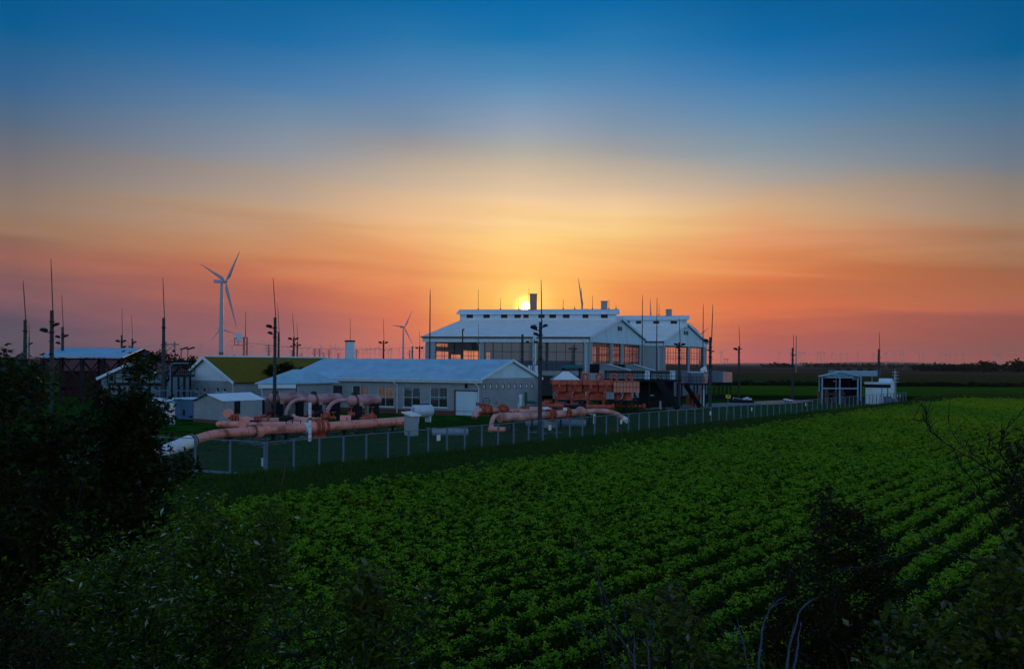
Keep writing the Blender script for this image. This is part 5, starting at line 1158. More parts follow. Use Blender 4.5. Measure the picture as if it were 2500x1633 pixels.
for i, (a, b) in enumerate(((1363,1392),(1401,1432),(1440,1478),)):   # fan hoods
    q = MB(); q.hexa([(kx(a),Yk+.7,kz(977)),(kx(b),Yk+.7,kz(977)),(kx(b),Yk+3.5,kz(977)),(kx(a),Yk+3.5,kz(977))],[(kx(a+4),Yk+1.0,kz(957.2)),(kx(b-2),Yk+1.0,kz(957.2)),(kx(b-2),Yk+3.2,kz(957.2)),(kx(a+4),Yk+3.2,kz(957.2))]); q.bar((kx(a)+.02,Yk+.78,kz(969)),(kx(b),Yk+.78,kz(969)),.06); q.build('fan_hood', M['cooler'], T)
g0, g1, zt, zb = kx(1497.5), kx(1563), kz(931), kz(957.5)
q = MB(); q.hexa([(g0,Yk-.05,zb),(g1,Yk+.7,zb),(g1,Yk+4.2,zb),(g0,Yk+4.2,zb)],[(g0,Yk-.05,zt),(g1,Yk+.7,zt),(g1,Yk+4.2,zt),(g0,Yk+4.2,zt)]); q.build('end_panel', M['coolpink'], T)
q = MB()
for i in range(9):
    f_ = i/8; x = g0+(g1-g0)*f_; y = Yk-.09+.75*f_; q.bar((x,y,zb-.03),(x,y,zt+.05),.06)
for j in range(3): z = zb+(zt-zb)*j/2; q.bar((g0,Yk-.10,z),(g1,Yk+.65,z),.06)
q.build('panel_frame', M['rust'], T)
for a, b in ((1503,1519),(1523,1548)):
    q = MB(); q.tube([(kx((a+b)/2),Yk+1.6,kz(958)),(kx((a+b)/2),Yk+1.6,kz(968)),(kx((a+b)/2),Yk+1.6,kz(974)),(kx((a+b)/2),Yk+1.6,kz(977))],[(b-a)*k*.36,(b-a)*k*.40,(b-a)*k*.5,(b-a)*k*.56],18); q.build('fan_duct', M['cooler'], T)
for x in (1430,1466,1503,1540):   # goose necks
    q = MB(); r_ = .36; xc = kx(x); zt0 = kz(930); pts = [(xc-r_,Yk+1.8,zt0-.05),(xc-r_,Yk+1.8,zt0+.55)]+[(xc-r_*math.cos(a_),Yk+1.8,zt0+.55+r_*math.sin(a_)) for a_ in [math.pi*i_/8 for i_ in range(1,9)]]+[(xc+r_,Yk+1.8,zt0+.1),(xc+r_,Yk+1.8,zt0-.05)]
    q.tube(pts, .15, 14); q.cyl((xc+r_,Yk+1.8,zt0+.2),(xc+r_,Yk+1.8,zt0+.32),.24,.24,14); q.build('goose_neck', M['cooler'], T)
for x in (1363,1401,1439,1478):   # down pipes with valves
    xc = kx(x); q = MB(); y = Yk-.45
    q.tube(smooth_path([(xc+.1,Yk+.1,kz(940)),(xc+.1,y,kz(942)),(xc+.1,y,kz(950)),(xc-.05,y,kz(955)),(xc-.22,y,kz(962)),(xc-.28,y,kz(970)),(xc-.28,y,kz(986))],4), .14, 12)
    for yy in (946,949,967,970,976,979): q.cyl((xc+(.1 if yy<955 else -.28),y,kz(yy)),(xc+(.1 if yy<955 else -.28),y,kz(yy)+.1),.24,.24,12)
    q.build('down_pipe', M['cooler'], T); handwheel(T, (xc-.1, y-.35, kz(974)), .2, (0,-1,0), .3, 'rust')
q = MB(); a = P(1322,990,Yk-1); b = P(1496,994,Yk-1.2); q.tube([a,b], 6.0*k, 22); q.cyl(b-Vector((.05,0,0)), b+Vector((.12,0,0)), 9.4*k, 9.4*k, 26); q.build('header_pipe', M['cooler'], T)
q = MB(); a = P(1470,989,Yk+3); b = P(1570,992.5,Yk+3); q.tube([a,b], 4.2*k, 18); q.cyl(b-Vector((.05,0,0)), b+Vector((.3,0,0)), 8*k, 8.0*k, 26); q.build('header_pipe', M['cooler'], T)
q = MB(); q.tube(smooth_path([P(1318,999,Yk-1),P(1320,992,Yk-1),P(1328,984,Yk-1),P(1340,984,Yk-1)],5), .28, 14); q.build('elbow', M['cooler'], T)
for x in (1330,1335,1341,1347): flange(T, P(x,981,Yk), (1,0,.2), .36, .06, .07)
for x in (1352,1392,1432,1472,1500,1532,1560):
    for dy in (1.0,3.6):
        q = MB(); xx = kx(x); q.box((xx,Yk+dy,kz(977)/2),(.22,.22,kz(977))); q.build('leg', M['steel'], T)
q = MB(); q.box((kx(1455),Yk+2.2,kz(979)),(kx(1562)-kx(1350),3.4,.22))
for a_, b_ in ((1352,1392),(1472,1500),(1532,1560)): q.bar((kx(a_),Yk+.95,.3),(kx(b_),Yk+.95,kz(979)),.1)
q.build('frame_beam', M['steel'], T)
q = MB(); a = P(1398,993,98); q.cyl(a-Vector((1.0,0,0)), a+Vector((1.2,0,0)), .25,.25,14); q.cyl(a+Vector((.7,0,0)), a+Vector((1.5,0,0)), .42,.36,14); q.cyl((a.x,a.y,0),(a.x,a.y,a.z),.12,.12,8)
single(q, 'motor_actuator', M['steel'], 'dark motor actuator in front of the orange header pipe', 'actuator')

# ---- pyramid roofed kiosk and dark roof behind
Y = 119.0; T = thing('kiosk', 'small kiosk with pale pyramid roof behind the orange cooler bank', 'kiosk', GY(1382,Y))
x0, x1, xm0, xm1 = P(1346,928,Y).x, P(1420,928,Y).x, P(1375,905,Y).x, P(1391,905,Y).x; z0, z1 = P(1382,928,Y).z, P(1382,906,Y).z
q = MB(); q.box(((x0+x1)/2,Y+2.1,(z0-.1)/2),(x1-x0-.8,3.4,z0-.1)); q.build('wall', M['grey'], T)
q = MB(); v = [(x0,Y,z0),(x1,Y,z0),(x1,Y+4.2,z0),(x0,Y+4.2,z0),(xm0,Y+1.7,z1),(xm1,Y+1.7,z1),(xm1,Y+2.5,z1),(xm0,Y+2.5,z1)]
q.add(v,[(0,1,5,4),(1,2,6,5),(2,3,7,6),(3,0,4,7),(4,5,6,7),(3,2,1,0)]); q.build('roof', M['roof_new'], T)
q = MB(); q.bar((xm1,Y+1.7,z1+.02),(x1,Y,z0+.03),.1,.06); q.bar((xm0,Y+1.7,z1+.02),(x0,Y,z0+.03),.1,.06); q.box(((xm0+xm1)/2,Y+2.1,z1+.12),(xm1-xm0,.9,.2)); q.build('hip_cap', M['steel'], T)
Y = 128.0; x0, x1 = P(1372,900,Y).x, P(1424,900,Y).x; zt, zb = P(1380,890.5,Y).z, P(1380,898,Y).z
T = thing('dark_shelter', 'dark green roofed shelter against the glazed front of the large hall', 'shelter', ((x0+x1)/2,Y,0))
q = MB(); q.hexa([(x0,Y,zb),(x1,Y,zb),(x1,Y+4,zb),(x0,Y+4,zb)],[(x0+.6,Y+1.9,zt),(x1+.0,Y+1.9,zt),(x1+0,Y+2.1,zt),(x0+.6,Y+2.1,zt)]); q.build('roof', M['greenpaint'], T)
for a_ in (x0+.3, x1-.3):
    for b_ in (.4,3.6): q = MB(); q.box((a_,Y+b_,zb/2),(.2,.2,zb)); q.build('post', M['steel'], T)
# twin white cylinders and the tall stack
for x, lab in ((1294,'left of the two white cylinders behind the workshop gable roof'),(1308,'right of the two white cylinders behind the workshop gable roof')):
    Y = 122.0; p = GY(x,Y); zt = P(x,892,Y).z; T = thing('white_cylinder', lab, 'cylinder tank', p, 'white cylinders behind the workshop gable')
    q = MB(); q.cyl((p.x,p.y,0),(p.x,p.y,zt),5.0*Y/F,5.0*Y/F,20); q.build('shell', M['white'], T)
    q = MB(); q.cyl((p.x,p.y,zt),(p.x,p.y,zt+.15),3.2*Y/F,3.2*Y/F,18); q.build('cap', M['bluebox'], T)
Y = 138.0; p = GY(1305,Y); T = thing('exhaust_stack', 'slim pale exhaust pipe against the hall glazing just left of the near lamp pole', 'stack', p)
zt = P(1305,792,Y).z; q = MB(); q.cyl((p.x,p.y,0),(p.x,p.y,zt),.28,.28,16); q.build('shaft', M['clad'], T); q = MB(); q.cyl((p.x,p.y,zt-.2),(p.x,p.y,zt),.34,.34,16); q.build('rim', M['grey'], T)
# slim pipes in front of the large hall
Y = 139.0; p = GY(1129,Y); q = MB(); zt = P(1129,806,Y).z; q.cyl((p.x,Y,0),(p.x,Y,zt),.13,.11,10); q.tube([(p.x,Y,zt-.1),(p.x+.05,Y,zt+.12),(p.x+.28,Y,zt+.1)],.13,8)
single(q, 'exhaust_pipe', M['rod'], 'slim dark exhaust pipe with bent cap in front of the hall glazing', 'pipe')
Y = 118.0; p = GY(1300,Y); q = MB(); zt = P(1300,828,Y).z
for a_ in (-.22,.22):
    for b_ in (-.22,.22): q.bar((p.x+a_,Y+b_,0),(p.x+a_,Y+b_,zt),.07)
for i in range(int(zt/.55)):
    z = .4+i*.55; s_ = 1 if i%2 else -1; q.bar((p.x-.22*s_,Y-.22,z),(p.x+.22*s_,Y-.22,min(z+.55,zt)),.045); q.bar((p.x-.22*s_,Y+.22,z),(p.x+.22*s_,Y+.22,min(z+.55,zt)),.045)
for a_ in (-.7,.5): q.box((p.x+a_,Y-.2,zt-.4),(.5,.25,.3))
single(q, 'lattice_mast', M['steel'], 'thin dark lattice mast in front of the hall, left of the near lamp pole', 'mast')
# ---- filter houses on the dark platform
Y = 128.0
def X_(x, Y=Y): return P(x,950,Y).x
def Z_(y, x=1600, Y=Y): return P(x,y,Y).z
def filt(xa, xb, xc, xd, xe, xf, xg, label):
    T = thing('filter_house', label, 'filter house', GY((xa+xg)/2,Y), 'air filter houses beside the halls'); zt = Z_(889.5)
    q = MB(); q.hexa([(X_(xa),Y+2,Z_(912)),(X_(xb),Y+2,Z_(912)),(X_(xb),Y+4,Z_(912)),(X_(xa),Y+4,Z_(912))],[(X_(xa),Y+2,zt-.02),(X_(xb),Y+2,zt-.02),(X_(xb),Y+4,zt-.02),(X_(xa),Y+4,zt-.02)]); q.build('intake', M['steel'], T)
    q = MB(); q.hexa([(X_(xb),Y+.4,Z_(905)),(X_(xc),Y+.4,Z_(905)),(X_(xc),Y+4,Z_(905)),(X_(xb),Y+4,Z_(905))],[(X_(xb),Y+.4,zt),(X_(xc),Y+.4,zt),(X_(xc),Y+4,zt),(X_(xb),Y+4,zt)]); q.build('plenum', M['cyanbox'], T)
    q = MB(); v = [(X_(xc)+.01,Y+.5,Z_(905)),(X_(xd),Y+.5,Z_(905)),(X_(xc)+.01,Y+.5,zt-.04)]; w_ = [(a,b+3.4,c) for a,b,c in v]; q.add(v+w_,[(0,1,2),(5,4,3),(0,3,4,1),(1,4,5,2),(2,5,3,0)]); q.build('hood', M['cyanbox'], T)
    q = MB(); q.bar((X_(xc),Y+.45,zt),(X_(xd)+.2,Y+.45,Z_(904.5)),.25,.12); q.build('hood_edge', M['white'], T)
    x0, x1 = X_(xe), X_(xf)
    q = MB(); q.hexa([(x0,Y,Z_(925)),(x1,Y,Z_(925)),(x1,Y+4,Z_(925)),(x0,Y+4,Z_(925))],[(x0,Y,Z_(905)),(x1,Y,Z_(905)),(x1,Y+4,Z_(905)),(x0,Y+4,Z_(905))]); q.build('filter_box', M['cyanbox'], T)
    q = MB(); q.box(((x0+x1)/2,Y-.06,Z_(908)),(x1-x0,.1,Z_(905)-Z_(911))); q.build('louvre_band', M['steel'], T)
    q = MB(); n = 14
    for i in range(n): q.box((x0+(x1-x0)*(i+.5)/n,Y-.14,Z_(907.5)),(.12,.06,.14))
    q.build('louvre', M['cyanbox'], T)
    q = MB(); q.box(((X_(xf)+X_(xg))/2+.005,Y+1.5,(Z_(905)+Z_(926))/2),(X_(xg)-X_(xf)-.01,3.2,Z_(905)-Z_(926))); q.build('end_duct', M['clad'], T)
filt(1445,1466,1483,1538,1483,1574,1586,'left air filter house with sloping hood, in front of the large hall gable')
filt(1517,1529,1548,1597,1589,1635,1648,'right air filter house with sloping hood, in front of the smaller hall')
zd = Z_(926)
T = thing('service_platform', 'long black steel service platform with railing under the air filter houses', 'platform', GY(1560,Y))
x0, x1 = X_(1470), X_(1655)
q = MB(); q.box(((x0+x1)/2,Y+.9,zd-.15),(x1-x0,6.4,.3)); q.build('deck', M['steel'], T)
q = MB(); n = 16
for i in range(n+1): x = x0+(x1-x0)*i/n; q.bar((x,Y-2.2,zd),(x,Y-2.2,zd+1.1),.06)
for z in (.55,1.1): q.bar((x0,Y-2.2,zd+z),(x1,Y-2.2,zd+z),.06)
q.build('railing', M['steel'], T)
for i in range(6):
    x = x0+.2+(x1-x0-.4)*i/5
    for dy in (-2.0,3.6): q = MB(); q.box((x,Y+dy,(zd-.3)/2),(.25,.25,zd-.3)); q.build('leg', M['steel'], T)
q = MB(); q.bar((X_(1596),Y-2.6,zd),(X_(1637),Y-6.0,.1),.12,.9); q.bar((X_(1596),Y-3.0,zd+1),(X_(1637),Y-6.4,1.1),.06)
q.build('stair', M['steel'], T)
q = MB(); q.bar((X_(1500),Y-2,.3),(X_(1530),Y-2,zd-.3),.12); q.bar((X_(1560),Y-2,.3),(X_(1530),Y-2,zd-.3),.12); q.build('brace', M['steel'], T)
T = thing('machine_housing', 'black machine housing below the service platform, with two vertical joints', 'machine', GY(1600,Y))
q = MB(); q.box(((X_(1568)+X_(1650))/2,Y+2.5,(zd-.4)/2),(X_(1650)-X_(1568),1.8,zd-.4)); q.build('body', M['steel'], T)
q = MB(); q.box((X_(1622),Y+.8,Z_(940)),(.5,.5,1.6)); q.build('gauge_board', M['grey'], T)
q = MB(); q.box((X_(1588),Y-1.0,Z_(964.5)),(.7,.1,.09)); q.build('lamp', M['whiter'], T)
for i, x in enumerate((1566,)): pass
T = thing('equipment_cabinet', 'blue equipment cabin raised on steel legs below the smaller hall windows', 'cabin', GY(1702,133)); Yq = 133.0
x0, x1, x2 = P(1688,920,Yq).x, P(1718,920,Yq).x, P(1728,920,Yq).x; z0, z1 = P(1700,936,Yq).z, P(1700,910,Yq).z
q = MB(); q.hexa([(x0,Yq,z0),(x1,Yq,z0),(x1,Yq+3,z0),(x0,Yq+3,z0)],[(x0,Yq,z1),(x1,Yq,z1),(x1,Yq+3,z1),(x0,Yq+3,z1)]); q.build('body', M['bluegrey'], T)
q = MB(); q.box(((x1+x2)/2+.01,Yq+1.2,(z0+z1)/2),(x2-x1-.02,2.4,z1-z0-.3)); q.build('side_panel', M['coolpink'], T)
q = MB(); q.hexa([(x0-.1,Yq-.1,z1),(x1+.1,Yq-.1,z1),(x1+.1,Yq+3.1,z1),(x0-.1,Yq+3.1,z1)],[(x0-.1,Yq-.1,z1+.1),(x1+.1,Yq-.1,z1+.1),(x1+.1,Yq+3.1,z1+.1),(x0-.1,Yq+3.1,z1+.1)]); q.build('roof', M['white'], T)
q = MB(); q.cyl((P(1725,901,Yq).x-.6,Yq+1,P(1725,901,Yq).z-.2),(P(1725,901,Yq).x,Yq+.6,P(1725,901,Yq).z),.28,.5,14); q.build('bright_cowl', M['whiter'], T)
q = MB(); xr0, xr1 = P(1660,937,Yq).x, P(1735,937,Yq).x; q.box(((xr0+xr1)/2,Yq+1,z0-.12),(xr1-xr0,4.2,.2))
for i in range(9): x = xr0+(xr1-xr0)*i/8; q.bar((x,Yq-1.0,z0),(x,Yq-1.0,z0+1.0),.05)
for z in (.5,1.0): q.bar((xr0,Yq-1,z0+z),(xr1,Yq-1,z0+z),.05)
q.build('walkway', M['steel'], T)
for x in (1662,1692,1712,1732):
    for dy in (-.8,2.8): xx = P(x,937,Yq).x; q = MB(); q.box((xx,Yq+dy,(z0-.2)/2),(.2,.2,z0-.2)); q.build('leg', M['steel'], T)
q = MB(); q.bar((P(1668,937,Yq).x,Yq-1.5,z0-.1),(P(1694,985,Yq).x,Yq-4.5,.1),.12,.8); q.build('stair', M['steel'], T)
q = MB(); xx = P(1702,937,Yq).x; q.box((xx,Yq+1.6,1.0),(1.0,.8,2.0)); q.box((xx-1.0,Yq+2,.9),(.4,.8,1.8)); q.build('orange_panel', M['rust'], T)
q = MB(); xx = P(1720,937,Yq).x; q.cyl((xx,Yq+1.6,0),(xx,Yq+1.6,2.6),.35,.35,14); q.build('white_cylinder', M['clad'], T)
Yd = 152.0; T = thing('raised_duct', 'raised grey duct box with pale end on braced black legs, right of the halls', 'duct', GY(1762,Yd))
xa, xb, xc = P(1722,920,Yd).x, P(1765,920,Yd).x, P(1787,920,Yd+.8).x; z0 = P(1765,933,Yd).z
q = MB(); q.hexa([(xa,Yd,z0),(xb,Yd,z0),(xb,Yd+3.4,z0),(xa,Yd+3.4,z0)],[(xa,Yd,P(1722,902,Yd).z),(xb,Yd,P(1765,906.5,Yd).z),(xb,Yd+3.4,P(1765,906.5,Yd).z),(xa,Yd+3.4,P(1722,902,Yd).z)]); q.build('duct_body', M['bluegrey'], T)
q = MB(); q.hexa([(xb+.004,Yd-.02,z0),(xc,Yd+.6,z0),(xc,Yd+3.2,z0),(xb+.004,Yd+3.2,z0)],[(xb+.004,Yd-.02,P(1765,906.5,Yd).z),(xc,Yd+.6,P(1787,909,Yd).z),(xc,Yd+3.2,P(1787,909,Yd).z),(xb+.004,Yd+3.2,P(1765,906.5,Yd).z)]); q.build('pale_end', M['coolpink'], T)
for x in (1744,1765,1785):
    for dy in (.2,3.0): xx = P(x,937,Yd).x; q = MB(); q.box((xx,Yd+dy,z0/2),(.2,.2,z0)); q.build('leg', M['steel'], T)
q = MB()
for a_, b_ in ((1744,1755),(1765,1754),(1765,1775),(1785,1775)): q.bar((P(a_,950,Yd).x,Yd+.2,z0-1.3),(P(b_,950,Yd).x,Yd+.2,z0-.1),.1)
q.bar((P(1740,937,Yd).x,Yd+.1,z0-.12),(P(1788,937,Yd).x,Yd+.1,z0-.12),.2); q.build('brace', M['steel'], T)
# valve skid by the road, bollard post
Ys = 147.0; T = thing('valve_skid', 'low dark skid with small white valves beside the road at right', 'skid', GY(1815,Ys))
q = MB(); q.box((P(1812,980,Ys).x,Ys,.35),(3.4,1.6,.3)); q.box((P(1812,980,Ys).x,Ys,.1),(3.8,1.2,.2)); q.build('base', M['steel'], T)
for x, y in ((1818,974),(1824,972),(1831,975),(1826,979)):
    c = P(x,y,Ys-.4); q = MB(); q.cyl(c-Vector((.28,0,0)),c+Vector((.28,0,.06)),.16,.16,10); q.cyl((c.x,c.y,.4),c,.08,.08,8); q.build('white_valve', M['white'], T)
q = MB(); q.bar(P(1790,970,Ys),P(1812,974,Ys),.07); q.bar(P(1790,970,Ys),(P(1790,970,Ys).x,Ys,.2),.06); q.build('rail', M['clad'], T)
q = MB(); a = G(1612,999); q.cyl(a, a+Vector((0,0,1.2)), .16,.16,10); single(q, 'bollard', M['grey'], 'pale short bollard on the grass left of the road', 'bollard')

# ---- white marker posts
for (x0,x1,yt,yb,lab) in ((659.5,667,979,1017,'white marker post beside the tall lamp pole, in front of the left vessel'),(753,760,982.5,1030,'white marker post behind the main pipeline, in front of the middle vessel'),(753,760,1026,1078,'white marker post standing in front of the main pipeline near the fence')):
    b_ = G((x0+x1)/2, yb); zt = P((x0+x1)/2, yt, b_.y).z; T = thing('marker_post', lab, 'marker post', b_, 'white marker posts'); w = (x1-x0)*b_.y/F
    q = MB(); q.box((b_.x,b_.y,zt/2),(w,.12,zt)); q.build('board', M['whiter'], T)
    q = MB(); q.box((b_.x,b_.y-.07,zt*.72),(w*.9,.012,.03)); q.box((b_.x,b_.y-.07,zt*.35),(w*.9,.012,.03)); q.build('joint', M['ink'], T)
b_ = G(1451,1036); zt = P(1451,997.5,b_.y).z; T = thing('marker_post', 'white marker post right of the pink receiver pipeline, behind the fence', 'marker post', b_, 'white marker posts')
q = MB(); q.box((b_.x,b_.y,zt/2),(.26,.12,zt)); q.build('board', M['whiter'], T); q = MB(); q.box((b_.x-.38,b_.y,zt*.8),(.34,.1,zt*.38)); q.build('side_plate', M['clad'], T)

# ---- lamp poles with lightning rods
def fl(T, p, side, z, s=1.0, tilt=.35, arm=.32):
    q = MB(); a = Vector((p.x, p.y-.1, z)); e = a+Vector((side*arm*s, -.1, .0)); q.bar(a, e, .07); q.bar(e, e+Vector((0,0,.16*s)), .05); 
    ar = q.build('arm', M['steel'], T); c = e+Vector((side*.28*s, -.1, .22*s))
    Mx = Matrix.Rotation(-tilt*side, 3, 'Y') @ Matrix.Rotation(.5, 3, 'X'); q = MB(); q.box(c, (.62*s,.36*s,.16*s), M=Mx); q.box(c+Vector((side*-.1*s,.05,.08*s)), (.3*s,.24*s,.12*s), M=Mx); q.build('floodlight', M['steel'], ar)
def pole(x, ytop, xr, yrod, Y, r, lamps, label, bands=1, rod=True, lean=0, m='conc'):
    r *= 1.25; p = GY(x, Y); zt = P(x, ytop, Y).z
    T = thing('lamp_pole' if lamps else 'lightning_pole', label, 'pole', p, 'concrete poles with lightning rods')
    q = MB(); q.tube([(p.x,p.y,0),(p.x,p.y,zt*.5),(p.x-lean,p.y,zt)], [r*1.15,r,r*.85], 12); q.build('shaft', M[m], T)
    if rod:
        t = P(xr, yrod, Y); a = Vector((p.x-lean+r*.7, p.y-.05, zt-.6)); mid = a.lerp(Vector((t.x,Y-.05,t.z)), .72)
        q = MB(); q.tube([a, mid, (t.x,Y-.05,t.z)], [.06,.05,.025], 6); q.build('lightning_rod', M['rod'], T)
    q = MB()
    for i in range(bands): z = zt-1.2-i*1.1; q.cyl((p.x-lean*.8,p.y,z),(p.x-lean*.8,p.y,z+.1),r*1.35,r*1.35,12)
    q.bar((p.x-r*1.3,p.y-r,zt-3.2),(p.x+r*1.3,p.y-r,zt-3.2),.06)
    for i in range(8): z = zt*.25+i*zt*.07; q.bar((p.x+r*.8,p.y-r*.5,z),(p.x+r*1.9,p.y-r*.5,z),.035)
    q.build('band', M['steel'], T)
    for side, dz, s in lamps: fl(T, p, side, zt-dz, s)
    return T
pole(61,781,57,684,88,.15,[], 'leftmost lightning pole at the photo edge, above the dark tree')
pole(126,758,125,632,89,.17,[(-1,2.3,1.1),(1,1.7,1.0)], 'tallest left lamp pole with two spread floodlights, in front of the steel canopy roof', 2)
pole(71,822,71,790,140,.14,[(1,1.3,.8)], 'slim grey lamp pole close behind the leftmost lightning pole', 1, True, 0, 'galv')
pole(152.5,798,151,718,128,.17,[(-1,1.7,1.0),(1,1.6,1.1),(-1,2.6,.9)], 'lamp pole with three small floodlights just right of the tallest left pole')
pole(297,818,298,751,165,.17,[(-1,1.4,1.1),(1,1.4,1.1),(1,2.5,1.1)], 'left of the two lamp poles rising above the ridge of the steel canopy')
pole(323,827,321,770,185,.17,[(1,1.0,1.1),(-1,1.9,.8)], 'right of the two lamp poles rising above the ridge of the steel canopy')
pole(399,776,398,677,100,.16,[], 'bare lightning pole between the steel canopy and the white gabled house')
pole(671,775,667,678,97.5,.155,[(-1,1.25,1.0),(-1,1.95,.8),(1,1.75,.4)], 'tall lamp pole with one raised floodlight, left of the workshop annex', 2)
pole(680,811,678,740,130,.14,[], 'thinner lightning pole close behind the tall lamp pole by the annex')
pole(717,823,714,763,146,.15,[(-1,.5,1.0),(1,.5,1.0),(-1,1.7,.6)], 'lamp pole with paired floodlights rising through the yellow roof')
pole(725.5,835,725,788,190,.15,[(-1,.9,1.0),(1,.9,1.0)], 'smaller lamp pole immediately right of the paired-floodlight pole over the yellow roof')
pole(936,831,936,777,180,.15,[(-1,.7,1.1),(1,.7,1.1),(1,2.2,.5)], 'lamp pole with paired floodlights between the vent tower and the second wind turbine')
pole(1024,845,1024,806,215,.15,[(-1,.7,1.1),(1,.7,1.1)], 'dark lamp pole just left of the large hall')
pole(1006.5,845,1006,845,180,.15,[], 'plain blue grey post between the second wind turbine and the large hall', 1, False, 0, 'galv')
pole(1275,816,1275,816,112,.14,[], 'bare dark pole in front of the workshop gable wall', 2, False)
pole(1319,786,1321,683,76.5,.135,[(-1,.75,1.0),(1,.5,.7),(-1,1.25,.7)], 'near lamp pole between the fence and the hall, right of the sun', 3)
pole(1658,836,1658,775,126,.16,[(-1,.5,.9),(1,.5,.9),(-1,.9,.6)], 'lamp pole in front of the smaller hall gable windows', 2)
pole(1734,823,1740,743,97.5,.14,[(-1,.6,.9),(-1,1.6,.5),(1,1.7,.4)], 'lamp pole at the fence just right of the smaller hall', 3)
pole(1804,845,1804,794,158,.16,[(-1,.8,1.2),(1,.6,.5)], 'lamp pole with one side floodlight beside the valve skid')
pole(1935,849,1937,815,160,.16,[(1,1.5,.5),(-1,1.5,.4)], 'slim lamp pole left of the steel frame shed', 3)
pole(2145.5,852,2146,810,150,.16,[(-1,1.8,.5),(1,1.6,.3)], 'lamp pole in front of the pale building at far right', 2)
# lightning masts standing free by the halls
for x, yt, Y, rb, lab in ((1049,705,140,.13,'free lightning mast at the left corner of the large hall'),(1167.6,790,141,.06,'thin mast in front of the large hall beside its middle downpipe'),(1567.5,720,160,.11,'lightning mast in the valley between the two halls'),(1603,726,160,.11,'lightning mast in front of the smaller hall roof'),(1716,741,180,.12,'dark lightning mast behind the right eave of the smaller hall')):
    if not lab: continue
    p = GY(x,Y); zt = P(x,yt,Y).z; T = thing('lightning_mast', lab, 'mast', p, 'free standing lightning masts')
    q = MB(); q.tube([(p.x,Y,0),(p.x,Y,zt*.6),(p.x,Y,zt*.93),(p.x,Y,zt)],[rb,rb*.8,rb*.55,.025],8); q.build('shaft', M['rod'], T); q = MB(); q.box((p.x,Y,.15),(.6,.6,.3)); q.build('footing', M['conc'], T)
# lattice radio mast with dish
Y = 200.0; p = GY(599,Y); zt = P(599,823,Y).z; T = thing('radio_mast', 'small lattice radio mast with round dish behind the yellow roof', 'radio mast', p)
q = MB(); w = .5
for a_ in (-w,w):
    for b_ in (-w,w): q.bar((p.x+a_,Y+b_,0),(p.x+a_*.7,Y+b_*.7,zt),.11)
n = 14
for i in range(n):
    z0, z1 = zt*i/n, zt*(i+1)/n; s_ = 1 if i%2 else -1; q.bar((p.x-w*s_*.8,Y-w*.8,z0),(p.x+w*s_*.8,Y-w*.8,z1),.06); q.bar((p.x-w*.8,Y-w*.8,z1),(p.x+w*.8,Y-w*.8,z1),.06)
q.build('lattice', M['steel'], T)
q = MB(); q.bar((p.x-2.6,Y-.4,zt-.3),(p.x,Y-.4,zt-.3),.14); q.bar((p.x-2.4,Y-.4,zt-1.9),(p.x,Y-.4,zt-1.9),.12)
for a_ in (-2.4,-1.6): q.bar((p.x+a_,Y-.4,zt-.3),(p.x+a_,Y-.4,zt-1.9),.1)
q.build('bracket', M['steel'], T)
c = P(583,823,Y-.6); q = MB(); dv = Vector((-.5,-.85,0)).normalized(); q.tube([c-dv*.3,c-dv*.15,c,c+dv*.12],[.2,.8,1.05,1.07],22); q.build('dish', M['clad'], T)
q = MB(); q.cyl((p.x,Y,zt),(p.x,Y,P(599,761,Y).z),.10,.05,6); q.build('lightning_rod', M['rod'], T)

# ---- fence
def meshmat():
    m = bpy.data.materials.new('chain_link'); m.use_nodes = True; n = m.node_tree.nodes; l = m.node_tree.links; n.clear()
    o = n.new('ShaderNodeOutputMaterial'); t = n.new('ShaderNodeBsdfTransparent'); d = n.new('ShaderNodeBsdfDiffuse'); d.inputs[0].default_value = (.16,.24,.32,1)
    tc = n.new('ShaderNodeTexCoord'); sp = n.new('ShaderNodeSeparateXYZ'); l.new(tc.outputs['UV'], sp.inputs[0])
    def mt(op,a,b=None):
        q = n.new('ShaderNodeMath'); q.operation = op
        for i,v in enumerate((a,b)):
            if v is None: continue
            if hasattr(v,'links'): l.new(v,q.inputs[i])
            else: q.inputs[i].default_value = v
        return q.outputs[0]
    def wire(e): fr = mt('ABSOLUTE', mt('SUBTRACT', mt('FRACT', mt('MULTIPLY', e, 11.0)), .5)); return mt('LESS_THAN', fr, .027)
    w = mt('MAXIMUM', wire(mt('ADD', sp.outputs[0], sp.outputs[1])), wire(mt('SUBTRACT', sp.outputs[0], sp.outputs[1])))
    mx = n.new('ShaderNodeMixShader'); l.new(w, mx.inputs[0]); l.new(t.outputs[0], mx.inputs[1]); l.new(d.outputs[0], mx.inputs[2]); l.new(mx.outputs[0], o.inputs[0]); return m
T = thing('chain_link_fence', 'long grey chain link fence with steel posts and top rail around the station', 'fence', FA)
L0 = (FB-FA).length; n = 70; hf = 2.0; FC = G(180,1050,2.0); FC = FA+(G(476,1070,2.0).xy.to_3d()-FA)*(16/4.76) ; FC.z = 0
pp = [FA+FD*(L0*i/n) for i in range(n+1)]
dl_ = (FC-FA); Ll = dl_.length; dl_ = dl_/Ll; pl_ = [FA+dl_*2.55*i for i in range(1, int(Ll/2.55)+1)]
pm = MB(); pm.box((0,0,hf/2),(.07,.07,hf)); pm.box((.05,0,hf/2),(.02,.10,hf)) 
o0 = pm.build('post', M['galv'], None); rz = math.atan2(FD.y,FD.x)
def post_at(p, rz_):
    o = o0.copy(); scene.collection.objects.link(o); o.parent = T; o.location = p-T.location; o.rotation_euler = (0,0,rz_); return o
for p in pp: post_at(p, rz)
for p in pl_: post_at(p, math.atan2(dl_.y,dl_.x))
post_at(FA-FD*.16, rz); bpy.data.objects.remove(o0)
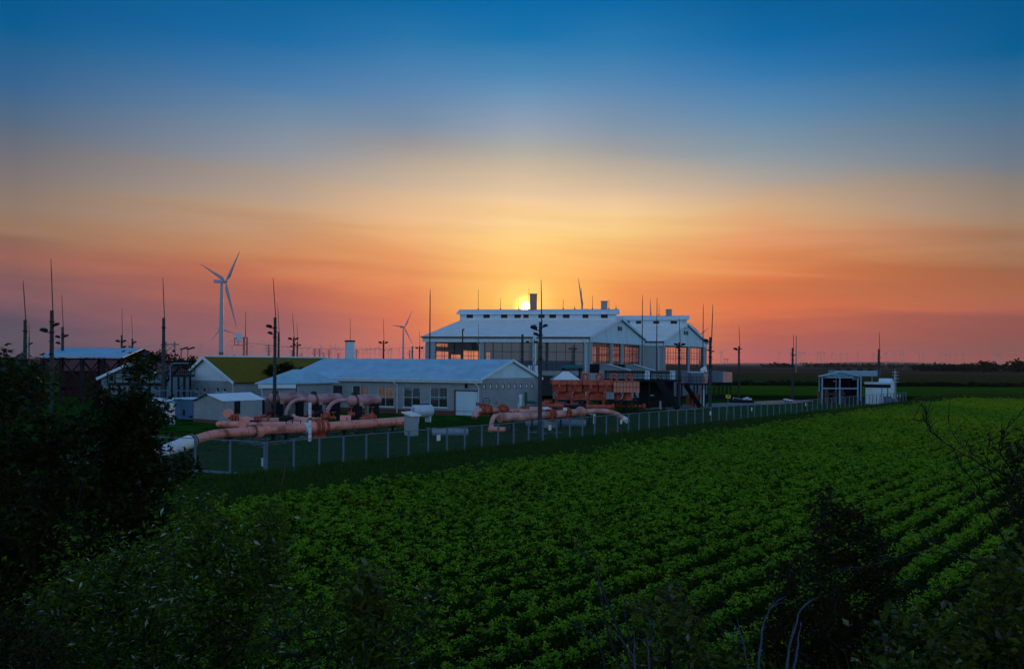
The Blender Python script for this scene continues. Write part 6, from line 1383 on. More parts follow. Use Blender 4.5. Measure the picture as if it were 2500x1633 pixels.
q = MB(); q.bar(FA+Vector((0,0,hf)), FB+Vector((0,0,hf)), .045); q.build('top_rail', M['galv'], T)
q = MB(); q.bar(FA+Vector((0,0,hf)), FC+Vector((0,0,hf)), .045); q.build('top_rail', M['galv'], T)
q = MB(); q.bar(FA+Vector((0,0,.12)), FC+Vector((0,0,.12)), .08,.12); q.build('bottom_rail', M['galv'], T)
mm = meshmat()
for a_, b_ in ((FA,FB),(FA,FC)):
    q = MB(); o_ = Vector((0,.0,0)); q.quad(a_+Vector((0,0,.05)), b_+Vector((0,0,.05)), b_+Vector((0,0,hf-.03)), a_+Vector((0,0,hf-.03))); o = q.build('wire_mesh', mm, T)
    uv = o.data.uv_layers.new(name='UVMap'); Lq = (b_-a_).length
    for i, w in enumerate(((0,0),(Lq,0),(Lq,1.95),(0,1.95))): uv.data[i].uv = w
# far end return of the fence
q = MB()
BKe = FB+Vector((-FD.y,FD.x,0))*18
# signs hung on the fence
def sign(x, y0, y1, wpx, label):
    t = Fac(FA,FB); tt, z1 = t.px(x,y0); _, z0 = t.px(x,y1); Y = t.pt(tt,0).y; w = wpx*Y/F*1.25; c = t.pt(tt,(z0+z1)/2,.07)
    T = thing('fence_sign', label, 'sign', t.pt(tt,z0,.07), 'white signs on the chain link fence')
    q = MB(); fbox(q, t, tt-w/2, tt+w/2, z0, z1, .055, .075); q.build('plate', M['whiter'], T)
    q = MB(); h = z1-z0
    for k_ in range(3): zz = z1-h*(.3+.22*k_); fbox(q, t, tt-w*.34, tt+w*.34, zz, zz+h*.05, .0755, .078)
    q.build('print', M['redink'] if False else M['clad'], T)
for x,y0,y1,w,lab in ((1069,1061,1075.5,10,'nearest white sign on the fence, left of the lamp pole'),(1341,1037.5,1049.5,8.5,'white sign on the fence just right of the near lamp pole'),(1515,1023.5,1034.5,7,'white sign on the fence below the orange cooler'),
    (1733,1004,1013,5.5,'white sign on the fence at the foot of the pole beside the halls'),(1834,994,1003,4.5,'white sign on the fence under the valve skid'),(1966,983,991,4,'small white sign on the fence left of the steel frame shed'),
    (2119,972,979,3.5,'small white sign on the fence in front of the pale building'),(2190.5,963,969,3,'left of the last two tiny white signs near the fence end'),(2197,963,969,3,'right of the last two tiny white signs near the fence end')):
    sign(x,y0,y1,w,lab)
b_ = G(1777,1012.0); b_ = Vector((P(1777,1000,112).x,112,0)); T = thing('warning_sign', 'yellow rectangular warning sign on a thin post beyond the fence', 'sign', b_); zc_ = P(1777,968,112).z
q = MB(); q.cyl(b_,(b_.x,b_.y,zc_+.2),.035,.035,8); q.build('post', M['galv'], T)
q = MB(); q.hexa([(b_.x-.34,b_.y-.06,zc_-.17),(b_.x+.30,b_.y-.06,zc_-.24),(b_.x+.30,b_.y-.04,zc_-.24),(b_.x-.34,b_.y-.04,zc_-.17)],[(b_.x-.27,b_.y-.06,zc_+.27),(b_.x+.36,b_.y-.06,zc_+.17),(b_.x+.36,b_.y-.04,zc_+.17),(b_.x-.27,b_.y-.04,zc_+.27)]); q.build('plate', M['yellow'], T)
q = MB(); q.box((b_.x+.02,b_.y-.066,zc_+.02),(.22,.008,.16)); q.build('symbol', M['ink'], T)
# small white meter box and cane by the fence corner
b_ = G(640,1161); T = thing('meter_box', 'small grey meter box with black stub on a post inside the fence corner', 'meter box', b_)
q = MB(); q.box((b_.x,b_.y+.3,.75),(.24,.16,.46)); q.build('box', M['clad'], T); q = MB(); q.cyl((b_.x,b_.y+.6,0),(b_.x,b_.y+.6,.55),.06,.06,8); q.cyl((b_.x,b_.y+.6,.96),(b_.x,b_.y+.6,1.35),.05,.05,8); q.build('stub', M['ink'], T)
a = P(681,1215,42); b = P(699,1122,42.4); a.z = max(0,a.z); q = MB(); q.tube([a, a.lerp(b,.5)+Vector((.03,0,0)), b], .022, 6); q.tube([b+Vector((-.12,0,-.02)), b+Vector((.08,0,.08))], .022, 6)
single(q, 'marker_stake', M['brickbase'], 'leaning rusty orange stake in the weeds outside the fence corner', 'stake')

# ---- steel frame shed and pale buildings at right
Y0 = 143.0; T = thing('frame_shed', 'open pale blue steel frame shed with low gable at the fence end', 'shed', GY(2058,Y0))
def Q(x,y,Y): return P(x,y,Y)
xs = [Q(2007,950,Y0).x, Q(2050,950,Y0).x, Q(2094,950,Y0).x]; ze = Q(2050,921,Y0).z; zm = Q(2050,948,Y0).z; za = Q(2050,911,Y0).z; dp = 8.0; dx = 2.4
for x in xs:
    q = MB(); q.box((x,Y0,ze/2),(.20,.20,ze)); q.build('column', M['paleblue'], T)
    q = MB(); q.box((x+dx,Y0+dp,ze/2),(.20,.20,ze)); q.build('column', M['paleblue'], T)
q = MB(); a_, b_ = (xs[0],Y0,ze),(xs[2],Y0,ze); q.bar(a_,b_,.24); q.bar((xs[0],Y0-.15,zm),(xs[2],Y0-.15,zm),.2); q.bar((xs[2],Y0,zm),(xs[2]+dx,Y0+dp,zm),.2); q.bar(b_,(xs[2]+dx,Y0+dp,ze),.22); q.bar(a_,(xs[1],Y0,za),.24); q.bar(b_,(xs[1],Y0,za),.24); q.bar((xs[1],Y0,ze),(xs[1],Y0,za),.18); q.build('beam', M['paleblue'], T)
slope((xs[0]-.3,Y0-.4,ze+.12),(xs[0]-.3+dx,Y0+dp,ze+.12),(xs[1],Y0-.4,za+.15),(xs[1]+dx,Y0+dp,za+.15),.06,.4,.02).build('roof_slope', M['paleblue'], T)
slope((xs[2]+.3+dx,Y0+dp,ze+.12),(xs[2]+.3,Y0-.4,ze+.12),(xs[1]+dx,Y0+dp,za+.15),(xs[1],Y0-.4,za+.15),.06,.4,.02).build('roof_slope', M['paleblue'], T)
q = MB(); q.box(((xs[0]+xs[2])/2+dx,Y0+dp+.2,ze/2),(xs[2]-xs[0],.1,ze-.2)); q.box((xs[2]+dx*.75,Y0+dp*.7,ze*.45),(.1,dp*.5,ze*.85)); q.build('back_wall', M['steel'], T)
q = MB()
for i in range(4): q.cyl((xs[0]+1+i*1.3,Y0+4,0),(xs[0]+1+i*1.3,Y0+4,2.0+.4*(i%2)),.3,.25,10)
q.bar((xs[0]+.5,Y0+4,1.6),(xs[2]-.5,Y0+4,1.6),.3); q.build('machinery', M['mull'], T)
q = MB(); q.bar(Q(2034,930,Y0+3),Q(2042,930.5,Y0+3),.12,.16); q.build('lamp', M['whiter'], T)
Yc = 158.0; T = thing('fan_cooler', 'raised pale blue cooler with four dark fans on top behind the steel frame shed', 'cooler', GY(2092,Yc))
x0, x1 = Q(2037,905,Yc).x, Q(2147,905,Yc).x; z0, z1 = Q(2092,918,Yc).z, Q(2092,904.5,Yc).z
q = MB(); q.box(((x0+x1)/2,Yc+1.5,(z0+z1)/2),(x1-x0,3,z1-z0)); q.build('body', M['paleblue'], T)
for x in (2053,2080,2107,2133): xx = Q(x,902,Yc).x; q = MB(); q.cyl((xx,Yc+1.4,z1),(xx,Yc+1.4,z1+.35),.5,.55,18); q.build('fan', M['steel'], T)
for f_ in (.02,.3,.6,.98):
    for dy in (.2,2.8): xx = x0+(x1-x0)*f_; q = MB(); q.box((xx,Yc+dy,z0/2),(.2,.2,z0)); q.build('leg', M['paleblue'], T)
q = MB(); xx = x1+.3; q.cyl((xx,Yc+1,z0),(xx,Yc+1,z1+.2),.25,.25,10); q.build('pipe_stub', M['paleblue'], T)
Yb = 146.0; A = Vector((Q(2113,950,Yb).x,Yb,0)); B = Vector((Q(2165,950,Yb).x,Yb-1.5,0)); C = Vector((Q(2184,950,Yb+4).x,Yb+4,0)); D = A+(C-B)
T = thing('pale_building', 'small pale blue metal building with ladder cage at the fence end', 'building', (A+C)/2)
ze = Q(2140,938,Yb).z; zt2 = Q(2183,935,Yb+4).z; Fa = Fac(A,B)
q = MB(); q.hexa([A,B,C,D],[Vector((p.x,p.y,ze)) for p in (A,B,C,D)]); q.build('wall', M['white'], T)
q = MB(); fbox(q, Fa, -.2, Fa.L+.1, ze+.02, ze+.35, -3, .25); q.build('roof_edge', M['tank'], T)
q = MB(); fbox(q, Fa, .0, Fa.L, ze-.55, ze-.02, .003, .06); q.build('dark_band', M['steel'], T)
q = MB(); fbox(q, Fa, Fa.L*.64, Fa.L*.66, 0, ze-.56, .003, .06); fbox(q, Fa, Fa.L*.87, Fa.L*.9, 0, ze-.56, .003, .06); q.build('door_strip', M['steel'], T)
Fb2 = Fac(B,C); pts = [Fb2.pt(0,ze,.02),Fb2.pt(Fb2.L,ze,.02),Fb2.pt(Fb2.L*.85,ze+.5,.02),Fb2.pt(Fb2.L*.25,ze+1.0,.02)]; q = MB(); q.add(pts+[p-Fb2.n*2 for p in pts],[(0,1,2,3),(7,6,5,4)]+[(i,4+i,4+(i+1)%4,(i+1)%4) for i in range(4)]); q.build('gable', M['white'], T)
q = MB(); t0_, t1_ = Fb2.L*.55, Fb2.L*.9
for t in (t0_,t1_): q.bar(Fb2.pt(t,.2,.25), Fb2.pt(t,ze+2.3,.25), .06)
for i in range(14): q.bar(Fb2.pt(t0_,.4+i*.42,.25), Fb2.pt(t1_,.4+i*.42,.25), .04)
for i in range(4): q.torus(Fb2.pt((t0_+t1_)/2,ze+.4+i*.55,.3),(0,0,1),.55,.035,14,5)
q.build('ladder_cage', M['tank'], T)
q = MB(); c = Q(2168,974,Yb-3); q.box((c.x,c.y,.7),(1.0,.8,1.4)); q.box((c.x+1.3,c.y+.3,.5),(.8,.6,1.0)); single(q, 'electric_cabinet', M['bluegrey'], 'dark blue cabinets on the ground before the pale building', 'cabinet')
# ------------------------------------------------------------------ wind turbines
def blade(q, a, b, w, th, twist=(0,-1,0)):
    a, b = Vector(a), Vector(b); d = (b-a); L_ = d.length; d.normalize(); n_ = Vector(twist); s = d.cross(n_).normalized()
    st = [(0,.32,.30),(.05,.40,.34),(.18,1.0,.30),(.45,.66,.20),(.8,.34,.10),(1,.05,.04)]
    v = []
    for t, cw, ct in st:
        c = a+d*L_*t; off = s*w*(cw-.35)*.35
        v += [c+s*w*cw/2-off*0+off, c+n_*th*ct*1.2+off*.3, c-s*w*cw/2+off, c-n_*th*ct*1.2+off*.3]
    f = []
    for i in range(len(st)-1):
        for k in range(4): f.append((4*i+k,4*i+(k+1)%4,4*i+4+(k+1)%4,4*i+4+k))
    f += [(3,2,1,0),tuple(4*(len(st)-1)+k for k in range(4))]; return q.add(v,f,True)
def turbine(xb, hub, tips, Y, label, nac=(-1,), rt=2.0, rb=2.9, parts=True):
    h = P(hub[0],hub[1],Y); px = P(xb,hub[1],Y).x; p = Vector((px,Y+2,0)); T = thing('wind_turbine', label, 'wind turbine', p)
    q = MB(); q.tube([p,(px,Y+2,h.z*.5),(px,Y+2,h.z-2)],[rb,(rb+rt)/2,rt*.8],20)
    q.build('tower', M['turb'], T)
    q = MB(); q.tube([(px,Y+2,1),(px,Y+2,h.z*.16)],[rb+.03,rb*.96+.03],20,caps=False); q.build('green_band', M['turb_green'], T)
    q = MB(); dv = Vector((h.x-px,0,0)); e = 1 if dv.x >= 0 else -1; c = Vector((px,Y+2,h.z)); Ln = 9.0
    q.hexa([c+Vector((-e*Ln,-2,-1.5)),c+Vector((e*3.5,-2,-1.8)),c+Vector((e*3.5,2,-1.8)),c+Vector((-e*Ln,2,-1.5))],[c+Vector((-e*Ln*1.05,-1.8,2.2)),c+Vector((e*3.5,-1.9,1.9)),c+Vector((e*3.5,1.9,1.9)),c+Vector((-e*Ln*1.05,1.8,2.2))]); na = q.build('nacelle', M['turb'], T)
    q = MB(); q.cyl(h+Vector((-e*1.5,0,0)),h+Vector((e*2.2,-.3,0)),2.0,.8,14); q.build('hub', M['turb'], T)
    for t in tips: q = MB(); blade(q, h, P(t[0],t[1],Y-1), 3.9, 1.5); q.build('blade', M['turb'], T)
    return T
turbine(540,(551,687.5),[(586,613),(491,645),(577,799)],1030,'large white wind turbine with green tower foot behind the gabled house')
turbine(984.5,(987.5,799),[(1007,757.5),(954,793.5),(1008,842)],2330,'second wind turbine, three blades, between the vent tower and the large hall')
turbine(538,(540,802),[(514,833),(582,818),(546,762)],2500,'wind turbine hidden behind the tower of the large one, two blades showing')
turbine(1424,(1422,757),[(1412,677),(1455,800),(1385,800)],1500,'wind turbine behind the large hall roof, only one long leaning blade visible')
turbine(1421,(1421,782),[(1419.3,701),(1460,810),(1382,810)],1480,'wind turbine behind the large hall roof, its slim upright blade beside the leaning one')
turbine(1590,(1588,790),[(1588,729),(1630,820),(1546,820)],1750,'wind turbine behind the smaller hall roof with one upright blade')
turbine(1709,(1709,817),[(1685,787),(1731,799.5),(1712,852)],2700,'wind turbine behind the right eave of the smaller hall, two blades in a V')
q = MB(); p = GY(1943.5,700); q.cyl(p,(p.x,700,P(1943,820,700).z),.5,.3,8); single(q, 'distant_mast', M['pylon'], 'single pale distant mast on the horizon beside the slim right pole', 'mast')
# small distant turbines: four patterns, copied
protos = []
for k_ in range(5):
    q = MB(); q.cyl((0,0,0),(0,0,92),1.6,1.0,6); q.box((2,0,93),(8,3,3))
    a0 = 0.4+k_*.43
    for j in range(3): a = a0+j*2.094; blade(q,(-3,-2,93),(-3+44*math.sin(a)*.85,-2,93+44*math.cos(a)),2.8,1.4)
    protos.append(q)
def far_turbs(lst, label, group):
    for i, (x, yt) in enumerate(lst):
        Y = 93*F/max(12,(hor(x)-yt)*1.0); Y = min(Y, 6500); q = protos[i%5]
        if q.__class__ is MB:
            o = q.build('distant_turbine', M['turb_far'], None); protos[i%5] = o; 
        else: o = q.copy(); scene.collection.objects.link(o)
        o.location = ((x-CX)/F*Y, Y, 0); tag(o, label, 'wind turbine', group)
far_turbs([(491,843),(567,843),(615,844),(647,841),(653,846),(703,844),(738,850),(752,847),(784,845),(808,844),(818,846),(824,850),(832,853),(896,851),(904,849),(925,845),(930,850),(948,852),(954,850),(869,852),
           (955,858),(1000,856),(1030,850),(1034,853),(1038,857),(974,860),(915,856),(887,857),(771,856),(690,857)], 'tiny pale wind turbine on the hazy horizon, left of the halls', 'distant wind turbines left of the halls')
far_turbs([(1759,872),(1763,872),(1950,876),(1956,877),(1963,878),(1995,876),(2003,877),(2012,877),(2032,880),(2053,879),(2067,882),(2094,879),(2133,879),(2183,880),(2199,880),(2205,881),(2244,880),(2254,881),(2296,882),(2309,882),(2319,882),(2332,882),(2352,884),(2428,882),(2436,881),(2443,882),(2163,882),(1930,880),(1902,880)],
          'tiny pale wind turbine on the hazy horizon, right of the halls', 'distant wind turbines right of the halls')
# lattice pylons
def pylon_mb(h=45.0, w=7.0):
    q = MB(); lv = [(0,w),(h*.35,w*.55),(h*.6,w*.3),(h,w*.12)]
    for (z0,w0),(z1,w1) in zip(lv,lv[1:]):
        for a_ in (-1,1):
            for b_ in (-1,1): q.bar((a_*w0/2,b_*w0/2,z0),(a_*w1/2,b_*w1/2,z1),.9)
            q.bar((a_*w0/2,-w0/2,z0),(-a_*w1/2,-w1/2,z1),.6)
    for z,wd in ((h*.62,16),(h*.76,20),(h*.90,13)): q.bar((-wd/2,0,z),(wd/2,0,z),.8,1.0); q.bar((-wd/2,0,z),(0,0,z+3),.5); q.bar((wd/2,0,z),(0,0,z+3),.5)
    return q
def portal_mb(h=32.0, w=26.0):
    q = MB()
    for a_ in (-1,1): q.bar((a_*w*.30,0,0),(a_*w*.22,0,h),1.2); q.bar((a_*w*.30,0,0),(a_*w*.26,0,h),.9)
    q.bar((-w/2,0,h*.88),(w/2,0,h*.88),1.2,1.6); q.bar((-w*.25,0,h*.55),(w*.25,0,h*.88),.5); q.bar((w*.25,0,h*.55),(-w*.25,0,h*.88),.5); return q
pp_ = pylon_mb().build('pylon', M['pylon'], None); first = True
for x, yt in ((656,833),(713,848),(768,846),(780,845),(803,847),(870,848),(1000,850),(860,858),(790,855),(826,858),(1040,858),(735,858)):
    o = pp_ if first else pp_.copy()
    if not first: scene.collection.objects.link(o)
    first = False; Y = 45*F/(hor(x)-yt); o.location = ((x-CX)/F*Y,Y,0); tag(o,'grey lattice pylon among the distant turbines left of the halls','pylon','distant lattice pylons')
pq = portal_mb().build('portal_pylon', M['pylon'], None); first = True
for x, yt, lab in ((415,823,'larger portal pylon behind the access tower, at left'),(1773,871,'portal pylon on the horizon just right of the smaller hall')):
    o = pq if first else pq.copy()
    if not first: scene.collection.objects.link(o)
    first = False; Y = 32*F/(hor(x)-yt); o.location = ((x-CX)/F*Y,Y,0); tag(o,lab,'pylon','portal pylons')
# overhead wire
q = MB(); 
for dz in (0,):
    a = P(560,832,900); b = P(1060,845,900); pts = [a.lerp(b,i/16)-Vector((0,0,6*math.sin(math.pi*i/16))) for i in range(17)]; q.tube(pts,.16,4)
single(q,'overhead_wire',M['pylon'],'faint sagging overhead wire crossing the sky left of the large hall','wire')
# trees by the yellow roof
def crown_tree(name, base, h, spans, size, n, label, cat='tree', lm=None, r0=.12):
    T = thing(name, label, cat, base); q = MB(); b = Vector(base); r = np.random.default_rng(int(base[0]*7+99)&0xffff); P_ = []
    q.tube([b,b+Vector((.1,0,h*.35)),b+Vector((0,.1,h*.7))],[r0,r0*.8,r0*.4],8)
    for (dx,dz,R_) in spans:
        c = b+Vector((dx,r.uniform(-.6,.6),dz)); q.tube([b+Vector((0,0,h*.35)), (b+Vector((0,0,h*.35))).lerp(c,.6)+Vector((0,0,.1)), c],[r0*.5,r0*.3,r0*.12],6)
        v = r.normal(size=(n,3)); v /= np.linalg.norm(v,axis=1,keepdims=True); v *= (r.uniform(.35,1.15,(n,1)))*R_; P_.append(v+np.array(c))
    q.build('trunk', M['bark'], T); v, f = leaf_cards(np.concatenate(P_), size, r, aspect=.8); np_mesh('crown', v, f, lm or LM_maple, T); return T
Yt = 121.0
crown_tree('tree', GY(668,Yt), 6.0, [(-1.0,4.3,1.0),(0,5.3,1.0),(.9,4.8,1.0),(-1.5,3.7,.8),(.3,3.9,1.1),(1.2,5.6,.55),(-.3,4.6,1.0)], .32, 260, 'dark round tree between the yellow roof and the annex')
crown_tree('tree', GY(703,123), 6.2, [(-.7,5.0,.8),(0,5.6,.8),(.7,5.2,.7),(.2,4.4,.9)], .32, 240, 'darker small tree just right of the tall lamp pole, against the yellow roof')
crown_tree('shrub', GY(738,123), 5.2, [(0,5.1,.5),(.5,4.9,.45),(-.4,4.9,.45)], .3, 200, 'low dark shrub touching the yellow roof left of the workshop ridge', 'shrub')
crown_tree('shrub', GY(450,99), 1.4, [(-.4,.7,.5),(.3,.8,.5),(0,.6,.5)], .2, 160, 'low dark shrub behind the blue container', 'shrub')

# ------------------------------------------------------------------ foreground trees, shrubs and dead branches
def in_poly(x, y, poly):
    c = False; j = len(poly)-1
    for i in range(len(poly)):
        if (poly[i][1] > y) != (poly[j][1] > y) and x < (poly[j][0]-poly[i][0])*(y-poly[i][1])/(poly[j][1]-poly[i][1])+poly[i][0]: c = not c
        j = i
    return c
def grown(name, label, cat, base, polys, Yr, ntg, leaves, size, lm, kind, seed, r0=.05, spread=.22, extra=None, bark='bark', droop=.2, aspect=.4, trunk_to=None, skin=True):
    """a skeleton grown from the base to points spread through the crown's volume; leaves sit in clusters on the twig ends"""
    r = random.Random(seed); rg = np.random.default_rng(seed); base = Vector(base); T = thing(name, label, cat, base)
    tg = []
    tot = sum(w for _, w in polys)
    for poly, w in polys:
        xs = [p[0] for p in poly]; ys = [p[1] for p in poly]; k_ = 0; want = int(ntg*w/tot)
        while k_ < want:
            x, y = r.uniform(min(xs),max(xs)), r.uniform(min(ys),max(ys))
            if in_poly(x,y,poly): tg.append(P(x,y,r.uniform(*Yr))); k_ += 1
    nodes = [base.copy()]; par = [-1]; top = trunk_to or max(tg, key=lambda p: p.z)
    st = 5
    for i in range(1, st+1):
        t = i/st*.75; p = base.lerp(top, t)+Vector((r.uniform(-.05,.05),r.uniform(-.05,.05),0)); nodes.append(p); par.append(len(nodes)-2)
    tips = []
    for t in sorted(tg, key=lambda p: (p-base).length):
        arr = np.array([tuple(n_) for n_ in nodes]); d = arr-np.array(tuple(t)); cost = (d**2).sum(1)**.5 + np.maximum(0, d[:,2])*1.2; j = int(cost.argmin())
        a = nodes[j]; L_ = (t-a).length; k_ = max(1, min(5, int(L_/.25))); prev = j
        for i in range(1, k_+1):
            f_ = i/k_; p = a.lerp(t, f_)+Vector((r.gauss(0,.02),r.gauss(0,.02),.06*L_*math.sin(math.pi*f_))); nodes.append(p); par.append(prev); prev = len(nodes)-1
        tips.append(prev)
    cnt = [0]*len(nodes)
    for t in tips:
        j = t
        while j != -1: cnt[j] += 1; j = par[j]
    q = MB(); rad = [min(r0, .0028+.0022*math.sqrt(max(1,c_))) for c_ in cnt]
    for j in range(1, len(nodes)):
        if rad[j] > 0: q.cyl(nodes[par[j]], nodes[j], rad[par[j]] if par[j] > 0 and cnt[par[j]] < cnt[j]*3 else rad[j]*1.15, rad[j], 5 if rad[j] < .015 else 8, caps=False)
    q.build('trunk', M[bark], T)
    if leaves:
        P_ = []
        for t in tips:
            c = np.array(tuple(nodes[t])); b2 = np.array(tuple(nodes[par[t]])); n_ = int(leaves*r.uniform(.5,1.4)); u = rg.uniform(0,1,(n_,1)); s_ = spread*r.uniform(.6,1.3)
            P_.append(b2+(c-b2)*(u*1.15)+rg.normal(size=(n_,3))*np.array([s_,s_,s_*.75])*.55)
        P_ = np.concatenate(P_)
        v, f = lobed_cards(P_, size, rg, droop) if kind == 'lobed' else leaf_cards(P_, size, rg, up=.6, aspect=aspect, droop=droop)
        np_mesh('foliage', v, f, lm, T)
    return T
def bz(x, Y): X = (x-CX)/F*Y; return (X, Y, emb_z(X,Y)-.05)
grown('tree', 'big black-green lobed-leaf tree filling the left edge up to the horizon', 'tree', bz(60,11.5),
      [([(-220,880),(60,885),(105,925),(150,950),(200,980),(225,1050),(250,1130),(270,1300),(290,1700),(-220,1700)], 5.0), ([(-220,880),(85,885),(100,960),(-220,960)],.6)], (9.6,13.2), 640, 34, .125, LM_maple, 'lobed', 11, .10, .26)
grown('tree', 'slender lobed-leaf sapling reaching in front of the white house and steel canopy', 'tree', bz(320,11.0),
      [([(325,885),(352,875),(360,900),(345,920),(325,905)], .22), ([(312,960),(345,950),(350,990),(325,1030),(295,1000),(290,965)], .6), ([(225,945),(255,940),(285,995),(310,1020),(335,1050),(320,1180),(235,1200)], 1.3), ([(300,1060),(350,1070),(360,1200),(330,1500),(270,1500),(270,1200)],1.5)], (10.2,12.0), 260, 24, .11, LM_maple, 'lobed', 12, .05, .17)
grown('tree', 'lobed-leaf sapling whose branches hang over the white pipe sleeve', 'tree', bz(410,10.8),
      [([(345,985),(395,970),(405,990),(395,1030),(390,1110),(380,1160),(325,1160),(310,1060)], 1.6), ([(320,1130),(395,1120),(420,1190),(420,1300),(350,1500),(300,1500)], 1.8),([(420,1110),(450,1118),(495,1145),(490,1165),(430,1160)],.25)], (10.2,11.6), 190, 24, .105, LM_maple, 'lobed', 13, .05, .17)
bush = lambda nm, lab, bx, polys, Yr, n_, lv, sz, lm, sd, **k_: grown(nm, lab, 'shrub', bz(bx, sum(Yr)/2), polys, Yr, n_, lv, sz, lm, 'leaf', sd, **k_)
bush('shrub', 'bright tipped narrow-leaved shrub in front of the fence corner', 560, [([(445,1195),(495,1185),(530,1230),(560,1300),(640,1400),(640,1700),(430,1700),(400,1400),(430,1290)],1),([(630,1245),(665,1225),(680,1260),(680,1330),(690,1430),(650,1500),(625,1400)],.35)], (8.0,9.6), 330, 34, .07, LM_bush, 21, r0=.03, spread=.16, aspect=.34)
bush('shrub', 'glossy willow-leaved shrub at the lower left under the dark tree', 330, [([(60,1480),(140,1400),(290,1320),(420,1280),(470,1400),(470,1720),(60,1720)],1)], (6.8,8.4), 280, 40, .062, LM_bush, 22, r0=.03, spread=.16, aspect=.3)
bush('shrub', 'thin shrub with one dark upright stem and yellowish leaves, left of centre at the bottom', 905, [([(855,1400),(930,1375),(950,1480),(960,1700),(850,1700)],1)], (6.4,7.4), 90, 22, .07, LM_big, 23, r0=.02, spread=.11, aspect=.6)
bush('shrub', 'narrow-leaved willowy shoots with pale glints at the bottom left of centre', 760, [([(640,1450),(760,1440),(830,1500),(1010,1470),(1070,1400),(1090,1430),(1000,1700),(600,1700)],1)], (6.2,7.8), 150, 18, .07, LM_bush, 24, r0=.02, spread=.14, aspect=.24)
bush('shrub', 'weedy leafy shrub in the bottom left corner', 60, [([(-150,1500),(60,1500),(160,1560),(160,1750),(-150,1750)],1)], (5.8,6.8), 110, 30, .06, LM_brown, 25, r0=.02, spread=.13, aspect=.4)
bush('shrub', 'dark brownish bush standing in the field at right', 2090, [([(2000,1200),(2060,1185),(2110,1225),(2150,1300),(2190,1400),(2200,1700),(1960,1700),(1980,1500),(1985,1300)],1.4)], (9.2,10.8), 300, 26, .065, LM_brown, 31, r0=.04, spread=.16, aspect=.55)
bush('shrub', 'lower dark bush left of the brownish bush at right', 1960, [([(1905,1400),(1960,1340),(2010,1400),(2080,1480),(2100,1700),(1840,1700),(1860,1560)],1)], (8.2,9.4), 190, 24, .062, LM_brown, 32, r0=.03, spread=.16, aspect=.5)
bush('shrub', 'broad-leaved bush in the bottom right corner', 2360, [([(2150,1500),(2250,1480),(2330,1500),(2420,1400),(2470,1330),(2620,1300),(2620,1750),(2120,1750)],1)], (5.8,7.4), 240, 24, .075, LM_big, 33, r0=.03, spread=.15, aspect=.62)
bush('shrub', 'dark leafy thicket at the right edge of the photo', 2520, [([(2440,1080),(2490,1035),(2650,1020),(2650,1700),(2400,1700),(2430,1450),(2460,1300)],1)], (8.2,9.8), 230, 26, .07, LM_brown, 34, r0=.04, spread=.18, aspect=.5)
bush('shrub', 'olive-leaved bush at the bottom right of centre with broad upright leaves', 1640, [([(1550,1450),(1600,1440),(1640,1400),(1680,1460),(1760,1530),(1830,1600),(1830,1750),(1520,1750),(1540,1560)],1)], (6.0,7.4), 110, 20, .065, LM_big, 35, r0=.015, spread=.12, aspect=.5)
def dead(label, base, stems, Yr, r0, seed, m='bark', twig=5):
    r = random.Random(seed); T = thing('dead_branch', label, 'branch', base); q = MB()
    for st in stems:
        pts = [P(x,y,Yr[0]+(Yr[1]-Yr[0])*i/max(1,len(st)-1)) for i,(x,y) in enumerate(st)]; sp_ = smooth_path(pts,5); n_ = len(sp_)
        sp_ = [p+Vector((r.gauss(0,.003),r.gauss(0,.006),r.gauss(0,.003))) for p in sp_]
        q.tube(sp_, [r0*.8*(1-.85*i/(n_-1)) for i in range(n_)], 6)
        for i in range(twig):
            j = r.randrange(n_//4, n_-1); d = (sp_[j+1]-sp_[j]).normalized(); s_ = Vector((r.uniform(-1,1),r.uniform(-.6,.6),r.uniform(-.2,1))); e = sp_[j]+(d*.5+s_*.5).normalized()*r.uniform(.08,.32)
            q.tube([sp_[j], sp_[j].lerp(e,.5)+Vector((0,0,.015)), e],[r0*.35,r0*.25,r0*.1],5)
    q.build('stem', M[m], T); return T
dead('bare dark forked stems at the bottom, right of centre', bz(1545,6.6), [[(1560,1700),(1520,1560),(1470,1440),(1458,1400),(1395,1320),(1345,1300)],[(1540,1700),(1490,1560),(1465,1440),(1456,1375)],[(1500,1700),(1460,1570),(1415,1530),(1395,1510)],[(1570,1700),(1535,1560),(1522,1455)]], (6.2,7.2), .016, 5, 'bark', 4)
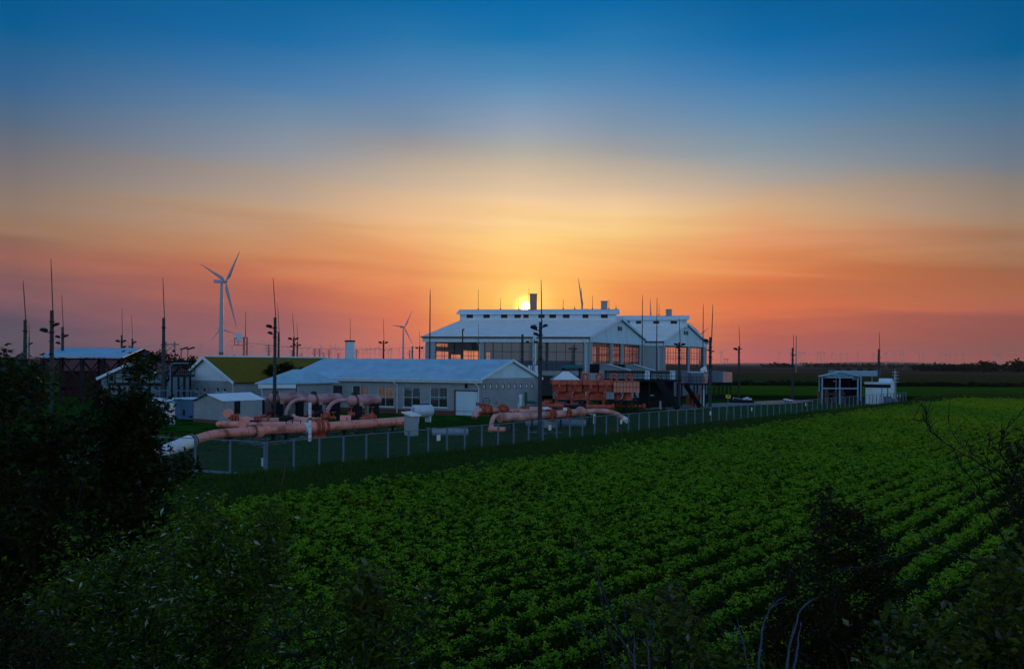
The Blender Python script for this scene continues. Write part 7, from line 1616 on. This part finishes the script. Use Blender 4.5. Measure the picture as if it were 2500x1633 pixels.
dead('short pale forked dead stems below the olive-leaved bush', bz(1585,6.2), [[(1586,1700),(1584,1600),(1582,1560),(1590,1545)],[(1584,1570),(1606,1545)],[(1550,1640),(1549,1545)]], (6.0,6.2), .012, 6, 'palebark', 1)
dead('pale leaning dead stem at the bottom, left of the split one', bz(1830,6.2), [[(1840,1700),(1826,1633),(1812,1560),(1797,1508)],[(1850,1660),(1862,1540),(1888,1463)]], (6.0,6.6), .014, 7, 'palebark', 2)
dead('pale split dead stem with two upright prongs at lower right', bz(1925,6.2), [[(1918,1700),(1925,1600),(1950,1500),(1976,1462)],[(1922,1690),(1945,1590),(1955,1520)]], (6.0,6.5), .017, 8, 'palebark', 2)
dead('arching bare brown branches reaching left across the lower right', bz(2560,8.2), [[(2620,1420),(2480,1378),(2350,1362),(2260,1345),(2180,1365),(2060,1395)],[(2620,1440),(2450,1420),(2330,1440),(2200,1420)],[(2600,1500),(2400,1380),(2300,1330),(2240,1320)],[(2560,1500),(2440,1300),(2380,1180),(2330,1120)]], (8.6,7.6), .016, 9, 'bark', 9)
dead('tangle of bare dark twigs hanging over the field at upper right', bz(2560,9.0), [[(2640,1320),(2480,1190),(2390,1130),(2300,1075),(2262,1030),(2226,1026)],[(2640,1250),(2520,1200),(2440,1150),(2340,1080),(2310,1000)],[(2600,1300),(2470,1240),(2380,1215),(2335,1190)],[(2560,1250),(2450,1120),(2450,1060),(2500,1000)],[(2520,1300),(2420,1160),(2415,1060)],[(2300,1075),(2265,1040),(2265,1002)]], (9.4,8.4), .013, 10, 'bark', 12)

# ------------------------------------------------------------------ air
hz = MB(); hz.box((0,3900,84),(15000,8000,170))
m = bpy.data.materials.new('haze'); m.use_nodes = True; n_ = m.node_tree.nodes; l_ = m.node_tree.links; n_.clear()
o_ = n_.new('ShaderNodeOutputMaterial'); pv = n_.new('ShaderNodeVolumePrincipled'); pv.inputs['Color'].default_value = (.86,.80,.82,1); pv.inputs['Density'].default_value = HAZE; pv.inputs['Anisotropy'].default_value = .3
l_.new(pv.outputs[0], o_.inputs['Volume'])
if HAZE > 0: tag(hz.build('haze', m, None), kind='stuff')
